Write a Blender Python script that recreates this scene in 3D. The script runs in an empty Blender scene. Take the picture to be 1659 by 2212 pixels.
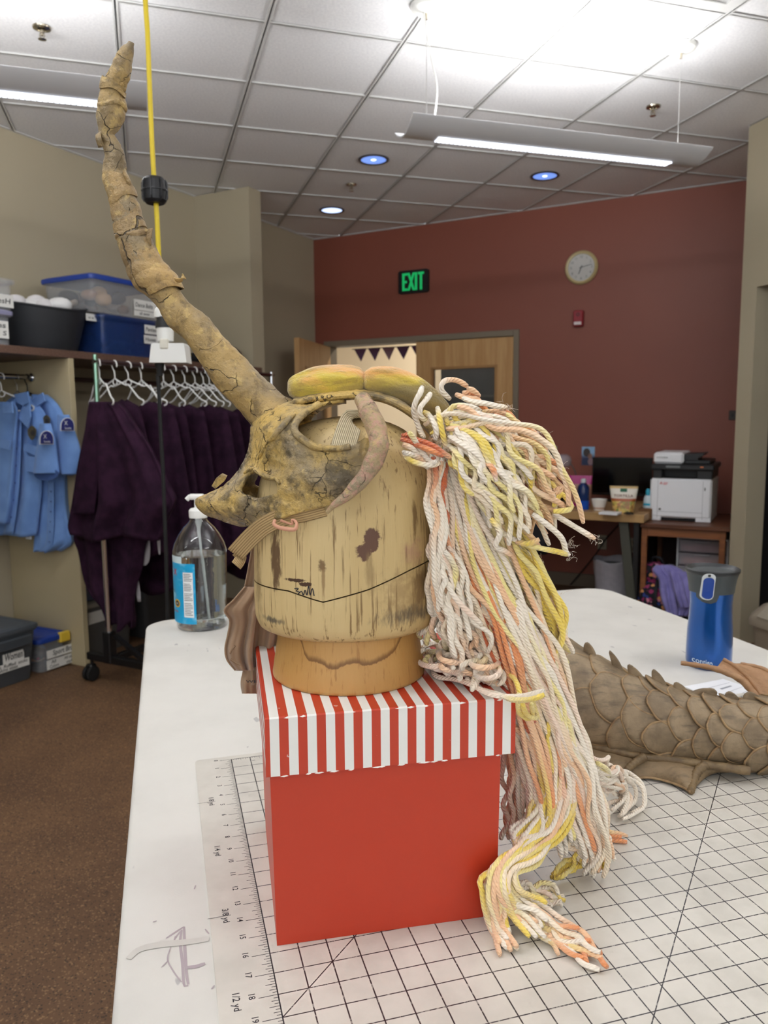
import bpy, math, random
import numpy as np
from mathutils import Vector, Matrix
from mathutils.geometry import delaunay_2d_cdt

# ------------------------------------------------------------------ camera
SC = bpy.context.scene
COL = SC.collection
IW, IH, FPX = 1659.0, 2212.0, 1668.07
PITCH, ROLL, EYE = 0.1197223, 0.00769573, 1.381
def _rot():
    cr, sr = math.cos(ROLL), math.sin(ROLL); cp, sp = math.cos(PITCH), math.sin(PITCH)
    return np.array([[1, 0, 0], [0, -sp, cp], [0, -cp, -sp]]) @ np.array([[cr, -sr, 0], [sr, cr, 0], [0, 0, 1]])
RC = _rot()
CAM = np.array([0.0, 0.0, EYE])
cd = bpy.data.cameras.new('camera'); cam = bpy.data.objects.new('camera', cd); COL.objects.link(cam)
cd.sensor_fit = 'HORIZONTAL'; cd.sensor_width = 36.0; cd.lens = FPX / IW * 36.0
cd.clip_start = 0.02; cd.clip_end = 60
cd.dof.use_dof = True; cd.dof.focus_distance = 0.74; cd.dof.aperture_fstop = 16.0
m4 = Matrix.Identity(4)
for i in range(3):
    m4[i][0] = RC[i, 0]; m4[i][1] = -RC[i, 1]; m4[i][2] = -RC[i, 2]; m4[i][3] = CAM[i]
cam.matrix_world = m4
SC.camera = cam
# ------------------------------------------------------------------ world, exposure
wd = bpy.data.worlds.new('world'); SC.world = wd; wd.use_nodes = True
wd.node_tree.nodes['Background'].inputs[0].default_value = (0.88, 0.94, 1.0, 1)
wd.node_tree.nodes['Background'].inputs[1].default_value = 1.9   # overcast sky outside the windows behind the camera
SC.view_settings.view_transform = 'Standard'; SC.view_settings.look = 'None'
SC.view_settings.gamma = 1.0; SC.view_settings.use_curve_mapping = False
SC.view_settings.exposure = 0.35
LAMP_UP, LAMP_DOWN = 19.0, 6.3          # watts of every pendant fixture, up and down
LAMP_COL = (0.985, 0.99, 1.0)

# ------------------------------------------------------------------ geometry of the place
def ray(px, py):
    return RC @ np.array([(px - IW / 2) / FPX, (py - IH / 2) / FPX, 1.0])
def at(px, py, y):                      # point seen at a pixel, at forward distance y
    d = ray(px, py); return CAM + d * (y / d[1])
def hz(px, py, z):                      # point seen at a pixel, at height z
    d = ray(px, py); return CAM + d * ((z - EYE) / d[2])
U = np.array([0.8810, -0.4732, 0]); W = np.array([-0.4732, -0.8810, 0]); C0 = np.array([-0.64, 7.471, 0])
UR = math.atan2(U[1], U[0])             # room axis: local x = along the red wall, local y = towards it
def rm(a, b, z=0.0): return C0 + a * U + b * W + np.array([0, 0, z])
def ab(p): d = np.asarray(p, float) - C0; return float(d @ U), float(d @ W), float(p[2])
def wb(px, py, b):                      # point seen at a pixel on the plane b (parallel to the red wall)
    d = ray(px, py); k = (C0 @ W + b) / (d @ W); return CAM + d * k
def wl(px, py, a):                      # point seen at a pixel on the plane a (parallel to the left wall)
    d = ray(px, py); k = (C0 @ U + a) / (d @ U); return CAM + d * k
YA = -0.2986525
GA = np.array([math.sin(YA), math.cos(YA), 0]); GB = np.array([math.cos(YA), -math.sin(YA), 0])
def gp(gb, ga, z): return GB * gb + GA * ga + np.array([0, 0, z])
TOP = 0.914                             # work table top
CEIL = 3.05
MT = 0.2748552
MD = np.array([math.sin(MT), -math.cos(MT), 0]); MR = np.array([math.cos(MT), math.sin(MT), 0])
MO = np.array([-0.2135113, 1.0181425, TOP])
IN = 0.0254
def mat_pt(right, down, z=0.0): return MO + MR * right * IN + MD * down * IN + np.array([0, 0, z])
RNG = random.Random(7)
NR = np.random.RandomState(5)

# ------------------------------------------------------------------ materials
def lin(c):
    return tuple(((v / 255 / 12.92) if v / 255 <= 0.04045 else ((v / 255 + 0.055) / 1.055) ** 2.4) for v in c[:3]) + (1.0,)
class Nodes:
    def __init__(s, name):
        s.m = bpy.data.materials.new(name); s.m.use_nodes = True; s.t = s.m.node_tree
        s.b = s.t.nodes['Principled BSDF']; s._co = {}
    def n(s, typ, props=None, **inp):
        nd = s.t.nodes.new('ShaderNode' + typ)
        for k, v in (props or {}).items(): setattr(nd, k, v)
        for k, v in inp.items():
            key = int(k[1:]) if k[0] == '_' and k[1:].isdigit() else k.replace('_', ' ')
            s.set(nd.inputs[key], v)
        return nd
    def set(s, sock, v):
        if isinstance(v, bpy.types.NodeSocket): s.t.links.new(v, sock)
        elif isinstance(v, bpy.types.Node): s.t.links.new(v.outputs[0], sock)
        else: sock.default_value = v
    def co(s, which='Object', scale=None, loc=None):
        if 'tc' not in s._co: s._co['tc'] = s.t.nodes.new('ShaderNodeTexCoord')
        o = s._co['tc'].outputs[which]
        if scale or loc:
            mp = s.n('Mapping'); s.set(mp.inputs['Vector'], o)
            if scale: mp.inputs['Scale'].default_value = scale
            if loc: mp.inputs['Location'].default_value = loc
            return mp.outputs[0]
        return o
    def noise(s, scale, detail=3, rough=.55, vec=None, dist=0.0):
        return s.n('TexNoise', Vector=vec if vec is not None else s.co(), Scale=scale, Detail=detail, Roughness=rough, Distortion=dist).outputs[0]
    def ramp(s, fac, *stops, interp='LINEAR'):
        r = s.n('ValToRGB'); s.set(r.inputs[0], fac); e = r.color_ramp; e.interpolation = interp
        while len(e.elements) < len(stops): e.elements.new(0.5)
        for el, (p, c) in zip(e.elements, stops):
            el.position = p; el.color = c if len(c) == 4 else lin(c)
        return r.outputs[0]
    def math(s, op, a, b=0.0, c=0.0, clamp=False):
        m = s.n('Math', dict(operation=op, use_clamp=clamp)); s.set(m.inputs[0], a); s.set(m.inputs[1], b)
        if op in ('MULTIPLY_ADD', 'SMOOTH_MIN', 'COMPARE'): s.set(m.inputs[2], c)
        return m.outputs[0]
    def step(s, v, lo, hi):             # smoothstep, lo -> 0 and hi -> 1
        m = s.n('MapRange', dict(interpolation_type='SMOOTHSTEP')); s.set(m.inputs[0], v)
        m.inputs[1].default_value = lo; m.inputs[2].default_value = hi; return m.outputs[0]
    def mix(s, fac, a, b, mode='MIX'):
        m = s.n('MixRGB', dict(blend_type=mode)); s.set(m.inputs[0], fac)
        for i, v in ((1, a), (2, b)): s.set(m.inputs[i], lin(v) if isinstance(v, tuple) and len(v) == 3 else v)
        return m.outputs[0]
    def xyz(s, vec=None):
        x = s.n('SeparateXYZ'); s.set(x.inputs[0], vec if vec is not None else s.co()); return x.outputs
    def bump(s, h, strength=.3, dist=.002):
        b = s.n('Bump', Strength=strength, Distance=dist); s.set(b.inputs['Height'], h); s.set(s.b.inputs['Normal'], b.outputs[0])
    def col(s, v): s.set(s.b.inputs['Base Color'], lin(v) if isinstance(v, tuple) and len(v) == 3 else v)
    def p(s, **k):
        for a, v in k.items(): s.set(s.b.inputs[a.replace('_', ' ')], v)
        return s
_MC = {}
def mat(name, color=(200, 200, 200), rough=.5, metal=0.0, var=None, bump=None, stretch=None, emit=None, trans=0.0, alpha=1.0, ior=1.45, sheen=0.0, coat=0.0, spec=None):
    """var=(scale, other colour, low, high): blotches of a second colour; bump=(scale, strength, distance)"""
    if name in _MC: return _MC[name]
    n = Nodes(name); n.b.inputs['Roughness'].default_value = rough; n.b.inputs['Metallic'].default_value = metal
    vec = n.co('Object', stretch) if stretch else n.co()
    if var: n.col(n.mix(n.step(n.noise(var[0], 4, vec=vec), var[2] if len(var) > 2 else .35, var[3] if len(var) > 3 else .65), color, var[1]))
    else: n.col(color)
    if bump: n.bump(n.noise(bump[0], 5, vec=vec), bump[1], bump[2])
    if emit: n.p(Emission_Color=lin(emit[0]), Emission_Strength=emit[1])
    if trans: n.p(Transmission_Weight=trans, IOR=ior)
    if alpha < 1: n.p(Alpha=alpha)
    if sheen: n.p(Sheen_Weight=sheen, Sheen_Roughness=.5)
    if coat: n.p(Coat_Weight=coat, Coat_Roughness=.1)
    if spec is not None: n.p(Specular_IOR_Level=spec)
    _MC[name] = n.m; return n.m

# ------------------------------------------------------------------ mesh builder
def cr(pts, step=None, n=None, closed=False):
    """Catmull-Rom through points; resampled by n or by step"""
    P = np.asarray(pts, float); k = len(P)
    if closed: Q = np.vstack([P[-1], P, P[0], P[1]]); segs = k
    else: Q = np.vstack([2 * P[0] - P[1], P, 2 * P[-1] - P[-2]]); segs = k - 1
    out = []
    for i in range(segs):
        p0, p1, p2, p3 = Q[i:i + 4]
        t = np.linspace(0, 1, 12, endpoint=False)[:, None]
        out.append(.5 * ((2 * p1) + (-p0 + p2) * t + (2 * p0 - 5 * p1 + 4 * p2 - p3) * t ** 2 + (-p0 + 3 * p1 - 3 * p2 + p3) * t ** 3))
    out = np.vstack(out + [P[:1] if closed else P[-1:]])
    d = np.r_[0, np.cumsum(np.linalg.norm(np.diff(out[:, :3], axis=0), axis=1))]
    if n is None: n = max(3, int(d[-1] / step) + 1)
    s = np.linspace(0, d[-1], n)
    res = np.stack([np.interp(s, d, out[:, j]) for j in range(out.shape[1])], 1)
    return res[:-1] if closed else res
class MB:
    """collects vertices and faces of ONE mesh"""
    def __init__(s): s.v = []; s.f = []; s.uv = []; s.c = []; s.hasuv = False; s.hasc = False
    def add(s, verts, faces, uv=None, col=None):
        o = len(s.v); s.v.extend([tuple(map(float, p)) for p in verts])
        s.f.extend([tuple(i + o for i in f) for f in faces])
        if uv is not None: s.hasuv = True
        s.uv.extend(uv if uv is not None else [(0, 0)] * len(verts))
        if col is not None: s.hasc = True
        s.c.extend(col if col is not None else [(1, 1, 1, 1)] * len(verts))
        return s
    def box(s, lo, hi, bev=0.0, fr=None):
        lo, hi = np.minimum(lo, hi).astype(float), np.maximum(lo, hi).astype(float)
        x0, y0, z0 = lo; x1, y1, z1 = hi
        if bev <= 0:
            v = [(x0, y0, z0), (x1, y0, z0), (x1, y1, z0), (x0, y1, z0), (x0, y0, z1), (x1, y0, z1), (x1, y1, z1), (x0, y1, z1)]
            f = [(0, 3, 2, 1), (4, 5, 6, 7), (0, 1, 5, 4), (1, 2, 6, 5), (2, 3, 7, 6), (3, 0, 4, 7)]
        else:
            b = min(bev, (x1 - x0) * .49, (y1 - y0) * .49, (z1 - z0) * .49)
            v = []; idx = {}
            for ix, (xa, xs) in enumerate(((x0, 1), (x1, -1))):
                for iy, (ya, ys) in enumerate(((y0, 1), (y1, -1))):
                    for iz, (za, zs) in enumerate(((z0, 1), (z1, -1))):
                        for ax in range(3):
                            p = [xa + xs * b, ya + ys * b, za + zs * b]; p[ax] = (xa, ya, za)[ax]
                            idx[ix, iy, iz, ax] = len(v); v.append(tuple(p))
            f = []
            I = lambda x, y, z, a: idx[x, y, z, a]
            for k in (0, 1):
                q = [I(k, 0, 0, 0), I(k, 1, 0, 0), I(k, 1, 1, 0), I(k, 0, 1, 0)]; f.append(tuple(q if k else q[::-1]))
                q = [I(0, k, 0, 1), I(1, k, 0, 1), I(1, k, 1, 1), I(0, k, 1, 1)]; f.append(tuple(q[::-1] if k else q))
                q = [I(0, 0, k, 2), I(1, 0, k, 2), I(1, 1, k, 2), I(0, 1, k, 2)]; f.append(tuple(q if k else q[::-1]))
            for a_, b_ in ((0, 1), (0, 2), (1, 2)):
                c_ = 3 - a_ - b_
                for i in (0, 1):
                    for j in (0, 1):
                        def pt(k, ax):
                            d = [0, 0, 0]; d[a_] = i; d[b_] = j; d[c_] = k; return I(d[0], d[1], d[2], ax)
                        f.append((pt(0, a_), pt(1, a_), pt(1, b_), pt(0, b_)))
            for ix in (0, 1):
                for iy in (0, 1):
                    for iz in (0, 1): f.append((I(ix, iy, iz, 0), I(ix, iy, iz, 1), I(ix, iy, iz, 2)))
        if fr is not None: v = [fr(p) for p in v]
        return s.add(v, f)
    def tube(s, path, rad, sides=10, caps=True, uvk=None, cols=None, flat=None, twist=0.0):
        """sweep a round (or flattened) section along a path; rad: number or list; uvk: metres per u unit"""
        P = np.asarray(path, float); n = len(P)
        r = np.broadcast_to(np.asarray(rad, float), (n,))
        T = np.gradient(P, axis=0); T /= np.linalg.norm(T, axis=1)[:, None] + 1e-12
        ref = np.array([0, 0, 1.0]) if abs(T[0][2]) < .9 else np.array([0, 1.0, 0])
        X = np.cross(T[0], ref); X /= np.linalg.norm(X)
        L = np.r_[0, np.cumsum(np.linalg.norm(np.diff(P, axis=0), axis=1))]
        V = []; UVs = []; C = []
        ang = np.arange(sides) * 2 * math.pi / sides; sides0 = sides
        if uvk: ang = np.r_[ang, 2 * math.pi]; sides = sides + 1      # doubled seam, so that the wrap-around UV stays whole
        for i in range(n):
            X = X - T[i] * (X @ T[i]); X /= np.linalg.norm(X) + 1e-12; Y = np.cross(T[i], X)
            a = ang + twist * L[i]
            fy = 1.0 if flat is None else flat
            for q in range(sides):
                V.append(P[i] + r[i] * (math.cos(a[q]) * X + fy * math.sin(a[q]) * Y))
                if uvk: UVs.append((L[i] / uvk, q / sides0))
                if cols is not None: C.append(tuple(cols[i]))
        F = []
        for i in range(n - 1):
            for q in range(sides0):
                a = i * sides + q; b = i * sides + (q + 1) % sides
                F.append((a, b, b + sides, a + sides))
        if caps:
            F.append(tuple(range(sides0))[::-1]); F.append(tuple(range((n - 1) * sides, (n - 1) * sides + sides0)))
        return s.add(V, F, UVs if uvk else None, C if cols is not None else None)
    def lathe(s, prof, seg=32, cx=0.0, cy=0.0, sx=1.0, sy=1.0, close=True, a0=0.0, a1=None):
        """prof: [(radius, z)] bottom to top"""
        full = a1 is None; a1 = 2 * math.pi if full else a1
        m = seg if full else seg + 1
        V = []
        for r_, z in prof:
            for k in range(m):
                t = a0 + (a1 - a0) * k / seg
                V.append((cx + r_ * sx * math.cos(t), cy + r_ * sy * math.sin(t), z))
        F = []
        for i in range(len(prof) - 1):
            for k in range(seg):
                a = i * m + k; b = i * m + (k + 1) % m
                F.append((a, b, b + m, a + m))
        if close and full:
            F.append(tuple(range(m))[::-1]); F.append(tuple(range((len(prof) - 1) * m, len(prof) * m)))
        return s.add(V, F)
    def grid(s, G, closed_u=False, uv=None, col=None, flip=False):
        """G[i][j] points"""
        G = np.asarray(G, float); a, b = G.shape[:2]; F = []
        for i in range(a - 1):
            for j in range(b if closed_u else b - 1):
                q = (i * b + j, i * b + (j + 1) % b, (i + 1) * b + (j + 1) % b, (i + 1) * b + j)
                F.append(q[::-1] if flip else q)
        return s.add(G.reshape(-1, 3), F, uv, col)
    def prism(s, poly, d):
        """extrude a polygon (3D points) by the vector d"""
        P = np.asarray(poly, float); n = len(P); d = np.asarray(d, float)
        F = [tuple(range(n))[::-1], tuple(range(n, 2 * n))] + [(i, (i + 1) % n, n + (i + 1) % n, n + i) for i in range(n)]
        return s.add(np.vstack([P, P + d]), F)
    def xf(s, fn): s.v = [tuple(map(float, fn(np.array(p)))) for p in s.v]; return s
    def mesh(s, name, smooth=True, angle=35):
        me = bpy.data.meshes.new(name); me.from_pydata(s.v, [], s.f)
        if s.hasuv:
            l = me.uv_layers.new(name='UVMap'); vi = np.empty(len(me.loops), 'i'); me.loops.foreach_get('vertex_index', vi)
            l.data.foreach_set('uv', np.asarray(s.uv, 'f')[vi].ravel())
        if s.hasc:
            ca = me.color_attributes.new('dye', 'FLOAT_COLOR', 'POINT'); ca.data.foreach_set('color', np.asarray(s.c, 'f').ravel())
        me.update()
        if smooth and len(me.polygons):
            me.polygons.foreach_set('use_smooth', [True] * len(me.polygons))
            if angle is not None: me.set_sharp_from_angle(angle=math.radians(angle))
        return me
    def build(s, name, material, parent=None, smooth=True, angle=35, label=None, recalc=True):
        me = s.mesh(name, smooth, angle)
        return put(name, me, material, parent, label, recalc, smooth, angle)
def put(name, me, material, parent=None, label=None, recalc=False, smooth=True, angle=35):
    if recalc:
        import bmesh
        bm = bmesh.new(); bm.from_mesh(me); bmesh.ops.recalc_face_normals(bm, faces=bm.faces); bm.to_mesh(me); bm.free()
        if smooth and angle is not None and len(me.polygons): me.set_sharp_from_angle(angle=math.radians(angle))
    if material is not None and not me.materials: me.materials.append(material)
    o = bpy.data.objects.new(name, me); COL.objects.link(o)
    if parent is not None: o.parent = parent
    if label: o['label'] = label
    return o
def tag(o, label=None, cat=None, group=None, kind=None):
    if label: o['label'] = label
    if cat: o['category'] = cat
    if group: o['group'] = group
    if kind: o['kind'] = kind
    return o
def thing(name, label, cat, loc=(0, 0, 0), rz=0.0, group=None):
    o = bpy.data.objects.new(name, None); COL.objects.link(o)
    o.empty_display_size = .05; o.location = tuple(map(float, loc)); o.rotation_euler = (0, 0, rz)
    return tag(o, label, cat, group)
def local(root):
    """world point -> the root's own frame"""
    c, s_ = math.cos(root.rotation_euler[2]), math.sin(root.rotation_euler[2]); L = np.array(root.location)
    def f(p):
        d = np.asarray(p, float) - L; return np.array([c * d[0] + s_ * d[1], -s_ * d[0] + c * d[1], d[2]])
    return f
def struct(o): o['kind'] = 'structure'; return o
def copy_tree(root, loc, rz=None, label=None, group=None):
    r = root.copy(); COL.objects.link(r); r.location = tuple(map(float, loc))
    if rz is not None: r.rotation_euler = (0, 0, rz)
    if label: r['label'] = label
    if group: r['group'] = group
    for ch in root.children:
        c = ch.copy(); COL.objects.link(c); c.parent = r
        for g in ch.children:
            d = g.copy(); COL.objects.link(d); d.parent = c
    return r
_TX = {}
def text_geo(s):
    """flat outline mesh of a piece of writing: vertices in em units, faces"""
    if s in _TX: return _TX[s]
    cu = bpy.data.curves.new('writing', 'FONT'); cu.body = s; cu.size = 1.0; cu.resolution_u = 2; cu.offset = 0.012
    ob = bpy.data.objects.new('writing', cu); me = bpy.data.meshes.new_from_object(ob)
    v = np.array([p.co[:] for p in me.vertices]) if len(me.vertices) else np.zeros((0, 3)); f = [tuple(p.vertices) for p in me.polygons]
    bpy.data.objects.remove(ob); bpy.data.curves.remove(cu); bpy.data.meshes.remove(me)
    _TX[s] = (v, f); return _TX[s]
def write(mb, s, o, xd, yd, size, lift=(0, 0, 0), width=None, center=False, slant=0.0):
    """add writing to a mesh: origin o (baseline left), directions xd, yd"""
    v, f = text_geo(s)
    if not len(v): return mb
    xd = np.asarray(xd, float); yd = np.asarray(yd, float); o = np.asarray(o, float) + np.asarray(lift, float)
    w = v[:, 0].max() - v[:, 0].min(); k = size if width is None else width / w
    x = (v[:, 0] - v[:, 0].min() - (w / 2 if center else 0)) * k + slant * v[:, 1] * size
    return mb.add([o + xd * a + yd * b for a, b in zip(x, v[:, 1] * size)], f)
def smooth_noise(n, rng, knots=8):
    """smooth random curve of n samples, about -1..1"""
    k = rng.uniform(-1, 1, knots + 4); t = np.linspace(1, knots + 1.999, n); i = t.astype(int); u = t - i
    p0, p1, p2, p3 = k[i - 1], k[i], k[np.minimum(i + 1, knots + 3)], k[np.minimum(i + 2, knots + 3)]
    return .5 * (2 * p1 + (-p0 + p2) * u + (2 * p0 - 5 * p1 + 4 * p2 - p3) * u ** 2 + (-p0 + 3 * p1 - 3 * p2 + p3) * u ** 3)
class Fbm:
    """cheap smooth 3D noise for shaping meshes (sum of random sines)"""
    def __init__(s, seed, freq, n=10):
        r = np.random.RandomState(seed); d = r.normal(size=(n, 3)); d /= np.linalg.norm(d, axis=1)[:, None]
        s.k = d * (freq * r.uniform(.6, 1.6, n))[:, None]; s.ph = r.uniform(0, 6.28, n); s.n = n
    def __call__(s, p): return float(np.sin(s.k @ np.asarray(p, float) + s.ph).sum() / math.sqrt(s.n) * .8)
# ------------------------------------------------------------------ room materials
def m_floor():
    n = Nodes('speckled brown floor')
    base = n.mix(n.step(n.noise(3.0, 4), .3, .7), (112, 82, 56), (96, 69, 47))
    sp = n.n('TexVoronoi', Vector=n.co(), Scale=260.0).outputs['Color']
    sx = n.xyz(sp)
    c = n.mix(n.step(sx[0], .90, .94), base, (146, 114, 80))
    c = n.mix(n.step(sx[1], .9, .94), c, (56, 42, 32))
    n.col(c); n.p(Roughness=.62); n.bump(n.noise(220, 2), .25, .001); return n.m
def m_wall(name, c1, c2):
    n = Nodes(name); n.col(n.mix(n.noise(1.3, 3), c1, c2)); n.p(Roughness=.5 if 'red' in name else .72)
    n.bump(n.noise(180, 4), .12, .001); return n.m
def m_tile():
    n = Nodes('ceiling tile'); n.col(n.mix(n.step(n.noise(90, 3), .35, .65), (236, 236, 237), (226, 226, 228))); n.p(Roughness=.9)
    n.bump(n.noise(260, 4), .35, .002); return n.m
def m_wood(name, c1, c2, scale=6.0, axis=2, rough=.45, k=9.0):
    n = Nodes(name); sc = [k, k, k]; sc[axis] = .7
    g = n.noise(scale, 6, .6, n.co('Object', tuple(sc)), .4)
    n.col(n.mix(n.step(g, .3, .7), c1, c2)); n.p(Roughness=rough); n.bump(g, .06, .001); return n.m
FLOOR = m_floor(); BEIGE = m_wall('beige wall paint', (176, 166, 142), (170, 160, 137)); RED = m_wall('brick red wall paint', (142, 80, 64), (134, 74, 59))
CREAM = m_wall('cream hallway paint', (226, 212, 186), (220, 206, 180)); TILE = m_tile()
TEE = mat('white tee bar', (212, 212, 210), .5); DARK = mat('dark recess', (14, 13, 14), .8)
FRAME = mat('taupe door frame', (128, 117, 100), .5); MAPLE = m_wood('maple door veneer', (205, 165, 112), (186, 142, 88), 3.0)
GLASS = mat('door glass', (120, 128, 128), .04, alpha=.22); STEEL = mat('satin steel', (190, 190, 188), .32, 1.0)
CHROME = mat('chrome', (225, 225, 228), .12, 1.0); BASEB = mat('taupe baseboard', (118, 104, 88), .6)
WHITEP = mat('white plastic', (232, 232, 228), .4); BLACKP = mat('black plastic', (18, 18, 20), .4); BLACKR = mat('black rubber', (15, 15, 16), .7)

# ------------------------------------------------------------------ walls, floor
KP = rm(3.75, 1.115); KD = np.array([0.262, -0.965, 0]); KD /= np.linalg.norm(KD); KN = np.array([-KD[1], KD[0], 0])   # right wall: direction, outward normal
KE = KP + KD * 7.0; RE = rm(0, 10.4)
def slab(mb, p, q, z0, z1, th):
    """upright wall piece from p to q, thickened to the left of p->q by th"""
    p = np.array(p[:3]); q = np.array(q[:3]); d = (q - p) / np.linalg.norm(q - p); nn = np.array([-d[1], d[0], 0]) * th
    mb.prism([np.r_[v[:2], z0] for v in (p, q, q + nn, p + nn)], (0, 0, z1 - z0)); return mb
b_ = MB(); b_.prism([np.r_[v[:2], -.1] for v in (rm(-.3, -3.2), rm(5.4, -3.2), KP + KN * 2.2, KE + KN * .3, RE + np.array([-.3, -.3, 0]))], (0, 0, .1))
struct(b_.build('floor', FLOOR, smooth=False))
DA0, DA1, DZ = .10, 2.012, 2.11           # outside of the double door frame
b_ = MB(); slab(b_, rm(0, 0), rm(DA0 + .02, 0), 0, CEIL, .14); slab(b_, rm(DA0 + .02, 0), rm(DA1 - .02, 0), DZ - .02, CEIL, .14); slab(b_, rm(DA1 - .02, 0), rm(3.75, 0), 0, CEIL, .14)
struct(b_.build('wall_back', RED, smooth=False))
b_ = MB(); slab(b_, RE, rm(0, 0), 0, CEIL, .12)
struct(b_.build('wall_left', BEIGE, smooth=False))
b_ = MB(); b_.prism([rm(a, b) for a, b in ((0, 1.49), (.515, 1.49), (.515, 1.63), (0, 1.63))], (0, 0, CEIL))
struct(b_.build('wall_left_stub', BEIGE, smooth=False))
b_ = MB(); slab(b_, rm(3.75, 0), KP, 0, CEIL, .1)
struct(b_.build('wall_alcove', BEIGE, smooth=False))
b_ = MB(); slab(b_, KP, KP + KD * .124, 0, CEIL, .13); slab(b_, KP + KD * .124, KP + KD * 1.1, 2.124, CEIL, .13); slab(b_, KP + KD * 1.1, KE, 0, CEIL, .13)
struct(b_.build('wall_right', BEIGE, smooth=False))
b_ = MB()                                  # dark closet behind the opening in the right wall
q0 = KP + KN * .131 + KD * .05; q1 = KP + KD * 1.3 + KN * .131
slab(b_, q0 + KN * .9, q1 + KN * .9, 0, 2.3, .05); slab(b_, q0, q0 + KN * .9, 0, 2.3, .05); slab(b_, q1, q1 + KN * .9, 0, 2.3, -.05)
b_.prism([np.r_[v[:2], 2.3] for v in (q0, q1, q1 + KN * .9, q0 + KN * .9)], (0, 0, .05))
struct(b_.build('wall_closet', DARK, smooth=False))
RD = (RE - KE) / np.linalg.norm(RE - KE); RL = float(np.linalg.norm(RE - KE)); RNm = np.array([RD[1], -RD[0], 0])
WINS = [(.9, 2.9), (3.4, 5.4), (5.9, 7.9)]; SILL, HEAD = .92, 2.45
b_ = MB(); slab(b_, KE, RE, 0, SILL, .12); slab(b_, KE, RE, HEAD, CEIL, .12); cuts = [0] + [v for w_ in WINS for v in w_] + [RL]
for i in range(0, len(cuts), 2): slab(b_, KE + RD * cuts[i], KE + RD * cuts[i + 1], SILL, HEAD, .12)
struct(b_.build('wall_rear', BEIGE, smooth=False))
WFR = mat('white window frame', (222, 222, 220), .5); n = Nodes('window pane'); n.col((235, 240, 245)); n.p(Roughness=.05, Alpha=.06); WPANE = n.m
for i, (s0, s1) in enumerate(WINS):
    o = thing('window_%d' % (i + 1), None, None, KE + RD * s0 + np.array([0, 0, SILL]), math.atan2(RD[1], RD[0])); struct(o); w_ = s1 - s0; h_ = HEAD - SILL
    for lo_, hi_ in (((0, .03, 0), (.05, .09, h_)), ((w_ - .05, .03, 0), (w_, .09, h_)), ((.05, .03, 0), (w_ - .05, .09, .05)), ((.05, .03, h_ - .05), (w_ - .05, .09, h_)), ((w_ / 2 - .025, .03, .05), (w_ / 2 + .025, .09, h_ - .05))): MB().box(lo_, hi_).build('window_frame', WFR, o, smooth=False)
    MB().box((-.02, -.05, -.03), (w_ + .02, .03, 0), .004).build('window_sill', WFR, o, smooth=False)
    MB().box((.05, .056, .05), (w_ - .05, .060, h_ - .05)).build('pane', WPANE, o, smooth=False)
    pl = bpy.data.lights.new('window_portal', 'AREA'); pl.shape = 'RECTANGLE'; pl.size = w_; pl.size_y = h_; pl.cycles.is_portal = True
    po_ = bpy.data.objects.new('window_portal', pl); COL.objects.link(po_); po_.parent = o; po_.location = (w_ / 2, .10, h_ / 2); po_.rotation_euler = (-math.pi / 2, 0, 0)
b_ = MB()
for a0, a1 in ((.0, DA0), (DA1, 3.74)):
    b_.prism([rm(a, b) for a, b in ((a0, 0), (a1, 0), (a1, .014), (a0, .014))], (0, 0, .105))
struct(b_.build('baseboard_back', BASEB, smooth=False))
b_ = MB(); slab(b_, KP, KP + KD * .12, 0, .1, -.012)
# hallway beyond the doors
b_ = MB(); slab(b_, rm(-1.4, -2.0), rm(3.6, -2.0), 0, 2.75, .1); slab(b_, rm(-1.4, -.14), rm(-1.4, -2.0), 0, 2.75, .1); slab(b_, rm(3.6, -2.0), rm(3.6, -.14), 0, 2.75, .1); slab(b_, rm(-1.5, -.001), rm(-.001, -.001), 0, 2.75, .138)
struct(b_.build('wall_hallway', CREAM, smooth=False))
b_ = MB(); b_.prism([rm(a, b, 2.75) for a, b in ((-1.4, -.14), (3.6, -.14), (3.6, -2.1), (-1.4, -2.1))], (0, 0, .06))
struct(b_.build('ceiling_hallway', TILE, smooth=False))

# ------------------------------------------------------------------ ceiling: laid-in tiles on a tee grid
def clip(poly, n, d):                      # keep n.p >= d
    out = []
    for i in range(len(poly)):
        p, q = poly[i], poly[(i + 1) % len(poly)]; a, b = p @ n - d, q @ n - d
        if a >= 0: out.append(p)
        if (a >= 0) != (b >= 0): out.append(p + (q - p) * (a / (a - b)))
    return out
rear_n = np.array([-(RE - KE)[1], (RE - KE)[0], 0]); rear_n *= -1 if rear_n @ (C0 - KE) < 0 else 1
def clip_room(poly):
    poly = clip(poly, U, C0 @ U + .002); poly = clip(poly, W, C0 @ W + .002) if poly else poly
    if poly: poly = clip(poly, rear_n, KE @ rear_n)
    if not poly: return []
    far, near = clip(poly, -W, -(C0 @ W + 1.115)), clip(poly, W, C0 @ W + 1.115)
    far = clip(far, -U, -(C0 @ U + 3.748)) if far else []; near = clip(near, -KN, -(KP @ KN) + .002) if near else []
    if not far or not near: return far or near
    if len(near) >= 3 and len(far) >= 3 and (np.mean(poly, axis=0) - KP) @ KN < -.75: return poly
    # walk round both pieces: they share the line b = 1.115
    c = np.mean(far + near, axis=0); return sorted(far + near, key=lambda p: math.atan2(p[1] - c[1], p[0] - c[0]))
ceil = MB().prism([np.r_[v[:2], CEIL + .06] for v in (rm(-.1, -.1), rm(3.85, -.1), KP + KN * .2, KE + KN * .2, RE + np.array([-.2, -.2, 0]))], (0, 0, .05)).build('ceiling', mat('plenum slab', (120, 120, 120), .9), smooth=False)
struct(ceil)
TS = .6096; GB0, GA0 = .570, 3.474
full = None
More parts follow.
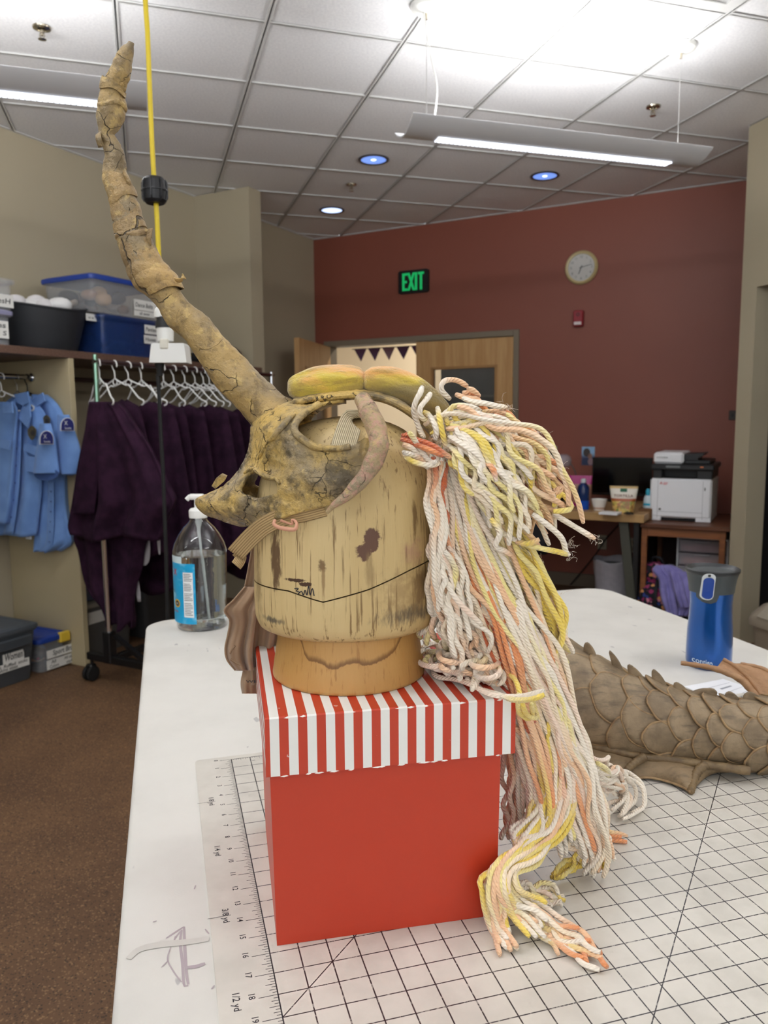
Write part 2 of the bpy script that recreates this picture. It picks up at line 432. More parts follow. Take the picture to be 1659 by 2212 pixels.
for i in range(-12, 8):
    for j in range(-9, 9):
        if (i, j) == (2, -2): continue      # the perforated air diffuser sits here
        x0, y0 = GB0 + i * TS, GA0 + j * TS; g = .010
        sq = [gp(x0 + g, y0 + g, CEIL + .004), gp(x0 + TS - g, y0 + g, CEIL + .004), gp(x0 + TS - g, y0 + TS - g, CEIL + .004), gp(x0 + g, y0 + TS - g, CEIL + .004)]
        pl = clip_room([p.copy() for p in sq])
        if len(pl) < 3: continue
        pa = np.array(pl); A = .5 * abs(np.dot(pa[:, 0], np.roll(pa[:, 1], -1)) - np.dot(pa[:, 1], np.roll(pa[:, 0], -1)))
        if A < .004: continue
        ctr = np.mean(sq, axis=0)
        if ctr[1] < -.6: continue
        whole = len(pl) == 4 and abs(A - (TS - 2 * g) ** 2) < 1e-4
        if whole and full is not None:
            o = bpy.data.objects.new('ceiling_tile', full); COL.objects.link(o); o.parent = ceil
        else:
            mb = MB(); mb.prism([p - ctr for p in pl], (0, 0, .018)); o = mb.build('ceiling_tile', TILE, ceil, smooth=False)
            if whole: full = o.data
        o.location = tuple(ctr)
def tee(p, q, name='tee_bar'):
    d = (q - p) / np.linalg.norm(q - p); nn = np.array([-d[1], d[0], 0])
    mb = MB(); mb.prism([p - nn * .012, q - nn * .012, q + nn * .012, p + nn * .012], (0, 0, .0035)); mb.prism([p - nn * .003, q - nn * .003, q + nn * .003, p + nn * .003], (0, 0, .03))
    mb.build(name, TEE, ceil, smooth=False)
def span(p, d):
    """part of an endless line inside the room"""
    ts = [t for t in np.linspace(-12, 12, 2401) if len(clip_room([p + d * t + s for s in (np.array([.004, 0, 0]), np.array([-.002, .0035, 0]), np.array([-.002, -.0035, 0]))])) >= 3]
    return (p + d * ts[0], p + d * ts[-1]) if len(ts) > 20 else None
for i in range(-11, 8):
    s_ = span(gp(GB0 + i * TS, 0, CEIL - .0035), GA)
    if s_: tee(*s_)
for j in range(-8, 9):
    s_ = span(gp(0, GA0 + j * TS, CEIL - .003), GB)
    if s_: tee(*s_)
mb = MB()                                  # wall angle along the red and the left wall
for p, q, nn in ((rm(0, 0), rm(3.75, 0), W), (rm(0, 0), rm(0, 8), U)):
    p = np.r_[p[:2], CEIL - .004]; q = np.r_[q[:2], CEIL - .004]; mb.prism([p, q, q + nn * .022, p + nn * .022], (0, 0, .004))
struct(mb.build('trim_1', TEE, smooth=False))

# ------------------------------------------------------------------ air diffuser, sprinklers, downlights
dv = thing('air_diffuser', 'perforated white air diffuser panel set in the ceiling grid', 'vent', gp(GB0 + 2.5 * TS, GA0 - 1.5 * TS, CEIL), -YA)
h = TS / 2 - .012
mb = MB()
for sx0, sy0, sx1, sy1 in ((-h, -h, h, -h + .05), (-h, h - .05, h, h), (-h, -h + .05, -h + .05, h - .05), (h - .05, -h + .05, h, h - .05)): mb.box((sx0, sy0, -.004), (sx1, sy1, .012))
mb.build('frame', TEE, dv, smooth=False)
n = Nodes('perforated metal'); v_ = n.n('TexVoronoi', dict(feature='F1'), Vector=n.co('Object'), Scale=95.0, Randomness=0.0).outputs[0]
n.col(n.mix(n.step(v_, .32, .36), (60, 60, 62), (205, 205, 205))); n.p(Roughness=.5)
MB().box((-h + .05, -h + .05, .002), (h - .05, h - .05, .006)).build('perforated_plate', n.m, dv, smooth=False)
BRASS = mat('polished steel', (190, 182, 165), .2, 1.0)
spk = None
for lab, px, py in (('chrome ceiling sprinkler near the top left corner, left of the horn', 90, 65), ('ceiling sprinkler between two round downlights near the brick red wall', 759, 404), ('chrome ceiling sprinkler to the right of the lit pendant lamp', 1411, 236)):
    p = hz(px, py - 6, CEIL)
    if spk is None:
        spk = thing('sprinkler', lab, 'sprinkler', p, 0, 'ceiling sprinklers')
        MB().lathe([(.038, 0), (.036, -.006), (.020, -.010), (.018, -.004), (.018, 0)], 24).build('escutcheon', BRASS, spk)
        MB().lathe([(.009, 0), (.009, -.022), (.006, -.026), (.006, -.034)], 12).build('body', BRASS, spk)
        for s in (-1, 1): MB().tube([(s * .008, 0, -.022), (s * .011, 0, -.034), (s * .004, 0, -.046)], .0022, 6).build('arm', BRASS, spk)
        MB().lathe([(.004, -.045), (.017, -.047), (.017, -.049), (.004, -.051)], 16).build('deflector', BRASS, spk)
    else: copy_tree(spk, p, None, lab)
SKYREFL = mat('glowing blue daylight reflection', (120, 160, 235), .4, emit=((125, 165, 255), .7)); RIMD = mat('downlight rim', (60, 58, 60), .4)  # downlights are unlit; emission stands in for the blue daylight they reflect
for lab, px, py in (('round bluish downlight left of the long pendant lamp', 807, 345), ('round bluish downlight below the long pendant lamp', 1177, 380), ('round pale downlight nearest the brick red wall', 717, 454)):
    p = hz(px, py, CEIL)
    t = thing('downlight', lab, 'ceiling light', p, 0, 'recessed downlights')
    MB().lathe([(.082, .002), (.082, -.004), (.098, -.005), (.101, 0), (.098, .003)], 32, close=False).build('rim', RIMD, t)
    MB().lathe([(.001, .0015), (.083, .001), (.083, -.001), (.001, -.0015)], 32, close=False).build('diffuser', SKYREFL, t)
    MB().lathe([(.001, -.004), (.016, -.003), (.018, -.001)], 16, close=False).build('bulb', mat('downlight bulb', (200, 215, 255), .3, emit=((220, 230, 255), 2.2)), t)  # bulb is off; its glow is a daylight glint put in as emission
    if lab.startswith('round pale'): t.children[1].data.materials.clear(); t.children[1].data.materials.append(mat('glowing pale daylight reflection', (180, 200, 240), .4, emit=((190, 210, 255), 1.5)))  # paler reflected daylight, likewise put in as emission

# ------------------------------------------------------------------ pendant lamps
PGREY = mat('pendant grey enamel', (212, 214, 218), .45); PLENS = mat('pendant lens', (245, 248, 255), .4, emit=((235, 242, 255), 2.2)); TUBE = mat('lamp tube', (255, 250, 240), .4, emit=((255, 248, 235), 3.0))
def pendant(gb, ga, lab, proto=None):
    loc = gp(gb, ga, 2.535)
    if proto: t = copy_tree(proto, loc, None, lab)
    else:
        t = thing('pendant_lamp', lab, 'pendant lamp', loc, -YA, 'linear pendant lamps')
        L = .715; ys = np.linspace(-.115, .115, 17); z = .045 * (np.abs(ys) / .115) ** 1.8
        out = [(y, zz) for y, zz in zip(ys, z)] + [(.119, .049), (.115, .052)] + [(y, zz + .006) for y, zz in zip(ys[::-1], z[::-1])] + [(-.115, .052), (-.119, .049)]
        MB().prism([(-L, y, zz) for y, zz in out], (2 * L, 0, 0)).build('housing', PGREY, t, angle=50)
        nl = 60
        mb = MB(); mb.box((-.57, -.022, -.004), (.57, .022, .002)); mb.build('lens', PLENS, t, smooth=False)
        mb = MB()
        for k in range(nl): x = -.565 + 1.13 * k / (nl - 1); mb.box((x - .0015, -.022, -.0055), (x + .0015, .022, -.004))
        mb.build('louver', PGREY, t, smooth=False)
        MB().tube([(-.58, 0, .03), (.58, 0, .03)], .013, 10).build('lamp_tube', TUBE, t)
        for s in (-1, 1):
            MB().tube([(s * .615, 0, .01), (s * .615, 0, CEIL - 2.535 - .02)], .0016, 6).build('cable', STEEL, t)
            MB().lathe([(.006, .0), (.006, .03), (.003, .034)], 10, s * .615, 0).xf(lambda p: p + np.array([0, 0, CEIL - 2.535 - .055])).build('gripper', BRASS, t)
            MB().lathe([(.012, -.03), (.045, -.028), (.062, -.016), (.066, 0.0)], 28, s * .615, 0).xf(lambda p: p + np.array([0, 0, CEIL - 2.535])).build('canopy', WHITEP, t)
        pw = cr([(-.615 - .012, .0, CEIL - 2.535 - .02), (-.62, -.01, .42), (-.60, -.02, .30), (-.575, -.015, .20), (-.58, -.005, .10), (-.595, 0, .03)], n=30)
        MB().tube(pw, .0036, 8).build('power_cord', WHITEP, t)
    for nm, zz, pw_, sy, rx_ in (('lamp_up', .075, LAMP_UP / 2, .10, math.pi - 1.2), ('lamp_up', .075, LAMP_UP / 2, .10, math.pi + 1.2), ('lamp_down', -.006, LAMP_DOWN, .044, 0.0)):
        ld = bpy.data.lights.new(nm, 'AREA'); ld.shape = 'RECTANGLE'; ld.size = 1.14; ld.size_y = sy; ld.energy = pw_; ld.color = LAMP_COL
        lo = bpy.data.objects.new(nm, ld); COL.objects.link(lo); lo.parent = t; lo.location = (0, .03 * np.sign(rx_ - math.pi) if rx_ else 0, zz); lo.rotation_euler = (rx_, 0, 0)
    return t
pl1 = pendant(1.785, 3.16, 'long grey pendant lamp with lit slit hanging before the brick red wall')
ls = []
for (gb, ga, lab) in ((-.655, 3.16, 'grey pendant lamp whose right end shows behind the tip of the horn'),
                      (1.785, .72, 'pendant lamp above the work table, nearest the camera'), (-.655, .72, 'pendant lamp above the floor left of the work table'),
                      (1.785, -1.0, 'pendant lamp behind the camera on the right'), (-.655, -1.0, 'pendant lamp behind the camera on the left'), (-3.0, .72, 'pendant lamp at the far left of the room')):
    pr = pl1
    loc = gp(gb, ga, 2.535)
    r = pr.copy(); COL.objects.link(r); r.location = tuple(loc); r['label'] = lab
    for ch in pr.children:
        c = ch.copy(); COL.objects.link(c); c.parent = r

# ------------------------------------------------------------------ double door in the red wall
df = thing('door_frame', 'taupe metal frame of the double door in the brick red wall', 'door frame', rm(DA0, 0), UR)
wv = DA1 - DA0
for lo, hi, nm in (((0, -.012, 0), (.048, .15, DZ), 'jamb'), ((wv - .048, -.012, 0), (wv, .15, DZ), 'jamb'), ((.048, -.012, DZ - .05), (wv - .048, .15, DZ), 'head')):
    MB().box(lo, hi, .003).build(nm, FRAME, df, smooth=False)
MB().box((wv * .52, .03, DZ - .085), (wv * .52 + .05, .06, DZ - .05), .004).build('door_catch', STEEL, df)
LW = (wv - .096) / 2 - .004
def leaf(root, flip):
    x = (lambda v: -v) if flip else (lambda v: v)      # hinge at x = 0
    def bx(x0, y0, z0, x1, y1, z1): return (x(x0), y0, z0), (x(x1), y1, z1)
    st = .145
    mb = MB(); mb.box(*bx(0, -.022, .012, st, .022, 2.055)); mb.box(*bx(LW - st, -.022, .012, LW, .022, 2.055)); mb.box(*bx(st, -.022, 1.83, LW - st, .022, 2.055)); mb.box(*bx(st, -.022, .012, LW - st, .022, .30))
    mb.build('panel', MAPLE, root, smooth=False)
    mb = MB()
    for q in (bx(st, -.028, .30, st + .02, .028, 1.83), bx(LW - st - .02, -.028, .30, LW - st, .028, 1.83), bx(st, -.028, 1.81, LW - st, .028, 1.83), bx(st, -.028, .30, LW - st, .028, .32)): mb.box(*q)
    mb.build('glazing_bead', m_bead, root, smooth=False)
    MB().box(*bx(st + .02, -.004, .32, LW - st - .02, .004, 1.81)).build('pane', GLASS, root, smooth=False)
    for zc in (.28, 1.03, 1.78): MB().lathe([(.008, zc - .055), (.008, zc + .055)], 10, x(-.004), -.028).build('hinge', STEEL, root)
    MB().box(*bx(LW - .12, -.06, 1.0, LW - .05, -.022, 1.06), .006).build('push_bar', STEEL, root)
m_bead = mat('maple bead', (170, 128, 78), .5)
dr = thing('door_1', 'closed maple door leaf with glass panel, right leaf of the double door', 'door', rm(DA1 - .05, -.03), UR); struct(dr); leaf(dr, True)
hingeP = rm(DA0 + .05, .01); freeP = hz(636, 728, 2.055); dvec = freeP - hingeP
dl = thing('door_2', 'open maple door leaf swung into the room beside the beige wall', 'door', hingeP, math.atan2(dvec[1], dvec[0])); struct(dl); leaf(dl, False)
# bunting in the hallway
bt = thing('bunting', 'string of purple pennants hung inside the doorway', 'bunting', rm(.2, -.35, 2.06), UR)
MB().tube([(0, 0, 0), (.9, 0, 0.0), (1.75, 0, 0)], .004, 6).build('string', mat('bunting cord', (60, 50, 60), .8), bt)
PUR = [mat('purple pennant', (78, 58, 92), .9), mat('grey lilac pennant', (122, 104, 118), .9)]
for k in range(11):
    x = .02 + k * .155; mb = MB(); mb.prism([(x, 0, 0), (x + .14, 0, 0), (x + .07, .012, -.12)], (0, .003, 0)); mb.build('pennant', PUR[k % 3 == 2], bt, smooth=False)
dc = thing('dark_backdrop', 'dark cabinet added in the hallway to darken the door pane', 'cabinet', rm(.70, -1.6), UR)  # made-up cabinet, placed so the view through the pane goes dark
MB().box((0, -.25, 0), (.95, .35, 2.05), .004).build('case_body', mat('dark case', (26, 24, 24), .5), dc, smooth=False)
for zz in (.9, 1.25, 1.6): MB().box((.03, -.262, zz), (.92, -.251, zz + .02)).build('shelf_edge', mat('case shelf edge', (70, 66, 62), .5), dc, smooth=False)
hl = bpy.data.lights.new('hall_lamp', 'AREA'); hl.shape = 'RECTANGLE'; hl.size = 1.2; hl.size_y = .3; hl.energy = 26; hl.color = (1, .9, .76)
hf = thing('hall_ceiling_lamp', 'flat ceiling lamp lighting the hallway beyond the doors', 'ceiling light', rm(.7, -1.1, 2.74), UR)
MB().box((-.62, -.17, -.05), (.62, .17, 0), .01).build('housing', WHITEP, hf)
ho = bpy.data.objects.new('hall_lamp', hl); COL.objects.link(ho); ho.parent = hf; ho.location = (0, 0, -.056)
# ------------------------------------------------------------------ work table
def scale_px(px, py, y):                   # metres per pixel at a point
    p = at(px, py, y); return float((p - CAM) @ RC[:, 2]) / FPX
def m_canvas():
    n = Nodes('white canvas table cover'); c = n.mix(n.step(n.noise(7, 5), .35, .7), (216, 213, 206), (207, 204, 197))
    st = n.noise(2.2, 4, .6, n.co('Object', (1, 3, 1)))
    c = n.mix(n.math('MULTIPLY', n.step(st, .66, .74), .35), c, (196, 190, 182))
    sp = n.noise(55, 2, .5, n.co('Object', (1, .35, 1))); c = n.mix(n.math('MULTIPLY', n.step(sp, .73, .77), .6), c, (150, 148, 150))
    n.col(c); n.p(Roughness=.8); n.bump(n.noise(500, 3), .12, .0006); return n.m
CANVAS = m_canvas()
tb = thing('work_table', 'large white covered cutting table in the foreground', 'table', mat_pt(18.8, 14, -TOP), MT)
X0, X1, Y0, Y1 = (-5.1 - 18.8) * IN, (42.7 - 18.8) * IN, -(60 - 14) * IN, (32.4 + 14) * IN
def rounded(x0, x1, y0, y1, r, k=8):
    out = []
    for cx_, cy_, a in ((x1 - r, y1 - r, 0), (x0 + r, y1 - r, 90), (x0 + r, y0 + r, 180), (x1 - r, y0 + r, 270)):
        for i in range(k + 1): t = math.radians(a + 90 * i / k); out.append((cx_ + r * math.cos(t), cy_ + r * math.sin(t)))
    return out
mb = MB(); rows = []
for ins, z in ((.004, TOP - .045), (0, TOP - .040), (0, TOP - .006), (.002, TOP - .002), (.006, TOP)):
    rows.append([(x, y, z) for x, y in rounded(X0 + ins, X1 - ins, Y0 + ins, Y1 - ins, .06)])
mb.grid(rows, closed_u=True); nn = len(rows[0]); mb.f.append(tuple(range(4 * nn, 5 * nn))); mb.f.append(tuple(range(nn))[::-1])
mb.build('table_top', CANVAS, tb, angle=50)
LEGW = m_wood('pale cabinet wood', (190, 160, 120), (170, 138, 98), 3.0)
MB().box((X0 + .25, Y0 + .12, .1), (X1 - .12, Y1 - .25, TOP - .046), .004).build('base_cabinet', LEGW, tb, smooth=False)
MB().box((X0 + .30, Y0 + .17, 0), (X1 - .17, Y1 - .3, .1)).build('plinth', BLACKP, tb, smooth=False)
# chalk and pencil marks drawn on the cover
PENC = mat('faded pencil', (176, 164, 168), .9); TAPE = mat('tape residue', (203, 200, 193), .8)
MKZ = [0]
def mark(pts, w, m, nm):
    MKZ[0] += 1
    P = cr([hz(x, y, TOP + .0002 + .00004 * MKZ[0]) for x, y in pts], n=len(pts) * 5); mb = MB(); L = local(tb)
    T = np.gradient(P, axis=0); T /= np.linalg.norm(T, axis=1)[:, None]; N_ = np.stack([-T[:, 1], T[:, 0], 0 * T[:, 0]], 1)
    ww = w * (0.6 + .4 * np.sin(np.linspace(.2, 2.9, len(P))))[:, None]
    mb.grid([[L(p) for p in P - N_ * ww], [L(p) for p in P + N_ * ww]]); mb.build(nm, m, tb, smooth=False)
zz = lambda x, y: (200 + x / 2.9625, 1600 + y / 2.9625)
for pts, w in (([(470, 1265), (530, 1225), (585, 1190)], .0011), ([(585, 1190), (590, 1330), (600, 1480), (612, 1560)], .0014), ([(570, 1210), (560, 1290), (575, 1420), (585, 1560), (612, 1566)], .0013),
               ([(530, 1250), (520, 1300), (545, 1310)], .0008), ([(560, 1220), (525, 1270), (530, 1310)], .0008), ([(500, 1320), (480, 1400), (520, 1480), (570, 1545)], .0007), ([(480, 1410), (440, 1450)], .0006),
               ([(600, 1450), (660, 1445), (720, 1425)], .0022), ([(660, 925), (650, 950)], .0007), ([(720, 1205), (745, 1235)], .0007), ([(780, 1565), (760, 1590)], .0007), ([(385, 1160), (410, 1152)], .0007)):
    mark([zz(*p) for p in pts], w, PENC, 'pencil_mark')
mark([zz(*p) for p in ((228, 1395), (300, 1335), (430, 1305), (600, 1288), (745, 1268))], .0042, TAPE, 'tape_residue')

# ------------------------------------------------------------------ cutting mat
def m_mat():
    n = Nodes('gridded cutting mat'); x, y, _ = n.xyz()
    def line(v, w, off=0.0):               # distance to the nearest whole inch
        f = n.math('FRACT', n.math('ADD', n.math('MULTIPLY', v, 1 / IN), .5 + off)); d = n.math('ABSOLUTE', n.math('SUBTRACT', f, .5))
        return n.step(d, w * 1.3, w * .7)
    inside = n.math('MULTIPLY', n.math('GREATER_THAN', x, -.0004), n.math('LESS_THAN', y, .0004))
    l1 = n.math('MAXIMUM', line(x, .024), line(y, .022))
    s = n.math('SUBTRACT', x, y)
    def diag(c):
        d = n.math('ABSOLUTE', n.math('SUBTRACT', s, c * IN)); return n.step(d, .0009, .0006)
    l = n.math('MAXIMUM', l1, n.math('MAXIMUM', diag(19.0), diag(33.15)))
    brk = n.step(n.noise(300, 2), .36, .42)  # worn spots in the print
    l = n.math('MULTIPLY', n.math('MULTIPLY', l, inside), n.math('MAXIMUM', brk, .55))
    base = n.mix(n.step(n.noise(20, 4), .35, .7), (212, 207, 197), (201, 196, 186))
    dirt = n.noise(34, 4, .6); base = n.mix(n.math('MULTIPLY', n.step(dirt, .66, .74), .35), base, (168, 160, 150))
    n.col(n.mix(l, base, (30, 27, 34))); n.p(Roughness=.38, Coat_Weight=.25, Coat_Roughness=.3); n.bump(n.noise(240, 4), .08, .0006); return n.m
cm = thing('cutting_mat', 'translucent white cutting mat with black inch grid on the table', 'cutting mat', MO + np.array([0, 0, 0]), MT)
rows = [[(x, y, z) for x, y in rounded(-1.9 * IN + i, 41.6 * IN - i, -38 * IN + i, .45 * IN - i, .006, 3)] for i, z in ((0, .0002), (0, .0016), (.0004, .002))]
mb = MB(); mb.grid(rows, closed_u=True); nn = len(rows[0]); mb.f.append(tuple(range(2 * nn, 3 * nn))); mb.f.append(tuple(range(nn))[::-1])
mb.build('mat_sheet', m_mat(), cm, smooth=False)
INK = mat('black print', (38, 34, 42), .6)
mb = MB()
def rect(x0, y0, x1, y1, z=.00215): mb.add([(x0, y0, z), (x1, y0, z), (x1, y1, z), (x0, y1, z)], [(0, 1, 2, 3)])
rect(-.0005, -24.5 * IN, .0005, 0)
for k in range(24 * 8 + 1):
    l = .62 if k % 8 == 0 else .34 if k % 4 == 0 else .24 if k % 2 == 0 else .16
    y = -k * IN / 8; rect(-l * IN, y - .0003, 0, y + .0003)
rect(0, -.0004, 30 * IN, .0004)
for k in range(8 * 30):
    l = .40 if k % 8 == 0 else .26 if k % 4 == 0 else .18 if k % 2 == 0 else .12
    rect(k * IN / 8 - .0002, -l * IN, k * IN / 8 + .0002, 0)
for k, (d, s) in enumerate(((4.5, '1/8 yd'), (9, '1/4 yd'), (13.5, '3/8 yd'), (18, '1/2 yd'))): rect(-1.12 * IN, -d * IN - .0003, -.05, -d * IN + .0003) if k in (0, 2) else None
mb.build('ruler_marks', INK, cm, smooth=False)
for d in range(24):
    mb = MB(); write(mb, str(d), (-.92 * IN, -d * IN + (.045 if d < 10 else .08) * IN * 3, .00215), (0, -1, 0), (1, 0, 0), .30 * IN); mb.build('ruler_number', INK, cm, smooth=False)
for d, s in ((4.5, '1/8 yd'), (9, '1/4 yd'), (13.5, '3/8 yd'), (18, '1/2 yd')):
    mb = MB(); write(mb, s, (-1.42 * IN, (-d + .42) * IN, .00215), (0, -1, 0), (1, 0, 0), .34 * IN); mb.build('ruler_number', INK, cm, smooth=False)
mb = MB(); write(mb, '1', (1.06 * IN, -.45 * IN, .00215), (0, -1, 0), (1, 0, 0), .26 * IN); mb.build('ruler_number', INK, cm, smooth=False)

# ------------------------------------------------------------------ striped gift box
BA = math.radians(11.4); BZ = TOP + .0022
gbx = thing('gift_box', 'bright red cardboard box with red and white striped lid under the wooden head', 'box', (-.1024, .627, BZ), BA)
n = Nodes('red card'); n.col(n.mix(n.noise(30, 4), (190, 58, 31), (185, 54, 29))); n.p(Roughness=.42); n.bump(n.noise(400, 3), .05, .0004); REDC = n.m
BW, BD, LH0, LH1 = .2245, .222, .162, .2145
body = MB(); bot = [(.006, .0085), (.211, .0085), (.211, .2135), (.006, .2135)]; top = [(.003, .0045), (.2130, .0045), (.2130, .2175), (.003, .2175)]
rows = [[(x, y, 0) for x, y in bot], [(x, y, .204) for x, y in top]]
body.add(rows[0] + rows[1], [(0, 1, 5, 4), (1, 2, 6, 5), (2, 3, 7, 6), (3, 0, 4, 7), (3, 2, 1, 0), (4, 5, 6, 7)])
body.build('box_body', REDC, gbx, smooth=False)
n = Nodes('red and white striped paper')
uvn = n.n('UVMap'); x = n.xyz(uvn.outputs[0])[0]
f = n.math('FRACT', n.math('MULTIPLY', n.math('ADD', x, .0040), 1 / .016)); r_ = n.math('MULTIPLY', n.step(f, .0, .012), n.step(f, .512, .5))
wear = n.step(n.noise(120, 3), .7, .74)
n.col(n.mix(n.math('MULTIPLY', r_, n.math('SUBTRACT', 1.0, n.math('MULTIPLY', wear, .5))), (232, 231, 226), (190, 60, 35))); n.p(Roughness=.4); STRIPE = n.m
lid = MB(); e = .0012
def quad(p, uv): lid.add(p, [(0, 1, 2, 3)], uv)
H0, H1 = LH0, LH1
# bevelled lid: top, four sides; uv.x carries the stripe coordinate
quad([(e, e, H1), (BW - e, e, H1), (BW - e, BD - e, H1), (e, BD - e, H1)], [(e, 0), (BW - e, 0), (BW - e, 1), (e, 1)])
quad([(0, 0, H0), (BW, 0, H0), (BW, 0, H1 - e), (0, 0, H1 - e)], [(0, 0), (BW, 0), (BW, 1), (0, 1)])
quad([(0, 0, H1 - e), (BW, 0, H1 - e), (BW - e, e, H1), (e, e, H1)], [(0, 0), (BW, 0), (BW - e, 1), (e, 1)])
quad([(BW, BD, H0), (0, BD, H0), (0, BD, H1 - e), (BW, BD, H1 - e)], [(BW, 0), (0, 0), (0, 1), (BW, 1)])
quad([(BW, BD, H1 - e), (0, BD, H1 - e), (e, BD - e, H1), (BW - e, BD - e, H1)], [(BW, 0), (0, 0), (e, 1), (BW - e, 1)])
hh = H1 - H0
quad([(0, BD, H0), (0, 0, H0), (0, 0, H1 - e), (0, BD, H1 - e)], [(-hh, 0), (-hh, 1), (-e, 1), (-e, 0)])
quad([(0, BD, H1 - e), (0, 0, H1 - e), (e, e, H1), (e, BD - e, H1)], [(-e, 0), (-e, 1), (e, 1), (e, 0)])
quad([(BW, 0, H0), (BW, BD, H0), (BW, BD, H1 - e), (BW, 0, H1 - e)], [(BW + hh, 0), (BW + hh, 1), (BW + e, 1), (BW + e, 0)])
quad([(BW, 0, H1 - e), (BW, BD, H1 - e), (BW - e, BD - e, H1), (BW - e, e, H1)], [(BW, 0), (BW, 1), (BW - e, 1), (BW - e, 0)])
quad([(0, 0, H0), (0, BD, H0), (BW, BD, H0), (BW, 0, H0)], [(0, 0)] * 4)
lid.build('lid', STRIPE, gbx, smooth=False, recalc=False)
# torn white paper edges along the lid
PAPW = mat('torn paper edge', (236, 232, 224), .7)
for k in range(26):
    x = RNG.uniform(.004, BW - .014); w_ = RNG.uniform(.004, .012); zz_ = H1 - .0004 if k % 2 else H0 + .0002
    mb = MB(); mb.add([(x, -.0004, zz_ - .0006), (x + w_ * .5, -.0006, zz_ - .0012), (x + w_, -.0004, zz_ - .0004), (x + w_ * .6, .0003, zz_ + .0005)], [(0, 1, 2, 3)]); mb.build('torn_edge', PAPW, gbx, smooth=False)

# ------------------------------------------------------------------ wooden head block
HX, HY = -.0363, .75; LZ = BZ + LH1
def streak_wood(name, c1, c2, dark, extra=None, rough=.55):
    n = Nodes(name)
    g = n.noise(330, 6, .6, n.co('Object', (1, 1, .03)), .1); g2 = n.noise(9, 5, .6, n.co('Object', (2, 2, .25)))
    c = n.mix(n.step(g2, .3, .75), c1, c2)
    c = n.mix(n.math('MULTIPLY', n.step(g, .55, .67), .85), c, dark)
    if extra: c = extra(n, c)
    n.col(c); n.p(Roughness=rough); n.bump(g, .3, .0012); return n.m
def blob(n, c, ctr, rad, color, sharp=.25, nscale=60, namp=.8, strength=1.0, stretch=None):
    """a stain with its own shape: an ellipsoid with a ragged edge"""
    v = n.n('VectorMath', dict(operation='SUBTRACT')); n.set(v.inputs[0], n.co()); v.inputs[1].default_value = ctr
    v2 = n.n('VectorMath', dict(operation='DIVIDE')); n.set(v2.inputs[0], v.outputs[0]); v2.inputs[1].default_value = rad
    ln = n.n('VectorMath', dict(operation='LENGTH')); n.set(ln.inputs[0], v2.outputs[0])
    nz = n.noise(nscale, 5, .6, n.co('Object', stretch) if stretch else None)
    d = n.math('ADD', ln.outputs['Value'], n.math('MULTIPLY', n.math('SUBTRACT', nz, .5), namp * 2))
    return n.mix(n.math('MULTIPLY', n.step(d, 1.0, 1.0 - sharp), strength), c, color)
hb = thing('head_block', 'weathered wooden head block standing on the striped box lid', 'head block', (HX, HY, LZ))
def hl_(px, py, dy): p = at(px, py, HY + dy); return (float(p[0] - HX), float(dy), float(p[2] - LZ))
def stains(n, c):
    yb = -.072
    S = (1, 1, .3)
    c = blob(n, c, hl_(597, 1205, -.05), (.006, .05, .038), (84, 56, 34), .5, 260, .9, .9, S)
    c = blob(n, c, hl_(803, 1166, yb), (.0085, .05, .011), (98, 66, 48), .25, 170, .65)
    c = blob(n, c, hl_(787, 1192, yb), (.0085, .05, .008), (98, 66, 48), .3, 170, .7)
    c = blob(n, c, hl_(800, 1235, yb), (.006, .05, .026), (140, 114, 72), .7, 200, .7, .6, S)
    c = blob(n, c, hl_(697, 1222, yb), (.005, .05, .006), (112, 84, 50), .5, 220, .8, .9)
    c = blob(n, c, hl_(699, 1258, yb), (.0022, .05, .024), (128, 94, 54), .7, 220, .7, .7, S)
    c = blob(n, c, hl_(640, 1249, -.06), (.011, .05, .0020), (74, 48, 28), .3, 300, .8)
    c = blob(n, c, hl_(664, 1257, -.062), (.008, .05, .0022), (74, 48, 28), .3, 300, .8)
    c = blob(n, c, hl_(880, 1322, -.05), (.042, .06, .012), (80, 70, 60), .95, 320, 1.0, .85, S)
    c = blob(n, c, hl_(908, 1265, -.05), (.010, .06, .030), (100, 72, 42), .8, 300, 1.0, .8, S)
    c = blob(n, c, hl_(872, 1275, -.05), (.034, .06, .030), (142, 112, 70), .95, 130, 1.0, .55)
    c = blob(n, c, hl_(590, 1338, -.05), (.014, .06, .004), (66, 62, 60), .7, 320, 1.0, .8, S)
    c = blob(n, c, hl_(892, 1190, -.05), (.014, .06, .016), (166, 122, 104), .95, 140, .9, .55)
    c = blob(n, c, hl_(896, 1125, -.05), (.0035, .06, .026), (108, 78, 42), .8, 300, .9, .8, S)
    c = blob(n, c, hl_(560, 1260, -.03), (.005, .06, .05), (114, 86, 50), .9, 300, 1.0, .6, S)
    c = blob(n, c, hl_(930, 1100, -.03), (.007, .06, .06), (122, 92, 54), .9, 300, 1.0, .6, S)
    c = blob(n, c, hl_(600, 1110, -.04), (.010, .06, .016), (96, 66, 38), .9, 300, 1.0, .7, S)
    return c
WOODH = streak_wood('worn balsa wood', (208, 183, 132), (194, 166, 112), (118, 88, 48), stains)
def side(py, pl, pr): return ((pr - pl) / 2 * scale_px(750, py, HY), float(((at(pl, py, HY) + at(pr, py, HY)) / 2)[0] - HX), float(at(750, py, HY)[2] - LZ))
rowsH = [side(*r) for r in ((1346, 578, 920), (1338, 562, 936), (1320, 555, 944), (1280, 552, 948), (1220, 551, 948), (1150, 551, 946), (1090, 554, 942), (1040, 562, 936), (1000, 573, 926), (970, 588, 912), (945, 609, 893), (925, 636, 868), (910, 668, 834), (902, 703, 796), (899, 730, 770))]
zs = np.array([r[2] for r in rowsH]); hw = np.array([r[0] for r in rowsH]); xc = np.array([r[1] for r in rowsH])
RYK = .86                                  # depth of the block against its width
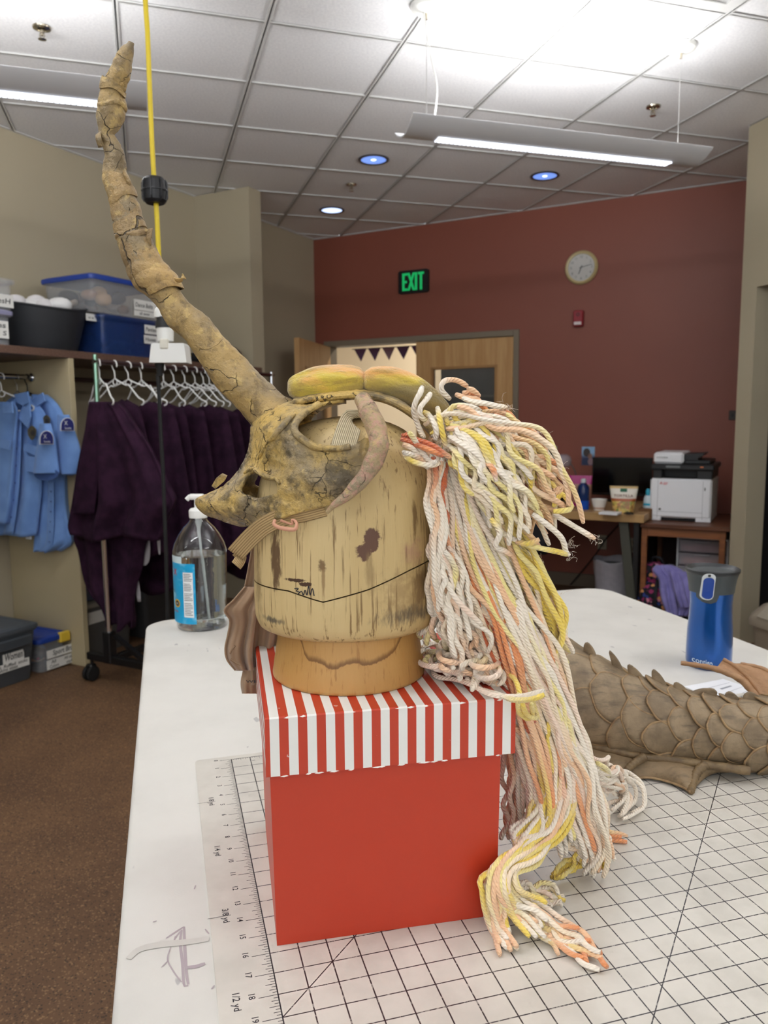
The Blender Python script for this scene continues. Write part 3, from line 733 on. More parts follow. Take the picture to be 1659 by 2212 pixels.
def head_r(z): return np.interp(z, zs, hw), np.interp(z, zs, xc)
def seam_z(s):                             # height of the V seam by position across the face, s = -1 .. 1
    P = [(-1.0, 1243, 0), (-.55, 1274, -.065), (-.2, 1299, -.076), (.25, 1272, -.074), (.65, 1232, -.058), (1.0, 1188, 0)]
    return float(np.interp(s, [p[0] for p in P], [at(750, p[1], HY + p[2])[2] - LZ for p in P]))
nT = 96
def head_pt(t, z, k=1.0):
    w_, xo = head_r(z); return (xo + w_ * k * math.cos(t), w_ * RYK * k * math.sin(t), z)
def zone(z_lo, z_hi, nm, kscale, nrow):
    G = []
    for i in range(nrow + 1):
        row = []
        for j in range(nT):
            t = 2 * math.pi * j / nT; s = math.cos(t)
            sz = seam_z(s) if math.sin(t) < 0 else float(np.interp(s, [-1, 1], [seam_z(-1), seam_z(1)]))
            lo = z_lo if z_lo is not None else sz; hi = z_hi if z_hi is not None else sz - .0011
            z = lo + (hi - lo) * i / nrow
            row.append(head_pt(t, z, kscale))
        G.append(row)
    # rolled-in edges at the seam
    def inner(row, k, dz): return [((p[0] - .0) * k, p[1] * k, p[2] + dz) for p in row]
    if z_lo is None: G.insert(0, inner(G[0], .985, .0012)); G.insert(0, inner(G[0], .9, .004))
    if z_hi is None: G.append(inner(G[-1], .988, -.0008)); G.append(inner(G[-1], .9, .001))
    mb = MB(); mb.grid(G, closed_u=True); m = len(G)
    mb.f.append(tuple(range(nT))[::-1]); mb.f.append(tuple(range((m - 1) * nT, m * nT)))
    return mb.build(nm, WOODH, hb, angle=60)
zone(zs[0], None, 'jaw_block', 1.004, 14)
zone(None, zs[-1], 'crown_block', 1.0, 40)
def base_stain(n, c):
    x, y, z = n.xyz(); fc = n.n('FloatCurve')
    pts = [(-.066, .061), (-.059, .0595), (-.048, .056), (-.041, .046), (-.034, .032), (-.025, .031), (-.0105, .0258), (-.002, .029), (.009, .0315), (.019, .0285), (.0335, .0315), (.044, .0365), (.0505, .046), (.059, .058), (.066, .064)]
    cv = fc.mapping.curves[0]
    for i, (a, b) in enumerate(pts):
        X, Y = (a + .08) / .16, b / .08
        if i < 2: cv.points[i].location = (X, Y)
        else: cv.points.new(X, Y)
    fc.mapping.update(); n.set(fc.inputs['Value'], n.math('MULTIPLY', n.math('ADD', x, .08), 1 / .16))
    d = n.math('SUBTRACT', z, n.math('MULTIPLY', fc.outputs[0], .08)); d = n.math('ADD', d, n.math('MULTIPLY', n.math('SUBTRACT', n.noise(300, 3, .6, n.co('Object', (1, 1, .25))), .5), .004))
    ln = n.math('MULTIPLY', n.step(d, -.0020, -.0006), n.step(d, .0055, .0002))
    front = n.step(y, .0, -.02)
    return n.mix(n.math('MULTIPLY', n.math('MULTIPLY', ln, front), .85), c, (112, 74, 34))
n_b = streak_wood('smooth beech', (190, 146, 84), (180, 134, 72), (164, 118, 62), base_stain, .45)
mb = MB()
zt = float(at(750, 1352, HY)[2] - LZ)
mb.lathe([(.0735, 0), (.0755, .0016), (.0757, .004), (.0735, .018), (.0705, .036), (.0690, .052), (.0684, zt + .004), (.067, zt + .006)], 72, 0, 0, 1.0, .98)
mb.build('neck_base', n_b, hb, angle=50)
# the scribbled signature
mb = MB(); sc_ = [(636, 1272), (645, 1270), (640, 1277), (648, 1278), (643, 1284), (652, 1276), (656, 1285), (660, 1272), (664, 1284), (668, 1262), (671, 1283), (676, 1268), (680, 1284)]
pp = []
for x, y in sc_:
    q = at(x, y, HY - .069); pp.append(q)
Lh = local(hb); path = []
for q in cr(pp, n=50):
    l = Lh(q); w_, xo = head_r(l[2]); s = np.clip((l[0] - xo) / w_, -1, 1); l[1] = -w_ * RYK * math.sqrt(max(0, 1 - s * s)) - .0002; path.append(l)
mb.tube(path, .0005, 5); mb.build('signature', mat('blue black ink', (28, 28, 40), .6), hb)
# ------------------------------------------------------------------ horned bird-skull mask
YM = HY
def m_skull(name, gold, taupe, dark, pink=0.0, cscale=38.0, chips=True):
    n = Nodes(name)
    big = n.noise(13, 5, .62); c = n.mix(n.step(big, .38, .62), taupe, gold)
    mid = n.noise(42, 5, .65); c = n.mix(n.math('MULTIPLY', n.step(mid, .51, .64), .7), c, dark); sp_ = n.noise(230, 4, .7); c = n.mix(n.math('MULTIPLY', n.step(sp_, .54, .68), .5), c, dark)
    hi = n.noise(70, 4, .6, n.co('Object', loc=(3, 1, 7))); c = n.mix(n.math('MULTIPLY', n.step(hi, .56, .66), .6), c, (214, 184, 118))
    wv = n.n('VectorMath', dict(operation='ADD')); nz = n.n('TexNoise', Vector=n.co(), Scale=26.0, Detail=4.0)
    sc = n.n('VectorMath', dict(operation='SCALE')); n.set(sc.inputs[0], nz.outputs['Color']); sc.inputs['Scale'].default_value = .05
    n.set(wv.inputs[0], n.co()); n.set(wv.inputs[1], sc.outputs[0])
    vo = n.n('TexVoronoi', dict(feature='DISTANCE_TO_EDGE'), Vector=wv.outputs[0], Scale=cscale)
    gate = n.step(n.noise(17, 3), .47, .56)
    crack = n.math('MULTIPLY', n.step(vo.outputs[0], .016, .004), gate)
    c = n.mix(n.math('MULTIPLY', crack, .85), c, (58, 50, 40))
    if chips: c = n.mix(n.step(n.noise(58, 3, .5, n.co('Object', loc=(9, 2, 4))), .73, .75), c, (216, 212, 196))
    if pink: c = n.mix(n.math('MULTIPLY', n.step(n.noise(170, 5, .75), .44, .62), pink), c, (200, 150, 132))
    n.col(c); n.p(Roughness=.42, Specular_IOR_Level=.5)
    hgt = n.math('SUBTRACT', n.math('ADD', n.noise(150, 6, .65), n.math('MULTIPLY', n.noise(40, 4), .8)), n.math('MULTIPLY', crack, 1.2))
    n.bump(hgt, .9, .0036); return n.m
SKULL = m_skull('cracked gold skull paint', (206, 172, 96), (146, 130, 102), (72, 64, 50))
HORNM = m_skull('cracked gold horn paint', (182, 152, 96), (150, 132, 102), (110, 92, 62), 0, 30.0, False)
TUSKM = m_skull('pinkish bone paint', (182, 158, 116), (156, 140, 112), (112, 98, 80), .75, 30.0, False)
WRAPM = m_skull('gold leather wrap', (192, 158, 100), (160, 134, 94), (122, 98, 64), 0, 12.0, False)
mk = thing('skull_mask', 'gold horned bird-skull mask with yarn mane on the wooden head', 'mask', (HX, HY, LZ))
LM = local(mk)
def P3(px, py, y): return LM(at(px, py, y))
# ---- shell: one side traced, the other mirrored
FRONT = [(740, 856), (704, 859), (660, 865), (616, 868), (585, 880), (556, 898), (542, 919), (538, 959), (527, 993), (508, 1023), (484, 1047), (451, 1064), (425, 1076), (421, 1086), (427, 1099), (444, 1113), (467, 1121), (501, 1133), (528, 1138)]
BACK = [(569, 1129), (609, 1119), (656, 1105), (704, 1093), (726, 1083), (756, 1058), (778, 1030), (795, 996), (802, 969), (798, 948), (788, 944)]
HOLEB = [(772, 957), (757, 965), (735, 969), (705, 968), (680, 963), (657, 953), (643, 943), (637, 930), (639, 915), (650, 899), (668, 884), (690, 873), (715, 866), (742, 862)]
outline = np.vstack([cr(FRONT + BACK, step=6), cr(HOLEB, step=6)])
EYE_ = cr([(525, 1043), (532, 1027), (545, 1018), (559, 1027), (576, 1035), (592, 1038), (597, 1047), (599, 1064), (589, 1069), (562, 1074), (542, 1074), (528, 1069), (518, 1057)], step=5, closed=True)
frontp = cr(FRONT, step=4)
def inside(p, poly):
    x, y = p; c = False; n = len(poly); j = n - 1
    for i in range(n):
        xi, yi = poly[i]; xj, yj = poly[j]
        if (yi > y) != (yj > y) and x < (xj - xi) * (y - yi) / (yj - yi) + xi: c = not c
        j = i
    return c
def half_w(px, py):
    d = float(np.min(np.hypot(frontp[:, 0] - px, frontp[:, 1] - py)))
    wm = np.interp(px, [421, 440, 470, 510, 560, 620, 700, 800], [.010, .016, .024, .036, .055, .072, .082, .086])
    dm = np.interp(px, [421, 460, 500, 560, 620, 700, 800], [16, 26, 42, 70, 95, 105, 115])
    t = min(d / dm, 1.0); w_ = wm * math.sqrt(max(0.0, 1 - (1 - t) ** 2))
    # hollow behind the snout and above the cheek ridge
    w_ -= .010 * math.exp(-((px - 575) / 36) ** 2 - ((py - 1010) / 30) ** 2)
    w_ += .006 * math.exp(-((px - 690) / 60) ** 2 - ((py - 1040) / 40) ** 2)
    w_ += .004 * math.exp(-((px - 590 + (py - 960) * .55) / 9) ** 2) * (t > .3)
    return w_
pts = [tuple(p) for p in outline]; no = len(pts); pts += [tuple(p) for p in EYE_]; ne = len(EYE_)
edges = [(i, (i + 1) % no) for i in range(no)] + [(no + i, no + (i + 1) % ne) for i in range(ne)]
for gx in np.arange(424, 806, 5.2):
    for gy in np.arange(860, 1140, 5.2):
        p = (gx + RNG.uniform(-1, 1), gy + RNG.uniform(-1, 1))
        if inside(p, outline) and not inside(p, EYE_) and min(np.hypot(outline[:, 0] - p[0], outline[:, 1] - p[1])) > 2.8 and min(np.hypot(EYE_[:, 0] - p[0], EYE_[:, 1] - p[1])) > 3: pts.append(p)
cv, _, cf, *_ = delaunay_2d_cdt([Vector(p) for p in pts], edges, [], 0, 1e-4)
cf = [f for f in cf if inside(np.mean([cv[i][:] for i in f], axis=0), outline) and not inside(np.mean([cv[i][:] for i in f], axis=0), EYE_)]
fb1, fb2, fb3 = Fbm(3, 160), Fbm(4, 420), Fbm(14, 900)
near, isf = [], []
for v in cv:
    w_ = half_w(v[0], v[1]); q = P3(v[0], v[1], YM - w_)
    on_front = float(np.min(np.hypot(frontp[:, 0] - v[0], frontp[:, 1] - v[1]))) < .6
    dsp = (.0016 * fb1(q) + .0010 * fb2(q) + .0007 * fb3(q)) * (0 if on_front else 1)
    near.append(q + np.array([0, -dsp, dsp * .4])); isf.append(on_front)
nv = len(near); far = [np.array([q[0], -q[1], q[2]]) for q in near]
mb = MB(); fmap = {i: (i if isf[i] else nv + i) for i in range(nv)}
mb.add(near + far, [tuple(f) for f in cf] + [tuple(fmap[i] for i in f)[::-1] for f in cf])
sh = mb.build('skull_shell', SKULL, mk, angle=60)
so = sh.modifiers.new('thick', 'SOLIDIFY'); so.thickness = .0032; so.offset = -1
# ---- raised rims: temple hole, cheek ridge, eye socket
def px_tube(name, pts, m, y_of, sides=10, parent=None, bumps=.0, seed=1, n=None, flat=None):
    """tube through (px, py, radius px[, y]) points"""
    A = np.array([(*P3(p[0], p[1], p[3] if len(p) > 3 else y_of(p[0], p[1])), p[2] * scale_px(p[0], p[1], YM)) for p in pts]); A = cr(A, n=n or len(pts) * 8)
    mb = MB(); mb.tube(A[:, :3], A[:, 3], sides, flat=flat)
    if bumps:
        fb = Fbm(seed, 220); mb.v = [tuple(np.array(v) + np.array([fb(v), fb((v[2], v[0], v[1])), fb((v[1], v[2], v[0]))]) * bumps) for v in mb.v]
    return mb.build(name, m, parent or mk, angle=70)
yw = lambda x, y: YM - half_w(x, y) - .0015
px_tube('temple_rim', [(x, y, 8 if 630 < x < 700 else 6) for x, y in HOLEB[1:-2]], SKULL, yw, 8, bumps=.0008)
px_tube('brow_ridge', [(560, 990, 3), (575, 965, 5), (598, 935, 6), (622, 908, 6), (640, 892, 4)], SKULL, yw, 8, bumps=.0008, seed=5)
px_tube('socket_ridge', [(528, 1022, 3), (545, 1013, 4), (562, 1021, 5), (580, 1030, 5), (596, 1034, 4), (604, 1046, 3)], SKULL, yw, 8, bumps=.0006, seed=6)
# ---- crest strip that arches back over the head
cp = cr([(640, 872), (672, 866), (704, 862), (745, 857), (785, 856), (825, 862), (860, 876), (895, 899), (925, 925), (948, 950)], n=60)
G = []
for k in range(9):
    yy = -.030 + .060 * k / 8; lift = .004 * (1 - (yy / .03) ** 2)
    G.append([P3(x, y, YM) + np.array([0, yy, lift + .0006 * fb1((x * .002, yy, 0))]) for x, y in cp])
mb = MB(); mb.grid(G); crs = mb.build('crest_strip', SKULL, mk, angle=60)
so = crs.modifiers.new('thick', 'SOLIDIFY'); so.thickness = .0045; so.offset = 0
for s in (-1, 1):
    mb = MB(); mb.tube([P3(x, y, YM) + np.array([0, s * .030, 0]) for x, y in cp[8:]], .0028, 8); mb.build('crest_edge', SKULL, mk)
# ---- tusks that curl from the crest down to the jaw
tusk = [(783, 862, 17), (790, 876, 19), (797, 893, 20), (808, 912, 20), (817, 935, 19), (818, 960, 19), (812, 985, 18), (800, 1010, 17), (783, 1034, 15), (762, 1056, 12), (740, 1076, 9), (720, 1094, 6), (706, 1106, 4)]
ty = lambda x, y: YM - np.interp(y, [860, 900, 960, 1040, 1110], [.060, .084, .098, .100, .094])
tk = px_tube('cheek_tusk', tusk, TUSKM, ty, 16, bumps=.0009, seed=9)
me = tk.data.copy(); me.transform(Matrix.Scale(-1, 4, (0, 1, 0))); me.flip_normals(); put('cheek_tusk', me, TUSKM, mk)
# ---- horn
horn = [(283, 92, 6), (281, 99, 8), (277, 106, 12), (268, 128, 18), (259, 155, 22), (248, 180, 25), (243, 196, 24), (243, 222, 27), (241, 245, 26), (236, 263, 25), (231, 285, 20), (230, 296, 19), (237, 309, 21), (245, 331, 23), (246, 353, 24.5), (247, 372, 25), (255, 399, 26), (263, 421, 27), (271, 445, 28), (275, 472, 29), (282, 494, 30), (290, 515, 32), (302, 548, 34), (315, 575, 35), (332, 600, 36), (352, 624, 34), (370, 650, 33), (386, 676, 34), (423, 710, 35), (456, 752, 37), (487, 788, 40), (518, 824, 43), (546, 855, 45), (574, 884, 50), (598, 905, 58), (612, 920, 60)]
A = np.array([(*P3(x, y, YM), r * scale_px(x, y, YM)) for x, y, r in horn]); HA = cr(A, n=210)
mb = MB(); mb.tube(HA[:, :3], HA[:, 3], 28)
fbh, fbh2, fbh3 = Fbm(11, 90), Fbm(12, 300), Fbm(13, 800)
ctr = np.repeat(HA[:, :3], 28, 0)
V = np.array(mb.v); D = V - ctr; D /= np.linalg.norm(D, axis=1)[:, None] + 1e-9
V = V + D * np.array([0.0016 * fbh(v) + .0008 * fbh2(v) + .0004 * fbh3(v) for v in V])[:, None]; mb.v = [tuple(v) for v in V]
mb.build('horn', HORNM, mk, angle=70)
Hs = np.r_[0, np.cumsum(np.linalg.norm(np.diff(HA[:, :3], axis=0), axis=1))]
def horn_at(py):                            # arc length where the traced axis passes image row py
    ys = np.array([h_[1] for h_ in horn]); ss = np.linspace(0, 1, len(ys)); return np.interp(py, cr(np.array([(h_[0], h_[1]) for h_ in horn], float), n=210)[:, 1], np.arange(210))
def band(py0, py1, grow, tilt, seed, m=WRAPM, name='wrap_strip'):
    i0, i1 = horn_at(py0), horn_at(py1); k = max(6, int((i1 - i0) * .9)); idx = np.linspace(i0, i1, k)
    C_ = np.stack([np.interp(idx, np.arange(210), HA[:, j]) for j in range(4)], 1)
    T = np.gradient(C_[:, :3], axis=0); T /= np.linalg.norm(T, axis=1)[:, None]
    mb = MB(); G = []
    fb = Fbm(seed, 120)
    rows = []
    for i in range(k):
        X = np.cross(T[i], (0, 1.0, 0)); X /= np.linalg.norm(X); Y = np.cross(T[i], X); row = []
        for q in range(26):
            a = 2 * math.pi * q / 26; rr = C_[i, 3] + grow * (1.0 + .5 * math.sin(math.pi * i / (k - 1)))
            sh_ = tilt * math.cos(a) + .0012 * math.sin(3 * a + seed)
            p = C_[i, :3] + T[i] * sh_ + rr * (math.cos(a) * X + math.sin(a) * Y); row.append(p * (1 + 0) + .0006 * fb(p) * (math.cos(a) * X + math.sin(a) * Y))
        rows.append(row)
    # turned-in ends so that the strip reads as a layer with thickness
    def shrink(row, c, f): return [c + (p - c) * f for p in row]
    rows.insert(0, shrink(rows[0], np.mean(rows[0], axis=0), .93)); rows.append(shrink(rows[-1], np.mean(rows[-1], axis=0), .93))
    mb.grid(rows, closed_u=True); return mb.build(name, m, mk, angle=50)
for k, (a, b, g, t) in enumerate(((372, 412, .0007, .002), (408, 428, .0013, -.003), (424, 470, .0010, .004), (466, 500, .0014, -.003), (494, 506, .0020, .003), (503, 570, .0012, .006), (562, 588, .0020, .006), (582, 612, .0026, .007), (604, 622, .0016, .006))): band(a, b, g, t, k)
for k, (a, b, g, t) in enumerate(((180, 198, .0010, .002), (222, 232, .0012, -.002))): band(a, b, g, t, 20 + k, HORNM, 'torn_layer')
def ribbon(name, pts, width, m, parent=mk, nrm=(0, 1, 0), n=24, ribs=0, thick=.0008):
    """flat strap through 3D points"""
    C_ = cr(pts, n=n); T = np.gradient(C_, axis=0); T /= np.linalg.norm(T, axis=1)[:, None]
    B = np.cross(T, np.asarray(nrm, float)); B /= np.linalg.norm(B, axis=1)[:, None] + 1e-9
    k = max(2, ribs * 2 + 1 if ribs else 2); G = []
    N_ = np.cross(B, T)
    for j in range(k):
        s = (j / (k - 1) - .5); off = (.0005 if ribs and j % 2 else 0)
        G.append(C_ + B * (s * np.asarray(width))[..., None] if np.ndim(width) else C_ + B * s * width + N_ * off)
    mb = MB(); mb.grid(G, uv=[(i / n, j / (k - 1)) for j in range(k) for i in range(n)]); o = mb.build(name, m, parent, angle=60)
    so = o.modifiers.new('thick', 'SOLIDIFY'); so.thickness = thick; so.offset = 0; return o
ribbon('loose_strip', [P3(378, 604, YM - .012), P3(386, 606, YM - .014), P3(395, 603, YM - .013), P3(398, 597, YM - .01), P3(393, 595, YM - .01)], .0048, WRAPM, nrm=(.3, .5, .8), n=12)
ribbon('loose_strip', [P3(322, 530, YM - .008), P3(321, 515, YM - .01), P3(323, 503, YM - .010), P3(325, 494, YM - .008)], .0050, WRAPM, nrm=(.3, 1, 0), n=10)
ribbon('loose_strip', [P3(266, 372, YM - .006), P3(274, 385, YM - .008), P3(281, 399, YM - .008)], .004, WRAPM, nrm=(.3, 1, 0), n=8)
ribbon('loose_strip', [P3(212, 288, YM - .006), P3(213, 300, YM - .01), P3(219, 318, YM - .008)], .006, HORNM, nrm=(.3, 1, 0), n=8)
# flake of the far eyebrow standing out beyond the snout
mb = MB(); mb.prism([P3(x, y, YM + .022) for x, y in ((457, 1050), (466, 1034), (478, 1025), (489, 1030), (484, 1040), (465, 1056))], (0, .006, .001)); mb.build('brow_flake', SKULL, mk, angle=30)
# ---- straps
def m_rib(name, c1, c2, nrib):
    n = Nodes(name); u = n.n('UVMap'); v = n.xyz(u.outputs[0])[1]; w = n.math('ABSOLUTE', n.math('SINE', n.math('MULTIPLY', v, math.pi * nrib)))
    n.col(n.mix(n.step(w, .2, .7), c2, c1)); n.p(Roughness=.8); n.bump(w, .6, .0008); return n.m
ELAS = m_rib('ribbed beige elastic', (206, 192, 160), (164, 148, 116), 13); ELAST = m_rib('tan elastic', (190, 160, 112), (150, 122, 82), 8); PINKE = mat('pink rubber cord', (206, 150, 122), .6)
hzr = lambda px, py, lift=.0015: None
def on_head(px, py, lift=.0012):
    """point on the head block's surface seen at a pixel"""
    d = ray(px, py); best = None
    for y in np.linspace(HY - .12, HY + .01, 140):
        p = LM(CAM + d * (y / d[1])); z = p[2]
        if z > zs[-1]: w_, xo = hw[-1], xc[-1]
        else: w_, xo = head_r(z)
        e = ((p[0] - xo) / (w_ + lift)) ** 2 + (p[1] / (w_ * RYK + lift)) ** 2
        if z <= zs[-1] + .001 and e <= 1: return p
    return P3(px, py, HY - .04)
ribbon('head_strap', [P3(738, 985, YM - .082), P3(742, 965, YM - .079), P3(748, 943, YM - .0715), P3(755, 922, YM - .060), P3(761, 906, YM - .042), P3(764, 899, YM - .01)], .0215, ELAS, nrm=(0, 1, .25), ribs=9)
ribbon('chin_strap', [on_head(700, 1096, .004), on_head(655, 1108, .004), on_head(610, 1118, .004), P3(572, 1136, YM - .062), P3(545, 1158, YM - .056), P3(522, 1182, YM - .05), P3(508, 1198, YM - .046)], .017, ELAST, nrm=(0, 1, .2), ribs=6)
ribbon('chin_strap_end', [P3(512, 1192, YM - .042), P3(520, 1202, YM - .04), P3(516, 1214, YM - .042), P3(510, 1222, YM - .044)], .011, ELAST, nrm=(0, 1, .2), n=10)
px_tube('elastic_loop', [(594, 1124, 3.4, YM - .085), (592, 1132, 3.4, YM - .088), (602, 1139, 4, YM - .09), (622, 1143, 4.4, YM - .09), (637, 1143, 4, YM - .09), (641, 1132, 3.4, YM - .086), (636, 1124, 2.5, YM - .083), (630, 1124, 2.2, YM - .082), (632, 1132, 2.2, YM - .082), (622, 1130, 2.2, YM - .08), (606, 1124, 2.6, YM - .082)], PINKE, None, 8)
# ---- wool roll on the crest
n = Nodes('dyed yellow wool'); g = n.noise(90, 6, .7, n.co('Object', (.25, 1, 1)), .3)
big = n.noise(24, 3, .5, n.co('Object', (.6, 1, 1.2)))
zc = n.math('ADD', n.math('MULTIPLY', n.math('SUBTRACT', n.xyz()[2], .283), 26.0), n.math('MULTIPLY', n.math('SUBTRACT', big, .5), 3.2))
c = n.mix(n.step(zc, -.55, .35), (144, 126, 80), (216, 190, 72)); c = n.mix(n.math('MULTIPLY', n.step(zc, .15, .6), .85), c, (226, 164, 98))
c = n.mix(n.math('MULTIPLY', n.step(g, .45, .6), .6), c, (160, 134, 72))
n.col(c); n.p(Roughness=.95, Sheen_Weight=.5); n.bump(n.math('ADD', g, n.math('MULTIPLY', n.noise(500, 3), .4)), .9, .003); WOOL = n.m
def lobe(pts, seed):
    A = np.array([(*P3(x, y, YM), r * scale_px(x, y, YM)) for x, y, r in pts]); A = cr(A, n=70)
    mb = MB(); mb.tube(A[:, :3], A[:, 3], 40, flat=.95); fb = Fbm(seed, 90); rs = np.random.RandomState(seed); ph = rs.uniform(0, 6.28, 6)
    V = []
    for i in range(70):
        for q in range(40):
            a = 2 * math.pi * q / 40; v = np.array(mb.v[i * 40 + q]); c_ = A[i, :3]
            gr = .035 * math.sin(5 * a + ph[0] + i * .03) + .025 * math.sin(9 * a + ph[1] - i * .05) + .02 * math.sin(14 * a + ph[2])
            V.append(tuple(c_ + (v - c_) * (1 + gr + .06 * fb(v))))
    mb.v = V; return mb.build('wool_lobe', WOOL, mk, angle=80)
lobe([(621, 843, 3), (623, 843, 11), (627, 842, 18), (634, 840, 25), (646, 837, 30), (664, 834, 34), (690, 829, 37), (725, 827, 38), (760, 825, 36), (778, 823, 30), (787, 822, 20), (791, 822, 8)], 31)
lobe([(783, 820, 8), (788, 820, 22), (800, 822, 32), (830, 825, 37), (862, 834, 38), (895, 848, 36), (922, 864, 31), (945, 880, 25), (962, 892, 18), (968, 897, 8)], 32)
# ------------------------------------------------------------------ yarn mane
n = Nodes('dyed wool yarn'); at_ = n.n('VertexColor', dict(layer_name='dye')); uvn = n.n('UVMap'); ux = n.xyz(uvn.outputs[0])
tw = n.math('SINE', n.math('MULTIPLY', n.math('ADD', ux[0], n.math('MULTIPLY', ux[1], 4.0)), 2 * math.pi * 1.0))
fz = n.noise(900, 3)
n.col(n.mix(n.math('MULTIPLY', n.step(fz, .5, .7), .12), at_.outputs[0], (255, 250, 240))); n.p(Roughness=.95, Sheen_Weight=.35, Specular_IOR_Level=.2)
n.bump(n.math('ADD', tw, n.math('MULTIPLY', fz, .8)), .7, .0006); YARN = n.m
mane = bpy.data.objects.new('mane', None); COL.objects.link(mane); mane.parent = mk; mane.empty_display_size = .02
DYE = dict(w=(252, 240, 222), c=(252, 232, 202), p=(250, 204, 162), o=(240, 156, 102), r=(212, 112, 72), y=(246, 216, 100), l=(250, 232, 156), k=(250, 222, 200))
DY = {k: np.array(lin(v)) for k, v in DYE.items()}
YR = np.random.RandomState(21)
def dye(n_, prog):
    """colours along a strand: prog is a string of dye letters from root to tip"""
    cs = np.array([DY[c] for c in prog]); t = np.linspace(0, len(cs) - 1, n_); i = np.minimum(t.astype(int), len(cs) - 2) if len(cs) > 1 else np.zeros(n_, int)
    if len(cs) == 1: return np.repeat(cs, n_, 0)
    u = (t - i)[:, None]; u = u * u * (3 - 2 * u); return cs[i] * (1 - u) + cs[i + 1] * u
FILL = MB()
def strand(P, prog, r=.0024, parent=mane, filler=False):
    """P: world points of one strand of yarn"""
    P = cr(P, step=.0045); n_ = len(P); L = np.array([LM(p) for p in P])
    rr = np.full(n_, r) * (1 + .08 * smooth_noise(n_, YR, 10)); rr[-1] *= .75; rr[0] *= .8
    if filler: FILL.tube(L, rr * 1.15, 6, uvk=.0042, cols=dye(n_, prog)); return None
    mb = MB(); mb.tube(L, rr, 7, uvk=.0042, cols=dye(n_, prog)); me = mb.mesh('yarn_strand', True, None)
    return put('yarn_strand', me, YARN, parent)
PROGS = ['wwcw', 'wcpw', 'wlyw', 'cpow', 'wwww', 'cwlw', 'pwcw', 'lywc', 'wkww', 'owcw', 'wyyl', 'cppw']
def px3(p): return at(p[0], p[1], p[2])
def bundle(guide, n_, progs=PROGS, wig=.004, r=.0024, t0=(0, .04), t1=(.93, 1.0), seed=0, ground=None, free=0.0, shell=False, push=None, filler=False):
    """guide: (px, py, distance, spread px across, spread m in depth); strands run side by side along it"""
    rs = np.random.RandomState(100 + seed)
    G = cr(np.array([(*px3(g), g[3] * scale_px(g[0], g[1], g[2]), g[4]) for g in guide], float), n=60)
    C_ = G[:, :3]; T = np.gradient(C_, axis=0); T /= np.linalg.norm(T, axis=1)[:, None]
    V = C_ - CAM; V /= np.linalg.norm(V, axis=1)[:, None]
    S = np.cross(T, V); S /= np.linalg.norm(S, axis=1)[:, None] + 1e-9      # across the bundle, as seen
    D = np.cross(S, T)                                                    # depth
    D *= np.sign(np.sum(D * V, axis=1))[:, None]                          # away from the camera
    for k in range(n_):
        # spread the strands evenly over the cross-section
        a = (k + .5) / n_ * 2 - 1 + rs.uniform(-.5, .5) / n_; b = rs.uniform(-1, 1) if not shell else -math.sqrt(max(0, 1 - a * a)) + rs.uniform(0, .5)
        lo, hi = rs.uniform(*t0), rs.uniform(*t1); i0, i1 = int(lo * 59), max(int(hi * 59), int(lo * 59) + 8)
        m = i1 - i0 + 1; ii = np.arange(i0, i1 + 1)
        wa, wd_ = smooth_noise(m, rs, 7), smooth_noise(m, rs, 6); drift = smooth_noise(m, rs, 3) * .35
        off = np.clip(a + drift, -1.15, 1.15)
        fr = free * np.clip((np.linspace(0, 1, m) - .7) / .3, 0, 1) ** 1.5
        P = C_[ii] + S[ii] * (off * G[ii, 3] + wig * wa + fr * rs.uniform(-1, 1))[:, None] + D[ii] * (b * G[ii, 4] + wig * .6 * wd_)[:, None]
        if push: P = push(P)
        if ground is not None: P[:, 2] = np.maximum(P[:, 2], ground + r + (abs(b) * .006))
        strand(P[::2] if m > 30 else P, progs[rs.randint(len(progs))], r * rs.uniform(.92, 1.12), filler=filler)
WT = BZ + .0002                             # top of the cutting mat
LX = rm                                     # keep the name of the room helper
def off_box(P):
    """keep yarn out of the box: right of its side or above its lid"""
    c, s = math.cos(BA), math.sin(BA)
    Q = P.copy()
    for p in Q:
        dx, dy = p[0] + .1024, p[1] - .627; x, y = c * dx + s * dy, -s * dx + c * dy
        if -.004 < x < BW + .004 and -.004 < y < BD + .004 and p[2] < LZ + .003:
            if p[2] > LZ - .022: p[2] = LZ + .0032
            else:
                x = BW + .005; p[0] = -.1024 + c * x - s * y; p[1] = .627 + s * x + c * y
    return Q
def keep_out(P):
    """keep yarn off the wooden head as well"""
    Q = off_box(P)
    for p in Q:
        l = LM(p)
        if zs[0] < l[2] < zs[-1]:
            w_, xo = head_r(l[2]); e = math.hypot((l[0] - xo) / (w_ + .004), l[1] / (w_ * RYK + .004))
            if e < 1 and e > .05: p[0] = HX + xo + (l[0] - xo) / e; p[1] = HY + l[1] / e
    return Q
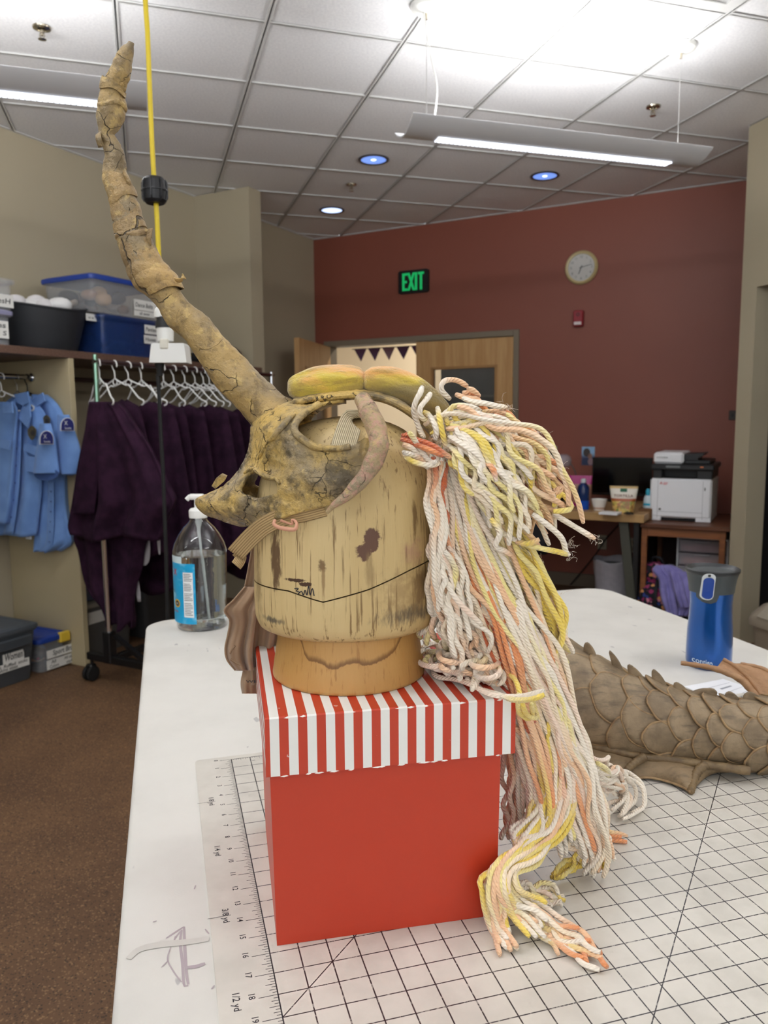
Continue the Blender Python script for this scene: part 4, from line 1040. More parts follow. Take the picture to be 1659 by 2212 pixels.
# main fall, from the knot behind the head down past the box
bundle([(985, 930, .74, 36, .012), (978, 1000, .735, 42, .016), (985, 1090, .73, 46, .018), (1000, 1180, .725, 54, .02), (1030, 1290, .72, 62, .022), (1062, 1380, .72, 60, .022), (1100, 1470, .72, 52, .020), (1150, 1560, .725, 46, .02), (1185, 1660, .73, 56, .02), (1200, 1760, .735, 62, .02), (1205, 1840, .735, 60, .018)], 60, ['wwpw', 'wwcw', 'cwkw', 'wwww', 'pwwc', 'wcww', 'wpcw'], .006, seed=1, push=keep_out, filler=True)
bundle([(990, 960, .725, 42, .012), (1000, 1060, .715, 52, .015), (1030, 1180, .708, 62, .016), (1085, 1300, .705, 62, .018), (1130, 1400, .705, 56, .018), (1170, 1500, .712, 54, .018), (1205, 1620, .72, 52, .018), (1225, 1740, .725, 54, .018), (1240, 1850, .73, 50, .016)], 30, ['wwcp', 'wcpw', 'wpow', 'wcpc', 'wlww', 'wlyl', 'ylcw', 'kwpo'], .005, seed=2, push=keep_out, shell=True)
# strands hanging close to the side of the box
bundle([(1130, 1520, .745, 20, .012), (1118, 1600, .75, 22, .014), (1116, 1680, .755, 24, .016), (1118, 1760, .755, 26, .016), (1125, 1830, .75, 28, .014)], 16, ['wkkp', 'kwpk', 'cpkk', 'wlkw'], .005, seed=30, push=off_box, filler=True)
# rust and orange core
bundle([(985, 1010, .722, 14, .006), (1005, 1110, .716, 16, .008), (1030, 1230, .706, 20, .008), (1060, 1330, .704, 24, .008), (1090, 1420, .70, 22, .008), (1125, 1500, .704, 20, .008), (1160, 1580, .708, 18, .008)], 12, ['rrrr', 'roro', 'ooro', 'orro'], .003, seed=3, push=keep_out)
bundle([(1010, 1150, .708, 14, .006), (1045, 1250, .700, 18, .006), (1085, 1350, .694, 18, .006), (1115, 1450, .692, 16, .006), (1130, 1530, .70, 14, .006), (1160, 1620, .706, 16, .008), (1185, 1720, .712, 18, .008), (1175, 1800, .716, 16, .008)], 9, ['oopo', 'poop', 'oopy', 'popy'], .003, seed=4, push=keep_out)
# pale pink fall along the head
bundle([(950, 990, .70, 14, .006), (945, 1080, .692, 14, .006), (952, 1170, .688, 18, .008), (965, 1260, .688, 24, .008), (985, 1340, .69, 34, .012), (1010, 1410, .69, 44, .014)], 13, ['rpww', 'owkw', 'pwww', 'wwpk', 'rrpw'], .004, seed=5, push=keep_out, t1=(.75, 1))
# upper flare on the right
bundle([(930, 945, .715, 22, .01), (985, 930, .70, 36, .014), (1060, 950, .695, 54, .016), (1120, 1000, .692, 66, .018), (1155, 1060, .692, 60, .018), (1185, 1120, .695, 48, .016), (1205, 1170, .70, 36, .012)], 34, ['wlyw', 'wcpp', 'ppcp', 'lylp', 'cwlp', 'ywcp', 'pclp', 'wplc', 'lpop'], .0042, seed=6, t0=(0, .2), t1=(.7, 1.0), free=.010)
bundle([(960, 930, .72, 26, .01), (1010, 960, .69, 40, .014), (1060, 1030, .685, 52, .014), (1105, 1110, .685, 52, .014), (1130, 1180, .69, 40, .012)], 20, ['wwlw', 'wylw', 'cwwc', 'wlcw', 'lywl'], .0045, seed=7, t0=(0, .2), t1=(.7, 1), free=.008, shell=True)
bundle([(1010, 905, .72, 20, .01), (1070, 915, .715, 24, .012), (1125, 945, .712, 24, .012), (1160, 1000, .712, 22, .012), (1182, 1060, .715, 20, .01)], 14, ['poop', 'popp', 'pcpo', 'lppp', 'yppo'], .004, seed=8, t0=(0, .3), t1=(.5, 1.0), free=.004)
# yellow loops on the right edge
bundle([(1080, 1060, .70, 18, .008), (1115, 1150, .70, 20, .008), (1155, 1230, .702, 20, .01), (1190, 1300, .705, 18, .01), (1207, 1370, .708, 14, .008), (1185, 1430, .71, 18, .008), (1195, 1500, .714, 24, .01)], 12, ['wlyl', 'lyyw', 'ylyl', 'cyyw'], .004, seed=9)
bundle([(1100, 1180, .715, 26, .01), (1140, 1290, .716, 34, .012), (1180, 1390, .72, 36, .012), (1215, 1450, .722, 28, .012), (1235, 1490, .722, 18, .01)], 15, ['wlcw', 'wcpw', 'ylwl', 'wpwl', 'wkcy'], .006, seed=10, filler=True, t1=(.7, 1), free=.006)
# white-pink skein from the middle down to the right
bundle([(1095, 1300, .70, 30, .01), (1140, 1400, .698, 34, .012), (1180, 1490, .702, 30, .012), (1222, 1580, .708, 30, .012), (1255, 1670, .714, 32, .012), (1275, 1760, .72, 34, .012), (1285, 1840, .73, 30, .012), (1275, 1890, .735, 20, .01)], 24, ['wwwc', 'wkwp', 'wwcp', 'wcpw', 'wkkw', 'wlwc'], .005, seed=11, shell=True)
# tangle lying on the lid
def lidpt(x, y, z): return at(x, y, 1), None
def heap(pts, prog, r=.0024, filler=False):
    """strand through (px, py, height above the lid)"""
    strand([hz(p[0], p[1], LZ + .003 + p[2]) for p in pts], prog, r, filler=filler)
hr = np.random.RandomState(77)
heap([(935, 1418, .0), (950, 1400, .004), (985, 1398, .006), (1010, 1412, .006), (1000, 1430, .004), (965, 1432, .002), (938, 1448, .0), (945, 1462, 0), (985, 1468, .003), (1020, 1480, .006), (1060, 1500, .008), (1120, 1505, .010), (1175, 1492, .02)], 'kwkw')
heap([(1012, 1402, .012), (1020, 1430, .012), (1025, 1460, .010), (1020, 1490, .006), (1030, 1475, .010), (1045, 1445, .014), (1065, 1436, .016), (1085, 1450, .014), (1088, 1470, .010), (1075, 1480, .006)], 'wcww')
heap([(1040, 1490, .004), (1075, 1500, .008), (1110, 1512, .012), (1150, 1510, .02), (1176, 1500, .025)], 'kwly')
heap([(1085, 1448, .012), (1105, 1460, .012), (1118, 1480, .012), (1128, 1520, .0), (1140, 1545, -.02), (1160, 1552, -.03)], 'yyyl')
heap([(1120, 1500, .012), (1120, 1535, -.01), (1138, 1552, -.028), (1150, 1545, -.025), (1148, 1520, -.004)], 'lyyl')
for k in range(16):
    x0, y0 = hr.uniform(915, 990), hr.uniform(1385, 1440); z0 = hr.uniform(.0, .012)
    P_ = [(x0, y0, z0)]; a_ = hr.uniform(-.6, .8)
    for j in range(hr.randint(5, 9)):
        x0 = np.clip(x0 + hr.uniform(14, 30) * math.cos(a_), 915, 1110); y0 = np.clip(y0 + hr.uniform(10, 20) * math.sin(a_), 1385, 1505); a_ += hr.uniform(-1.1, 1.2)
        if y0 > 1440 + (x0 - 930) * .45: y0 = 1440 + (x0 - 930) * .40; a_ = -.4
        P_.append((x0, y0, max(0, z0 + hr.uniform(-.004, .006))))
    heap(P_, ['kwkw', 'wkpw', 'kwww', 'wlkw', 'pkww'][k % 5], filler=True)
for k in range(22):                        # loose loops heaped on the lid
    cx_, cy_ = hr.uniform(930, 1060), hr.uniform(1395, 1465); cy_ = min(cy_, 1420 + (cx_ - 930) * .42); r1, r2, a_, z0 = hr.uniform(18, 40), hr.uniform(8, 18), hr.uniform(0, 6.28), hr.uniform(.004, .026); dx = hr.uniform(-25, 30)
    heap([(cx_ + r1 * math.cos(a_ + t) + dx * t / 6, cy_ + r2 * math.sin(a_ + t) + .3 * dx * t / 6, z0 + .004 * math.sin(2 * t + k)) for t in np.linspace(0, hr.uniform(4, 8), 12)], ['kwkw', 'wkpw', 'kwww', 'wlkw', 'pkww'][k % 5], filler=True)
# strands that fall from the head and curl on the lid
bundle([(945, 1150, .70, 12, .006), (950, 1240, .70, 18, .01), (945, 1310, .715, 30, .012), (935, 1370, .73, 30, .014), (945, 1410, .745, 26, .01)], 12, ['wkww', 'kwwl', 'wwkp', 'kcww'], .006, seed=12, filler=True, push=keep_out, t1=(.75, 1))
bundle([(960, 1180, .69, 14, .006), (975, 1270, .688, 26, .01), (1000, 1350, .69, 36, .012), (1015, 1420, .70, 36, .012), (1045, 1470, .705, 34, .01)], 14, ['wwww', 'wkcw', 'wwck', 'kwwp'], .006, seed=13, push=keep_out, t1=(.72, 1), free=.006)
# foot of the fall: a curl towards the box corner and a fan on the mat
fg = lambda x, y, hgt: float(hz(x, y, WT + hgt)[1])
bundle([(1190, 1640, .725, 44, .014), (1195, 1720, .722, 42, .014), (1175, 1785, .705, 38, .012), (1125, 1828, .685, 34, .012), (1088, 1866, .668, 32, .012), (1080, 1915, .655, 32, .010), (1098, 1970, fg(1098, 1970, .016), 44, .008), (1128, 2018, fg(1128, 2018, .008), 52, .004), (1155, 2058, fg(1155, 2058, .004), 58, .002)], 30, ['wylw', 'yylc', 'lwcp', 'wpcy', 'kwpp', 'cyyw'], .004, seed=14, ground=WT, t1=(.88, 1), push=off_box, shell=True, free=.012)
bundle([(1075, 1905, fg(1075, 1905, .034), 16, .008), (1105, 1950, fg(1105, 1950, .024), 26, .008), (1170, 1995, fg(1170, 1995, .012), 30, .006), (1240, 2045, fg(1240, 2045, .005), 26, .003), (1325, 2098, fg(1325, 2098, .003), 10, .001)], 14, ['wylp', 'cwpo', 'wwcw', 'pocw', 'lyww'], .005, seed=15, ground=WT, t1=(.6, 1), free=.010)
bundle([(1100, 1930, fg(1100, 1930, .02), 20, .006), (1140, 1930, fg(1140, 1930, .014), 24, .006), (1200, 1945, fg(1200, 1945, .006), 24, .004), (1240, 1975, fg(1240, 1975, .003), 16, .002)], 9, ['kwlw', 'wkwy', 'lwkw'], .005, seed=16, ground=WT, t1=(.6, 1))
# fan of cut ends to the right, lying on the mat
bundle([(1250, 1700, .722, 30, .012), (1262, 1780, .73, 38, .012), (1275, 1850, fg(1275, 1850, .018), 42, .008), (1285, 1890, fg(1285, 1890, .004), 36, .003)], 16, ['wkww', 'wwkp', 'lwyy', 'kwcp'], .006, seed=17, filler=True, ground=WT, t1=(.7, 1))
bundle([(1262, 1650, .74, 26, .012), (1300, 1680, .78, 32, .010), (1340, 1690, fg(1340, 1690, .03), 24, .010), (1365, 1720, fg(1365, 1720, .014), 26, .006), (1340, 1755, fg(1340, 1755, .006), 24, .004), (1290, 1785, fg(1290, 1785, .004), 20, .003)], 15, ['wkww', 'lwww', 'kwww', 'wwpw'], .005, seed=18, ground=WT, t1=(.6, 1))
bundle([(1225, 1740, .725, 20, .008), (1268, 1785, fg(1268, 1785, .014), 20, .004), (1310, 1808, fg(1310, 1808, .006), 12, .003), (1345, 1815, fg(1345, 1815, .003), 18, .002), (1388, 1823, fg(1388, 1823, .002), 16, .001)], 6, ['wlpo', 'wylp', 'cwpo'], .004, seed=19, ground=WT, t1=(.7, 1))
bundle([(1255, 1840, fg(1255, 1840, .03), 14, .006), (1236, 1868, fg(1236, 1868, .012), 12, .004), (1212, 1888, fg(1212, 1888, .008), 10, .003), (1190, 1900, fg(1190, 1900, .005), 10, .002)], 5, ['yyyy', 'yyly'], .003, seed=20, ground=WT)
# strands traced one by one around the knot
for pts, prog, y in (([(912, 836), (907, 850), (898, 866), (894, 886), (900, 910), (910, 935), (916, 944)], 'wwwc', .70), ([(930, 850), (920, 865), (908, 880), (908, 898), (920, 908), (938, 912), (944, 930), (940, 950)], 'wwlw', .698),
                     ([(915, 890), (925, 895), (933, 906), (942, 925), (944, 945)], 'ywww', .696), ([(972, 862), (955, 845), (955, 828), (970, 820), (990, 823), (1010, 835)], 'wwpp', .715), ([(1010, 838), (1025, 845), (1035, 858), (1022, 850), (1000, 848)], 'ppop', .712),
                     ([(965, 905), (975, 880), (1000, 876), (1025, 882), (1038, 888)], 'wlww', .70), ([(1000, 860), (1020, 868), (1050, 872), (1075, 878), (1094, 880)], 'wwwc', .705), ([(985, 852), (1005, 860), (1030, 862), (1040, 875), (1058, 895), (1050, 902)], 'ppoy', .715),
                     ([(968, 920), (962, 895), (970, 885), (990, 912), (1000, 915), (1010, 925)], 'ywyl', .695), ([(945, 880), (948, 895), (952, 915), (958, 945), (965, 970)], 'wyyw', .695), ([(975, 925), (982, 950), (1005, 970), (1030, 960), (1050, 935)], 'llcw', .69),
                     ([(985, 925), (995, 945), (1020, 945), (1040, 932), (1055, 930)], 'wwwl', .688), ([(1020, 890), (1050, 900), (1075, 918), (1085, 940), (1075, 965)], 'wkkw', .688), ([(1072, 925), (1090, 918), (1085, 945), (1072, 968), (1100, 985), (1130, 1010), (1150, 1035)], 'kwww', .684),
                     ([(868, 942), (880, 940), (900, 950), (930, 960), (960, 980), (975, 990)], 'rrrp', .688), ([(866, 948), (885, 955), (910, 965), (935, 975), (958, 985)], 'rror', .686), ([(870, 960), (890, 968), (905, 985), (915, 1000), (925, 1012)], 'pwww', .686),
                     ([(884, 935), (892, 945), (905, 965), (922, 990), (935, 1000), (942, 996)], 'lwww', .682), ([(872, 975), (880, 990), (900, 1000), (930, 1005), (950, 1000)], 'wywc', .684), ([(873, 978), (890, 982), (910, 992), (925, 1010)], 'wwpw', .682),
                     ([(1110, 925), (1130, 920), (1155, 935), (1170, 958)], 'popo', .705), ([(1150, 985), (1180, 990), (1200, 1000), (1210, 1004)], 'ppoc', .70), ([(1195, 1060), (1215, 1055), (1205, 1065), (1190, 1068), (1200, 1075)], 'pppc', .69),
                     ([(1195, 1110), (1220, 1125), (1245, 1140), (1270, 1155), (1284, 1163)], 'wwwp', .685), ([(1195, 1095), (1212, 1068), (1230, 1085), (1232, 1100), (1195, 1105)], 'yyly', .682), ([(1060, 1120), (1080, 1150), (1070, 1180), (1090, 1190), (1105, 1200)], 'ywwp', .68),
                     ([(1150, 1110), (1190, 1140), (1215, 1165), (1222, 1190), (1230, 1200)], 'wwww', .68), ([(1130, 1175), (1170, 1185), (1205, 1192), (1228, 1198)], 'llyl', .684), ([(1115, 1170), (1140, 1175), (1165, 1165)], 'pyp', .682),
                     ([(1040, 1000), (1036, 1020), (1050, 1040), (1070, 1055), (1080, 1085)], 'wwww', .676), ([(1035, 1010), (1050, 1000), (1066, 1015), (1072, 1040)], 'opow', .675), ([(960, 1190), (975, 1210), (985, 1240), (970, 1290), (955, 1310), (952, 1280), (965, 1250)], 'wlww', .676),
                     ([(955, 1230), (965, 1260), (990, 1300), (1020, 1330), (1040, 1350)], 'wwkw', .674)):
    k = len(pts); ph = YR.uniform(0, 6); strand([at(x, y2, y + .006 * math.sin(ph + j * 1.1)) for j, (x, y2) in enumerate(pts)], prog, .0026)
tag(FILL.build('inner_yarn', YARN, mane, recalc=False, angle=None), kind='stuff')
# loose fuzz around the cut ends
FUZ = mat('yarn fuzz', (226, 212, 196), .9)
mb = MB(); fr_ = np.random.RandomState(3)
for cx_, cy_, y in ((1284, 1163, .685), (1230, 1200, .68), (1094, 880, .705), (1232, 1175, .685), (1160, 1215, .70), (1200, 1290, .705), (1170, 935, .705), (1210, 1004, .70)):
    for j in range(9):
        p = at(cx_ + fr_.uniform(-10, 10), cy_ + fr_.uniform(-10, 10), y); q = [p]
        for _ in range(4): q.append(q[-1] + fr_.normal(size=3) * .0018)
        mb.tube([LM(v) for v in cr(q, n=10)], .00012, 3, caps=False)
tag(mb.build('yarn_fuzz', FUZ, mane, smooth=False, recalc=False), kind='stuff')
# ------------------------------------------------------------------ scaly tail
def m_leather(name, c1, c2, c3, sc=30.0):
    n = Nodes(name); a = n.noise(sc, 5, .6); c = n.mix(n.step(a, .35, .65), c1, c2)
    st = n.noise(120, 5, .7, n.co('Object', (.2, 1, 1))); c = n.mix(n.math('MULTIPLY', n.step(st, .5, .68), .5), c, c3)
    n.col(c); n.p(Roughness=.55); n.bump(n.noise(260, 5, .65), .5, .0012); return n.m
SCALEM = m_leather('aged tan scale cloth', (146, 126, 98), (116, 98, 74), (72, 60, 46)); SCALED = m_leather('dark tail cloth', (80, 66, 50), (64, 52, 40), (44, 36, 28)); TRIMM = m_leather('stitched scale edging', (158, 130, 92), (134, 106, 72), (98, 76, 52), 60)
FINM = m_leather('fin membrane cloth', (136, 114, 84), (116, 96, 68), (82, 66, 48), 22); SPARM = m_leather('corded fin spar', (128, 106, 74), (104, 84, 58), (72, 58, 42), 60); FINR = m_leather('russet fin cloth', (176, 136, 98), (152, 112, 76), (116, 84, 56), 26)
ax = [(1150, 1.07, .079), (1195, 1.058, .077), (1240, 1.045, .071), (1300, 1.03, .063), (1400, 1.01, .0515), (1500, 1.0, .0445), (1580, .99, .0415), (1660, .985, .043), (1760, .98, .045), (1850, .975, .044)]
TW = BZ + .0005
AX = cr(np.array([(*(lambda p: (p[0], p[1], TW + r))(at(x, 1600, y)), r) for x, y, r in ax]), n=120)
tl = thing('scaly_tail', 'brown fabric tail covered in overlapping scales lying on the table', 'costume tail', (AX[60, 0], AX[60, 1], TW)); LT = local(tl)
AL = np.array([[*LT(p[:3]), p[3]] for p in AX]); AT = np.gradient(AL[:, :3], axis=0); AT /= np.linalg.norm(AT, axis=1)[:, None]
ALs = np.r_[0, np.cumsum(np.linalg.norm(np.diff(AL[:, :3], axis=0), axis=1))]
mb = MB(); mb.tube(AL[:, :3], AL[:, 3] * .955, 28); mb.build('tail_body', SCALED, tl, angle=80)
def tail_pt(s, phi, lift):
    """point on the tail: s along it (m), phi around (0 = towards the camera, 90 = top)"""
    c = np.array([np.interp(s, ALs, AL[:, j]) for j in range(4)]); t = np.array([np.interp(s, ALs, AT[:, j]) for j in range(3)]); t /= np.linalg.norm(t)
    f = np.cross(t, (0, 0, 1.0)); f /= np.linalg.norm(f)
    if f[1] > 0: f = -f
    u_ = np.array([0, 0, 1.0]); a = math.radians(phi); d = f * math.cos(a) + u_ * math.sin(a); return c[:3] + d * (c[3] + lift), d
def scale_piece(s0, phi0, ln, wd, lift0, lift1, seed, jitter=0.0, m=SCALEM):
    """U-shaped scale: root at s0, free rounded end towards smaller s"""
    rr = float(np.interp(s0, ALs, AL[:, 3])); rs = np.random.RandomState(seed); nu, nv_ = 9, 9; G = []; rim = []
    tw = rs.uniform(-.12, .12)
    for i in range(nu):
        u_ = i / (nu - 1); sx = ln * (1 - (1 - u_)) ; row = []
        hwid = wd * math.sqrt(max(0.0, 1 - max(0, (u_ - .45) / .55) ** 2.2)) * (.86 + .14 * min(1, u_ / .3))
        if i == nu - 1: hwid = wd * .12
        for j in range(nv_):
            v = j / (nv_ - 1) * 2 - 1
            lift = lift0 + (lift1 - lift0) * u_ ** 1.3 + .0016 * (1 - v * v) - .0008 * math.cos(3 * v) + rs.uniform(-1, 1) * .0002
            p, d = tail_pt(s0 - sx + v * hwid * tw, phi0 + math.degrees(v * hwid / rr), lift); row.append(p)
        G.append(row)
    mb = MB(); mb.grid(G); o = mb.build('scale', m, tl, angle=80); so = o.modifiers.new('thick', 'SOLIDIFY'); so.thickness = .0022; so.offset = 0
    edge = [G[i][0] for i in range(1, nu)] + [G[nu - 1][j] for j in range(nv_)] + [G[i][-1] for i in range(nu - 1, 0, -1)]
    mb = MB(); mb.tube(cr(edge, n=34), .0015, 6); mb.build('edging', TRIMM, o, angle=80)
def s_of_px(px):                            # arc length where the axis passes an image column
    xs = []
    for p in AX:
        d = RC.T @ (p[:3] - CAM); xs.append(d[0] / d[2] * FPX + IW / 2)
    return float(np.interp(px, xs, ALs))
k = 0
for ci, px in enumerate([1800, 1765, 1728, 1692, 1656, 1620, 1584, 1546, 1506, 1464, 1420]):
    s0 = s_of_px(px + 62); rr = float(np.interp(s0, ALs, AL[:, 3])); wd = .0205 + .06 * (rr - .041); st_ = math.degrees(wd * 1.72 / rr)
    for ri in range(-2, 6):
        ph = ri * st_ + (st_ / 2 if ci % 2 else 0) + 2
        if -62 < ph < 152: scale_piece(s0, ph, .056 + RNG.uniform(-.004, .006), wd * RNG.uniform(.94, 1.08), .0006, .0062 + RNG.uniform(0, .004), k); k += 1
for (px, ph, ln, wd) in ((1408, 20, .062, .030), (1412, 62, .066, .026), (1378, -8, .060, .028), (1350, 40, .066, .030), (1330, 84, .060, .028), (1300, 8, .060, .032), (1290, 50, .070, .032), (1420, 92, .05, .024), (1255, 88, .06, .03), (1370, 118, .05, .024)):
    scale_piece(s_of_px(px + 40), ph, ln, wd, .0008, .0055, 300 + k); k += 1
def flap(px, ph, hgt, wd, lean, m=SCALEM):
    """small upright leaf on the back of the tail"""
    s0 = s_of_px(px); p0, d = tail_pt(s0, ph, .001); p1, _ = tail_pt(s0 - .012, ph, .001); t = p1 - p0; t /= np.linalg.norm(t); G = []
    for i in range(8):
        u_ = i / 7; h_ = wd * math.sqrt(max(.02, 1 - u_ ** 2.2)); c = p0 + d * hgt * u_ + t * lean * u_ ** 1.6
        G.append([c + t * h_ * v for v in (-1, -.5, 0, .5, 1)])
    mb = MB(); mb.grid(G); o = mb.build('dorsal_flap', m, tl, angle=80); so = o.modifiers.new('thick', 'SOLIDIFY'); so.thickness = .003; so.offset = 0
for a in ((1272, 92, .018, .010, .004), (1332, 92, .022, .008, .012), (1374, 92, .016, .012, .010), (1424, 94, .022, .010, .008), (1470, 92, .014, .010, .006), (1512, 90, .017, .016, -.014), (1580, 92, .016, .01, .004), (1622, 92, .016, .012, .004)): flap(*a)
# side fin resting on the mat
top_ = [(1262, 1604, .985), (1283, 1611, .98), (1330, 1620, .972), (1380, 1632, .965), (1440, 1637, .958), (1500, 1646, .952), (1560, 1655, .945), (1618, 1663, .935)]
bz = lambda x, y, h_=.002: float(hz(x, y, TW + h_)[1])
bot_ = [(1270, 1690), (1310, 1692), (1352, 1687), (1394, 1680), (1435, 1687), (1474, 1701), (1493, 1711), (1506, 1696), (1527, 1676), (1556, 1666), (1590, 1666), (1616, 1669)]
TP = cr([LT(at(*p)) for p in top_], n=40); BP = cr([LT(at(x, y, bz(x, y, .003))) for x, y in bot_], n=40)
G = [[TP[i] * (1 - v) + BP[i] * v + np.array([0, -.004 * math.sin(math.pi * v), 0]) for i in range(40)] for v in np.linspace(0, 1, 9)]
mb = MB(); mb.grid(G); o = mb.build('side_fin', FINM, tl, angle=80); so = o.modifiers.new('thick', 'SOLIDIFY'); so.thickness = .0022; so.offset = 0
def spar(pts, r0, r1, nm='fin_spar', m=SPARM):
    P = cr(pts, n=30); mb = MB(); r = np.linspace(r0, r1, 30) * (1 + .10 * np.sin(np.arange(30) * 2.1)); mb.tube(P, r, 10); mb.build(nm, m, tl, angle=80)
spar([p + np.array([0, -.003, 0]) for p in TP[::4]] + [TP[-1] + np.array([0, -.003, 0])], .0052, .0058)
at_f = lambda x, y, yy: LT(at(x, y, yy))
spar([at_f(1392, 1634, .955), at_f(1368, 1650, .948), at_f(1350, 1668, bz(1350, 1668, .012)), at_f(1342, 1684, bz(1342, 1684, .004))], .0060, .0036)
spar([at_f(1524, 1650, .944), at_f(1506, 1668, bz(1506, 1668, .014)), at_f(1497, 1690, bz(1497, 1690, .006)), at_f(1492, 1710, bz(1492, 1710, .004))], .0062, .0045)
spar([BP[i] + np.array([0, -.001, .001]) for i in range(0, 24, 3)], .0016, .0016, 'fin_hem', TRIMM)
# back fin with two curved spars on the far side
s1 = [(1471, 1432, 1.09), (1505, 1437, 1.085), (1546, 1445, 1.08), (1593, 1464, 1.07), (1622, 1490, 1.06), (1640, 1520, 1.04), (1652, 1545, 1.02)]
s2 = [(1562, 1424, 1.10), (1580, 1434, 1.095), (1601, 1450, 1.09), (1625, 1474, 1.08), (1645, 1502, 1.06), (1656, 1525, 1.04), (1664, 1546, 1.02)]
s3 = [(1600, 1434, 1.115), (1625, 1438, 1.11), (1652, 1446, 1.105), (1690, 1470, 1.09), (1715, 1500, 1.07), (1720, 1530, 1.05), (1715, 1550, 1.03)]
for i, (A_, B_) in enumerate(((s1[2:], s2), (s2, s3))):
    a_, b_2 = cr([at_f(*p) for p in A_], n=24), cr([at_f(*p) for p in B_], n=24)
    G = [a_ * (1 - v) + b_2 * v + np.array([0, .004 * math.sin(math.pi * v), -.004 * math.sin(math.pi * v)]) for v in np.linspace(0, 1, 6)]
    mb = MB(); mb.grid(G); o = mb.build('back_fin', FINR, tl, angle=80); so = o.modifiers.new('thick', 'SOLIDIFY'); so.thickness = .002; so.offset = 0
for s_, r0, r1 in ((s1, .0032, .0062), (s2, .0026, .0046), (s3, .0026, .004)): spar([at_f(*p) for p in s_], r0, r1, 'fin_spar', FINR)

# ------------------------------------------------------------------ cloth sheets described by image rows
def cloth(name, rows, m, parent, Lf, y=None, plane=None, folds=5, amp=.008, seed=1, thick=.0016, cols=44, nrow=40, grow=True, edge=0.0):
    """rows: (py, left px, right px[, distance]); y: default distance or plane: function (px, py) -> point"""
    rs = np.random.RandomState(seed); R_ = cr(np.array([(r[0], r[1], r[2], r[3] if len(r) > 3 else (y or 0)) for r in rows], float) * np.array([1, 1, 1, 1]), n=nrow)
    # keep row order even where the spline wiggles
    ph = rs.uniform(0, 6.28, 4); G = []
    for i, (py, xl, xr, yy) in enumerate(R_):
        v = i / (nrow - 1); row = []
        for j in range(cols):
            u_ = j / (cols - 1); px = xl + (xr - xl) * u_
            f = (math.sin(2 * math.pi * folds * u_ + ph[0] + 1.2 * math.sin(2.2 * v + ph[1])) + .5 * math.sin(2 * math.pi * folds * 1.7 * u_ + ph[2] + 2 * v)) * amp * ((.25 + .75 * v) if grow else 1)
            e_ = edge * math.sin(2 * math.pi * 3 * u_ + ph[3]) * v
            q = plane(px, py + e_) if plane else at(px, py + e_, yy)
            dirv = (q - CAM); dirv /= np.linalg.norm(dirv); row.append(Lf(q + dirv * f))
        G.append(row)
    mb = MB(); mb.grid(G); o = mb.build(name, m, parent, angle=180); so = o.modifiers.new('thick', 'SOLIDIFY'); so.thickness = thick; so.offset = 0; return o
NYL = mat('tan nylon', (172, 142, 112), .75, var=(9, (156, 126, 98)), bump=(420, .2, .0006), sheen=.3); NYLD = mat('nylon seam', (140, 114, 88), .8)
p_ = at(560, 1160, .80)
ny = thing('nylon_hood', 'tan nylon hood hanging from the mask behind the wooden head', 'fabric', p_); LN = local(ny)
cloth('hood_cloth', [(1150, 548, 582, .80), (1195, 542, 588, .81), (1240, 534, 594, .82), (1290, 524, 600, .825), (1340, 516, 606, .83), (1390, 514, 602, .835), (1430, 520, 590, .835), (1460, 530, 575, .835), (1480, 536, 566, .835)], NYL, ny, LN, folds=2.6, amp=.007, seed=4)
cloth('hood_flap', [(1268, 528, 570, .815), (1295, 505, 562, .81), (1318, 484, 556, .81), (1340, 496, 552, .815), (1370, 492, 548, .82), (1400, 486, 545, .82), (1425, 490, 545, .822), (1448, 508, 548, .825)], NYL, ny, LN, folds=1.8, amp=.006, seed=8)
cloth('hood_back', [(1330, 560, 640, .85), (1380, 560, 640, .855), (1410, 562, 636, .86)], NYL, ny, LN, folds=2, amp=.003, seed=9)
cloth('hood_tail', [(1440, 526, 560, .832), (1462, 522, 564, .832), (1480, 521, 560, .83), (1498, 524, 562, .83)], NYL, ny, LN, folds=1.2, amp=.005, seed=5)
mb = MB(); write(mb, 'WE', LN(at(531, 1475, .822)), LN(at(560, 1475, .822)) - LN(at(530, 1475, .822)), (0, 0, 1), .0045, width=.8); mb.build('tag_print', INK, ny, smooth=False)
for pts in (([(508, 1395), (500, 1405), (497, 1412)]), ([(498, 1424), (510, 1432), (520, 1436)])):
    mb = MB(); mb.tube([LN(at(x, y_, .806)) for x, y_ in pts], .0012, 6); mb.build('seam', NYLD, ny)

# ------------------------------------------------------------------ pump bottle
n = Nodes('clear plastic'); n.col((250, 252, 252)); n.p(Roughness=.02, Transmission_Weight=1.0, IOR=1.45); CLEARP = n.m
n = Nodes('clear gel'); n.col((244, 250, 250)); n.p(Roughness=.0, Transmission_Weight=1.0, IOR=1.30); n.bump(n.noise(55, 2), .18, .004); GEL = n.m
bp = hz(437, 1352, TOP)
bo = thing('pump_bottle', 'large clear pump bottle of hand sanitizer with blue label', 'bottle', bp, 0); LBt = local(bo)
KB = scale_px(437, 1250, float(bp[1]))
def brow(py, xl, xr): return ((xr - xl) / 2 * KB, float(at(437, py, float(bp[1]))[2] - TOP))
prof = [brow(*r) for r in ((1352, 392, 483), (1349, 386, 488), (1340, 383, 490), (1328, 383, 490), (1324, 385, 488), (1320, 382, 490), (1260, 380, 490), (1200, 378, 491), (1186, 378, 491), (1172, 382, 487), (1154, 391, 478), (1138, 402, 466), (1128, 411, 455), (1122, 415, 451), (1112, 416, 450))]
prof[0] = (prof[0][0], .0); prof[1] = (prof[1][0], .002)
prof = [(r, max(z, i * .0008)) for i, (r, z) in enumerate(prof)]
mb = MB(); mb.lathe(prof, 48, close=False); mb.f.append(tuple(range(48))[::-1]); bb = mb.build('bottle_body', CLEARP, bo, angle=60)
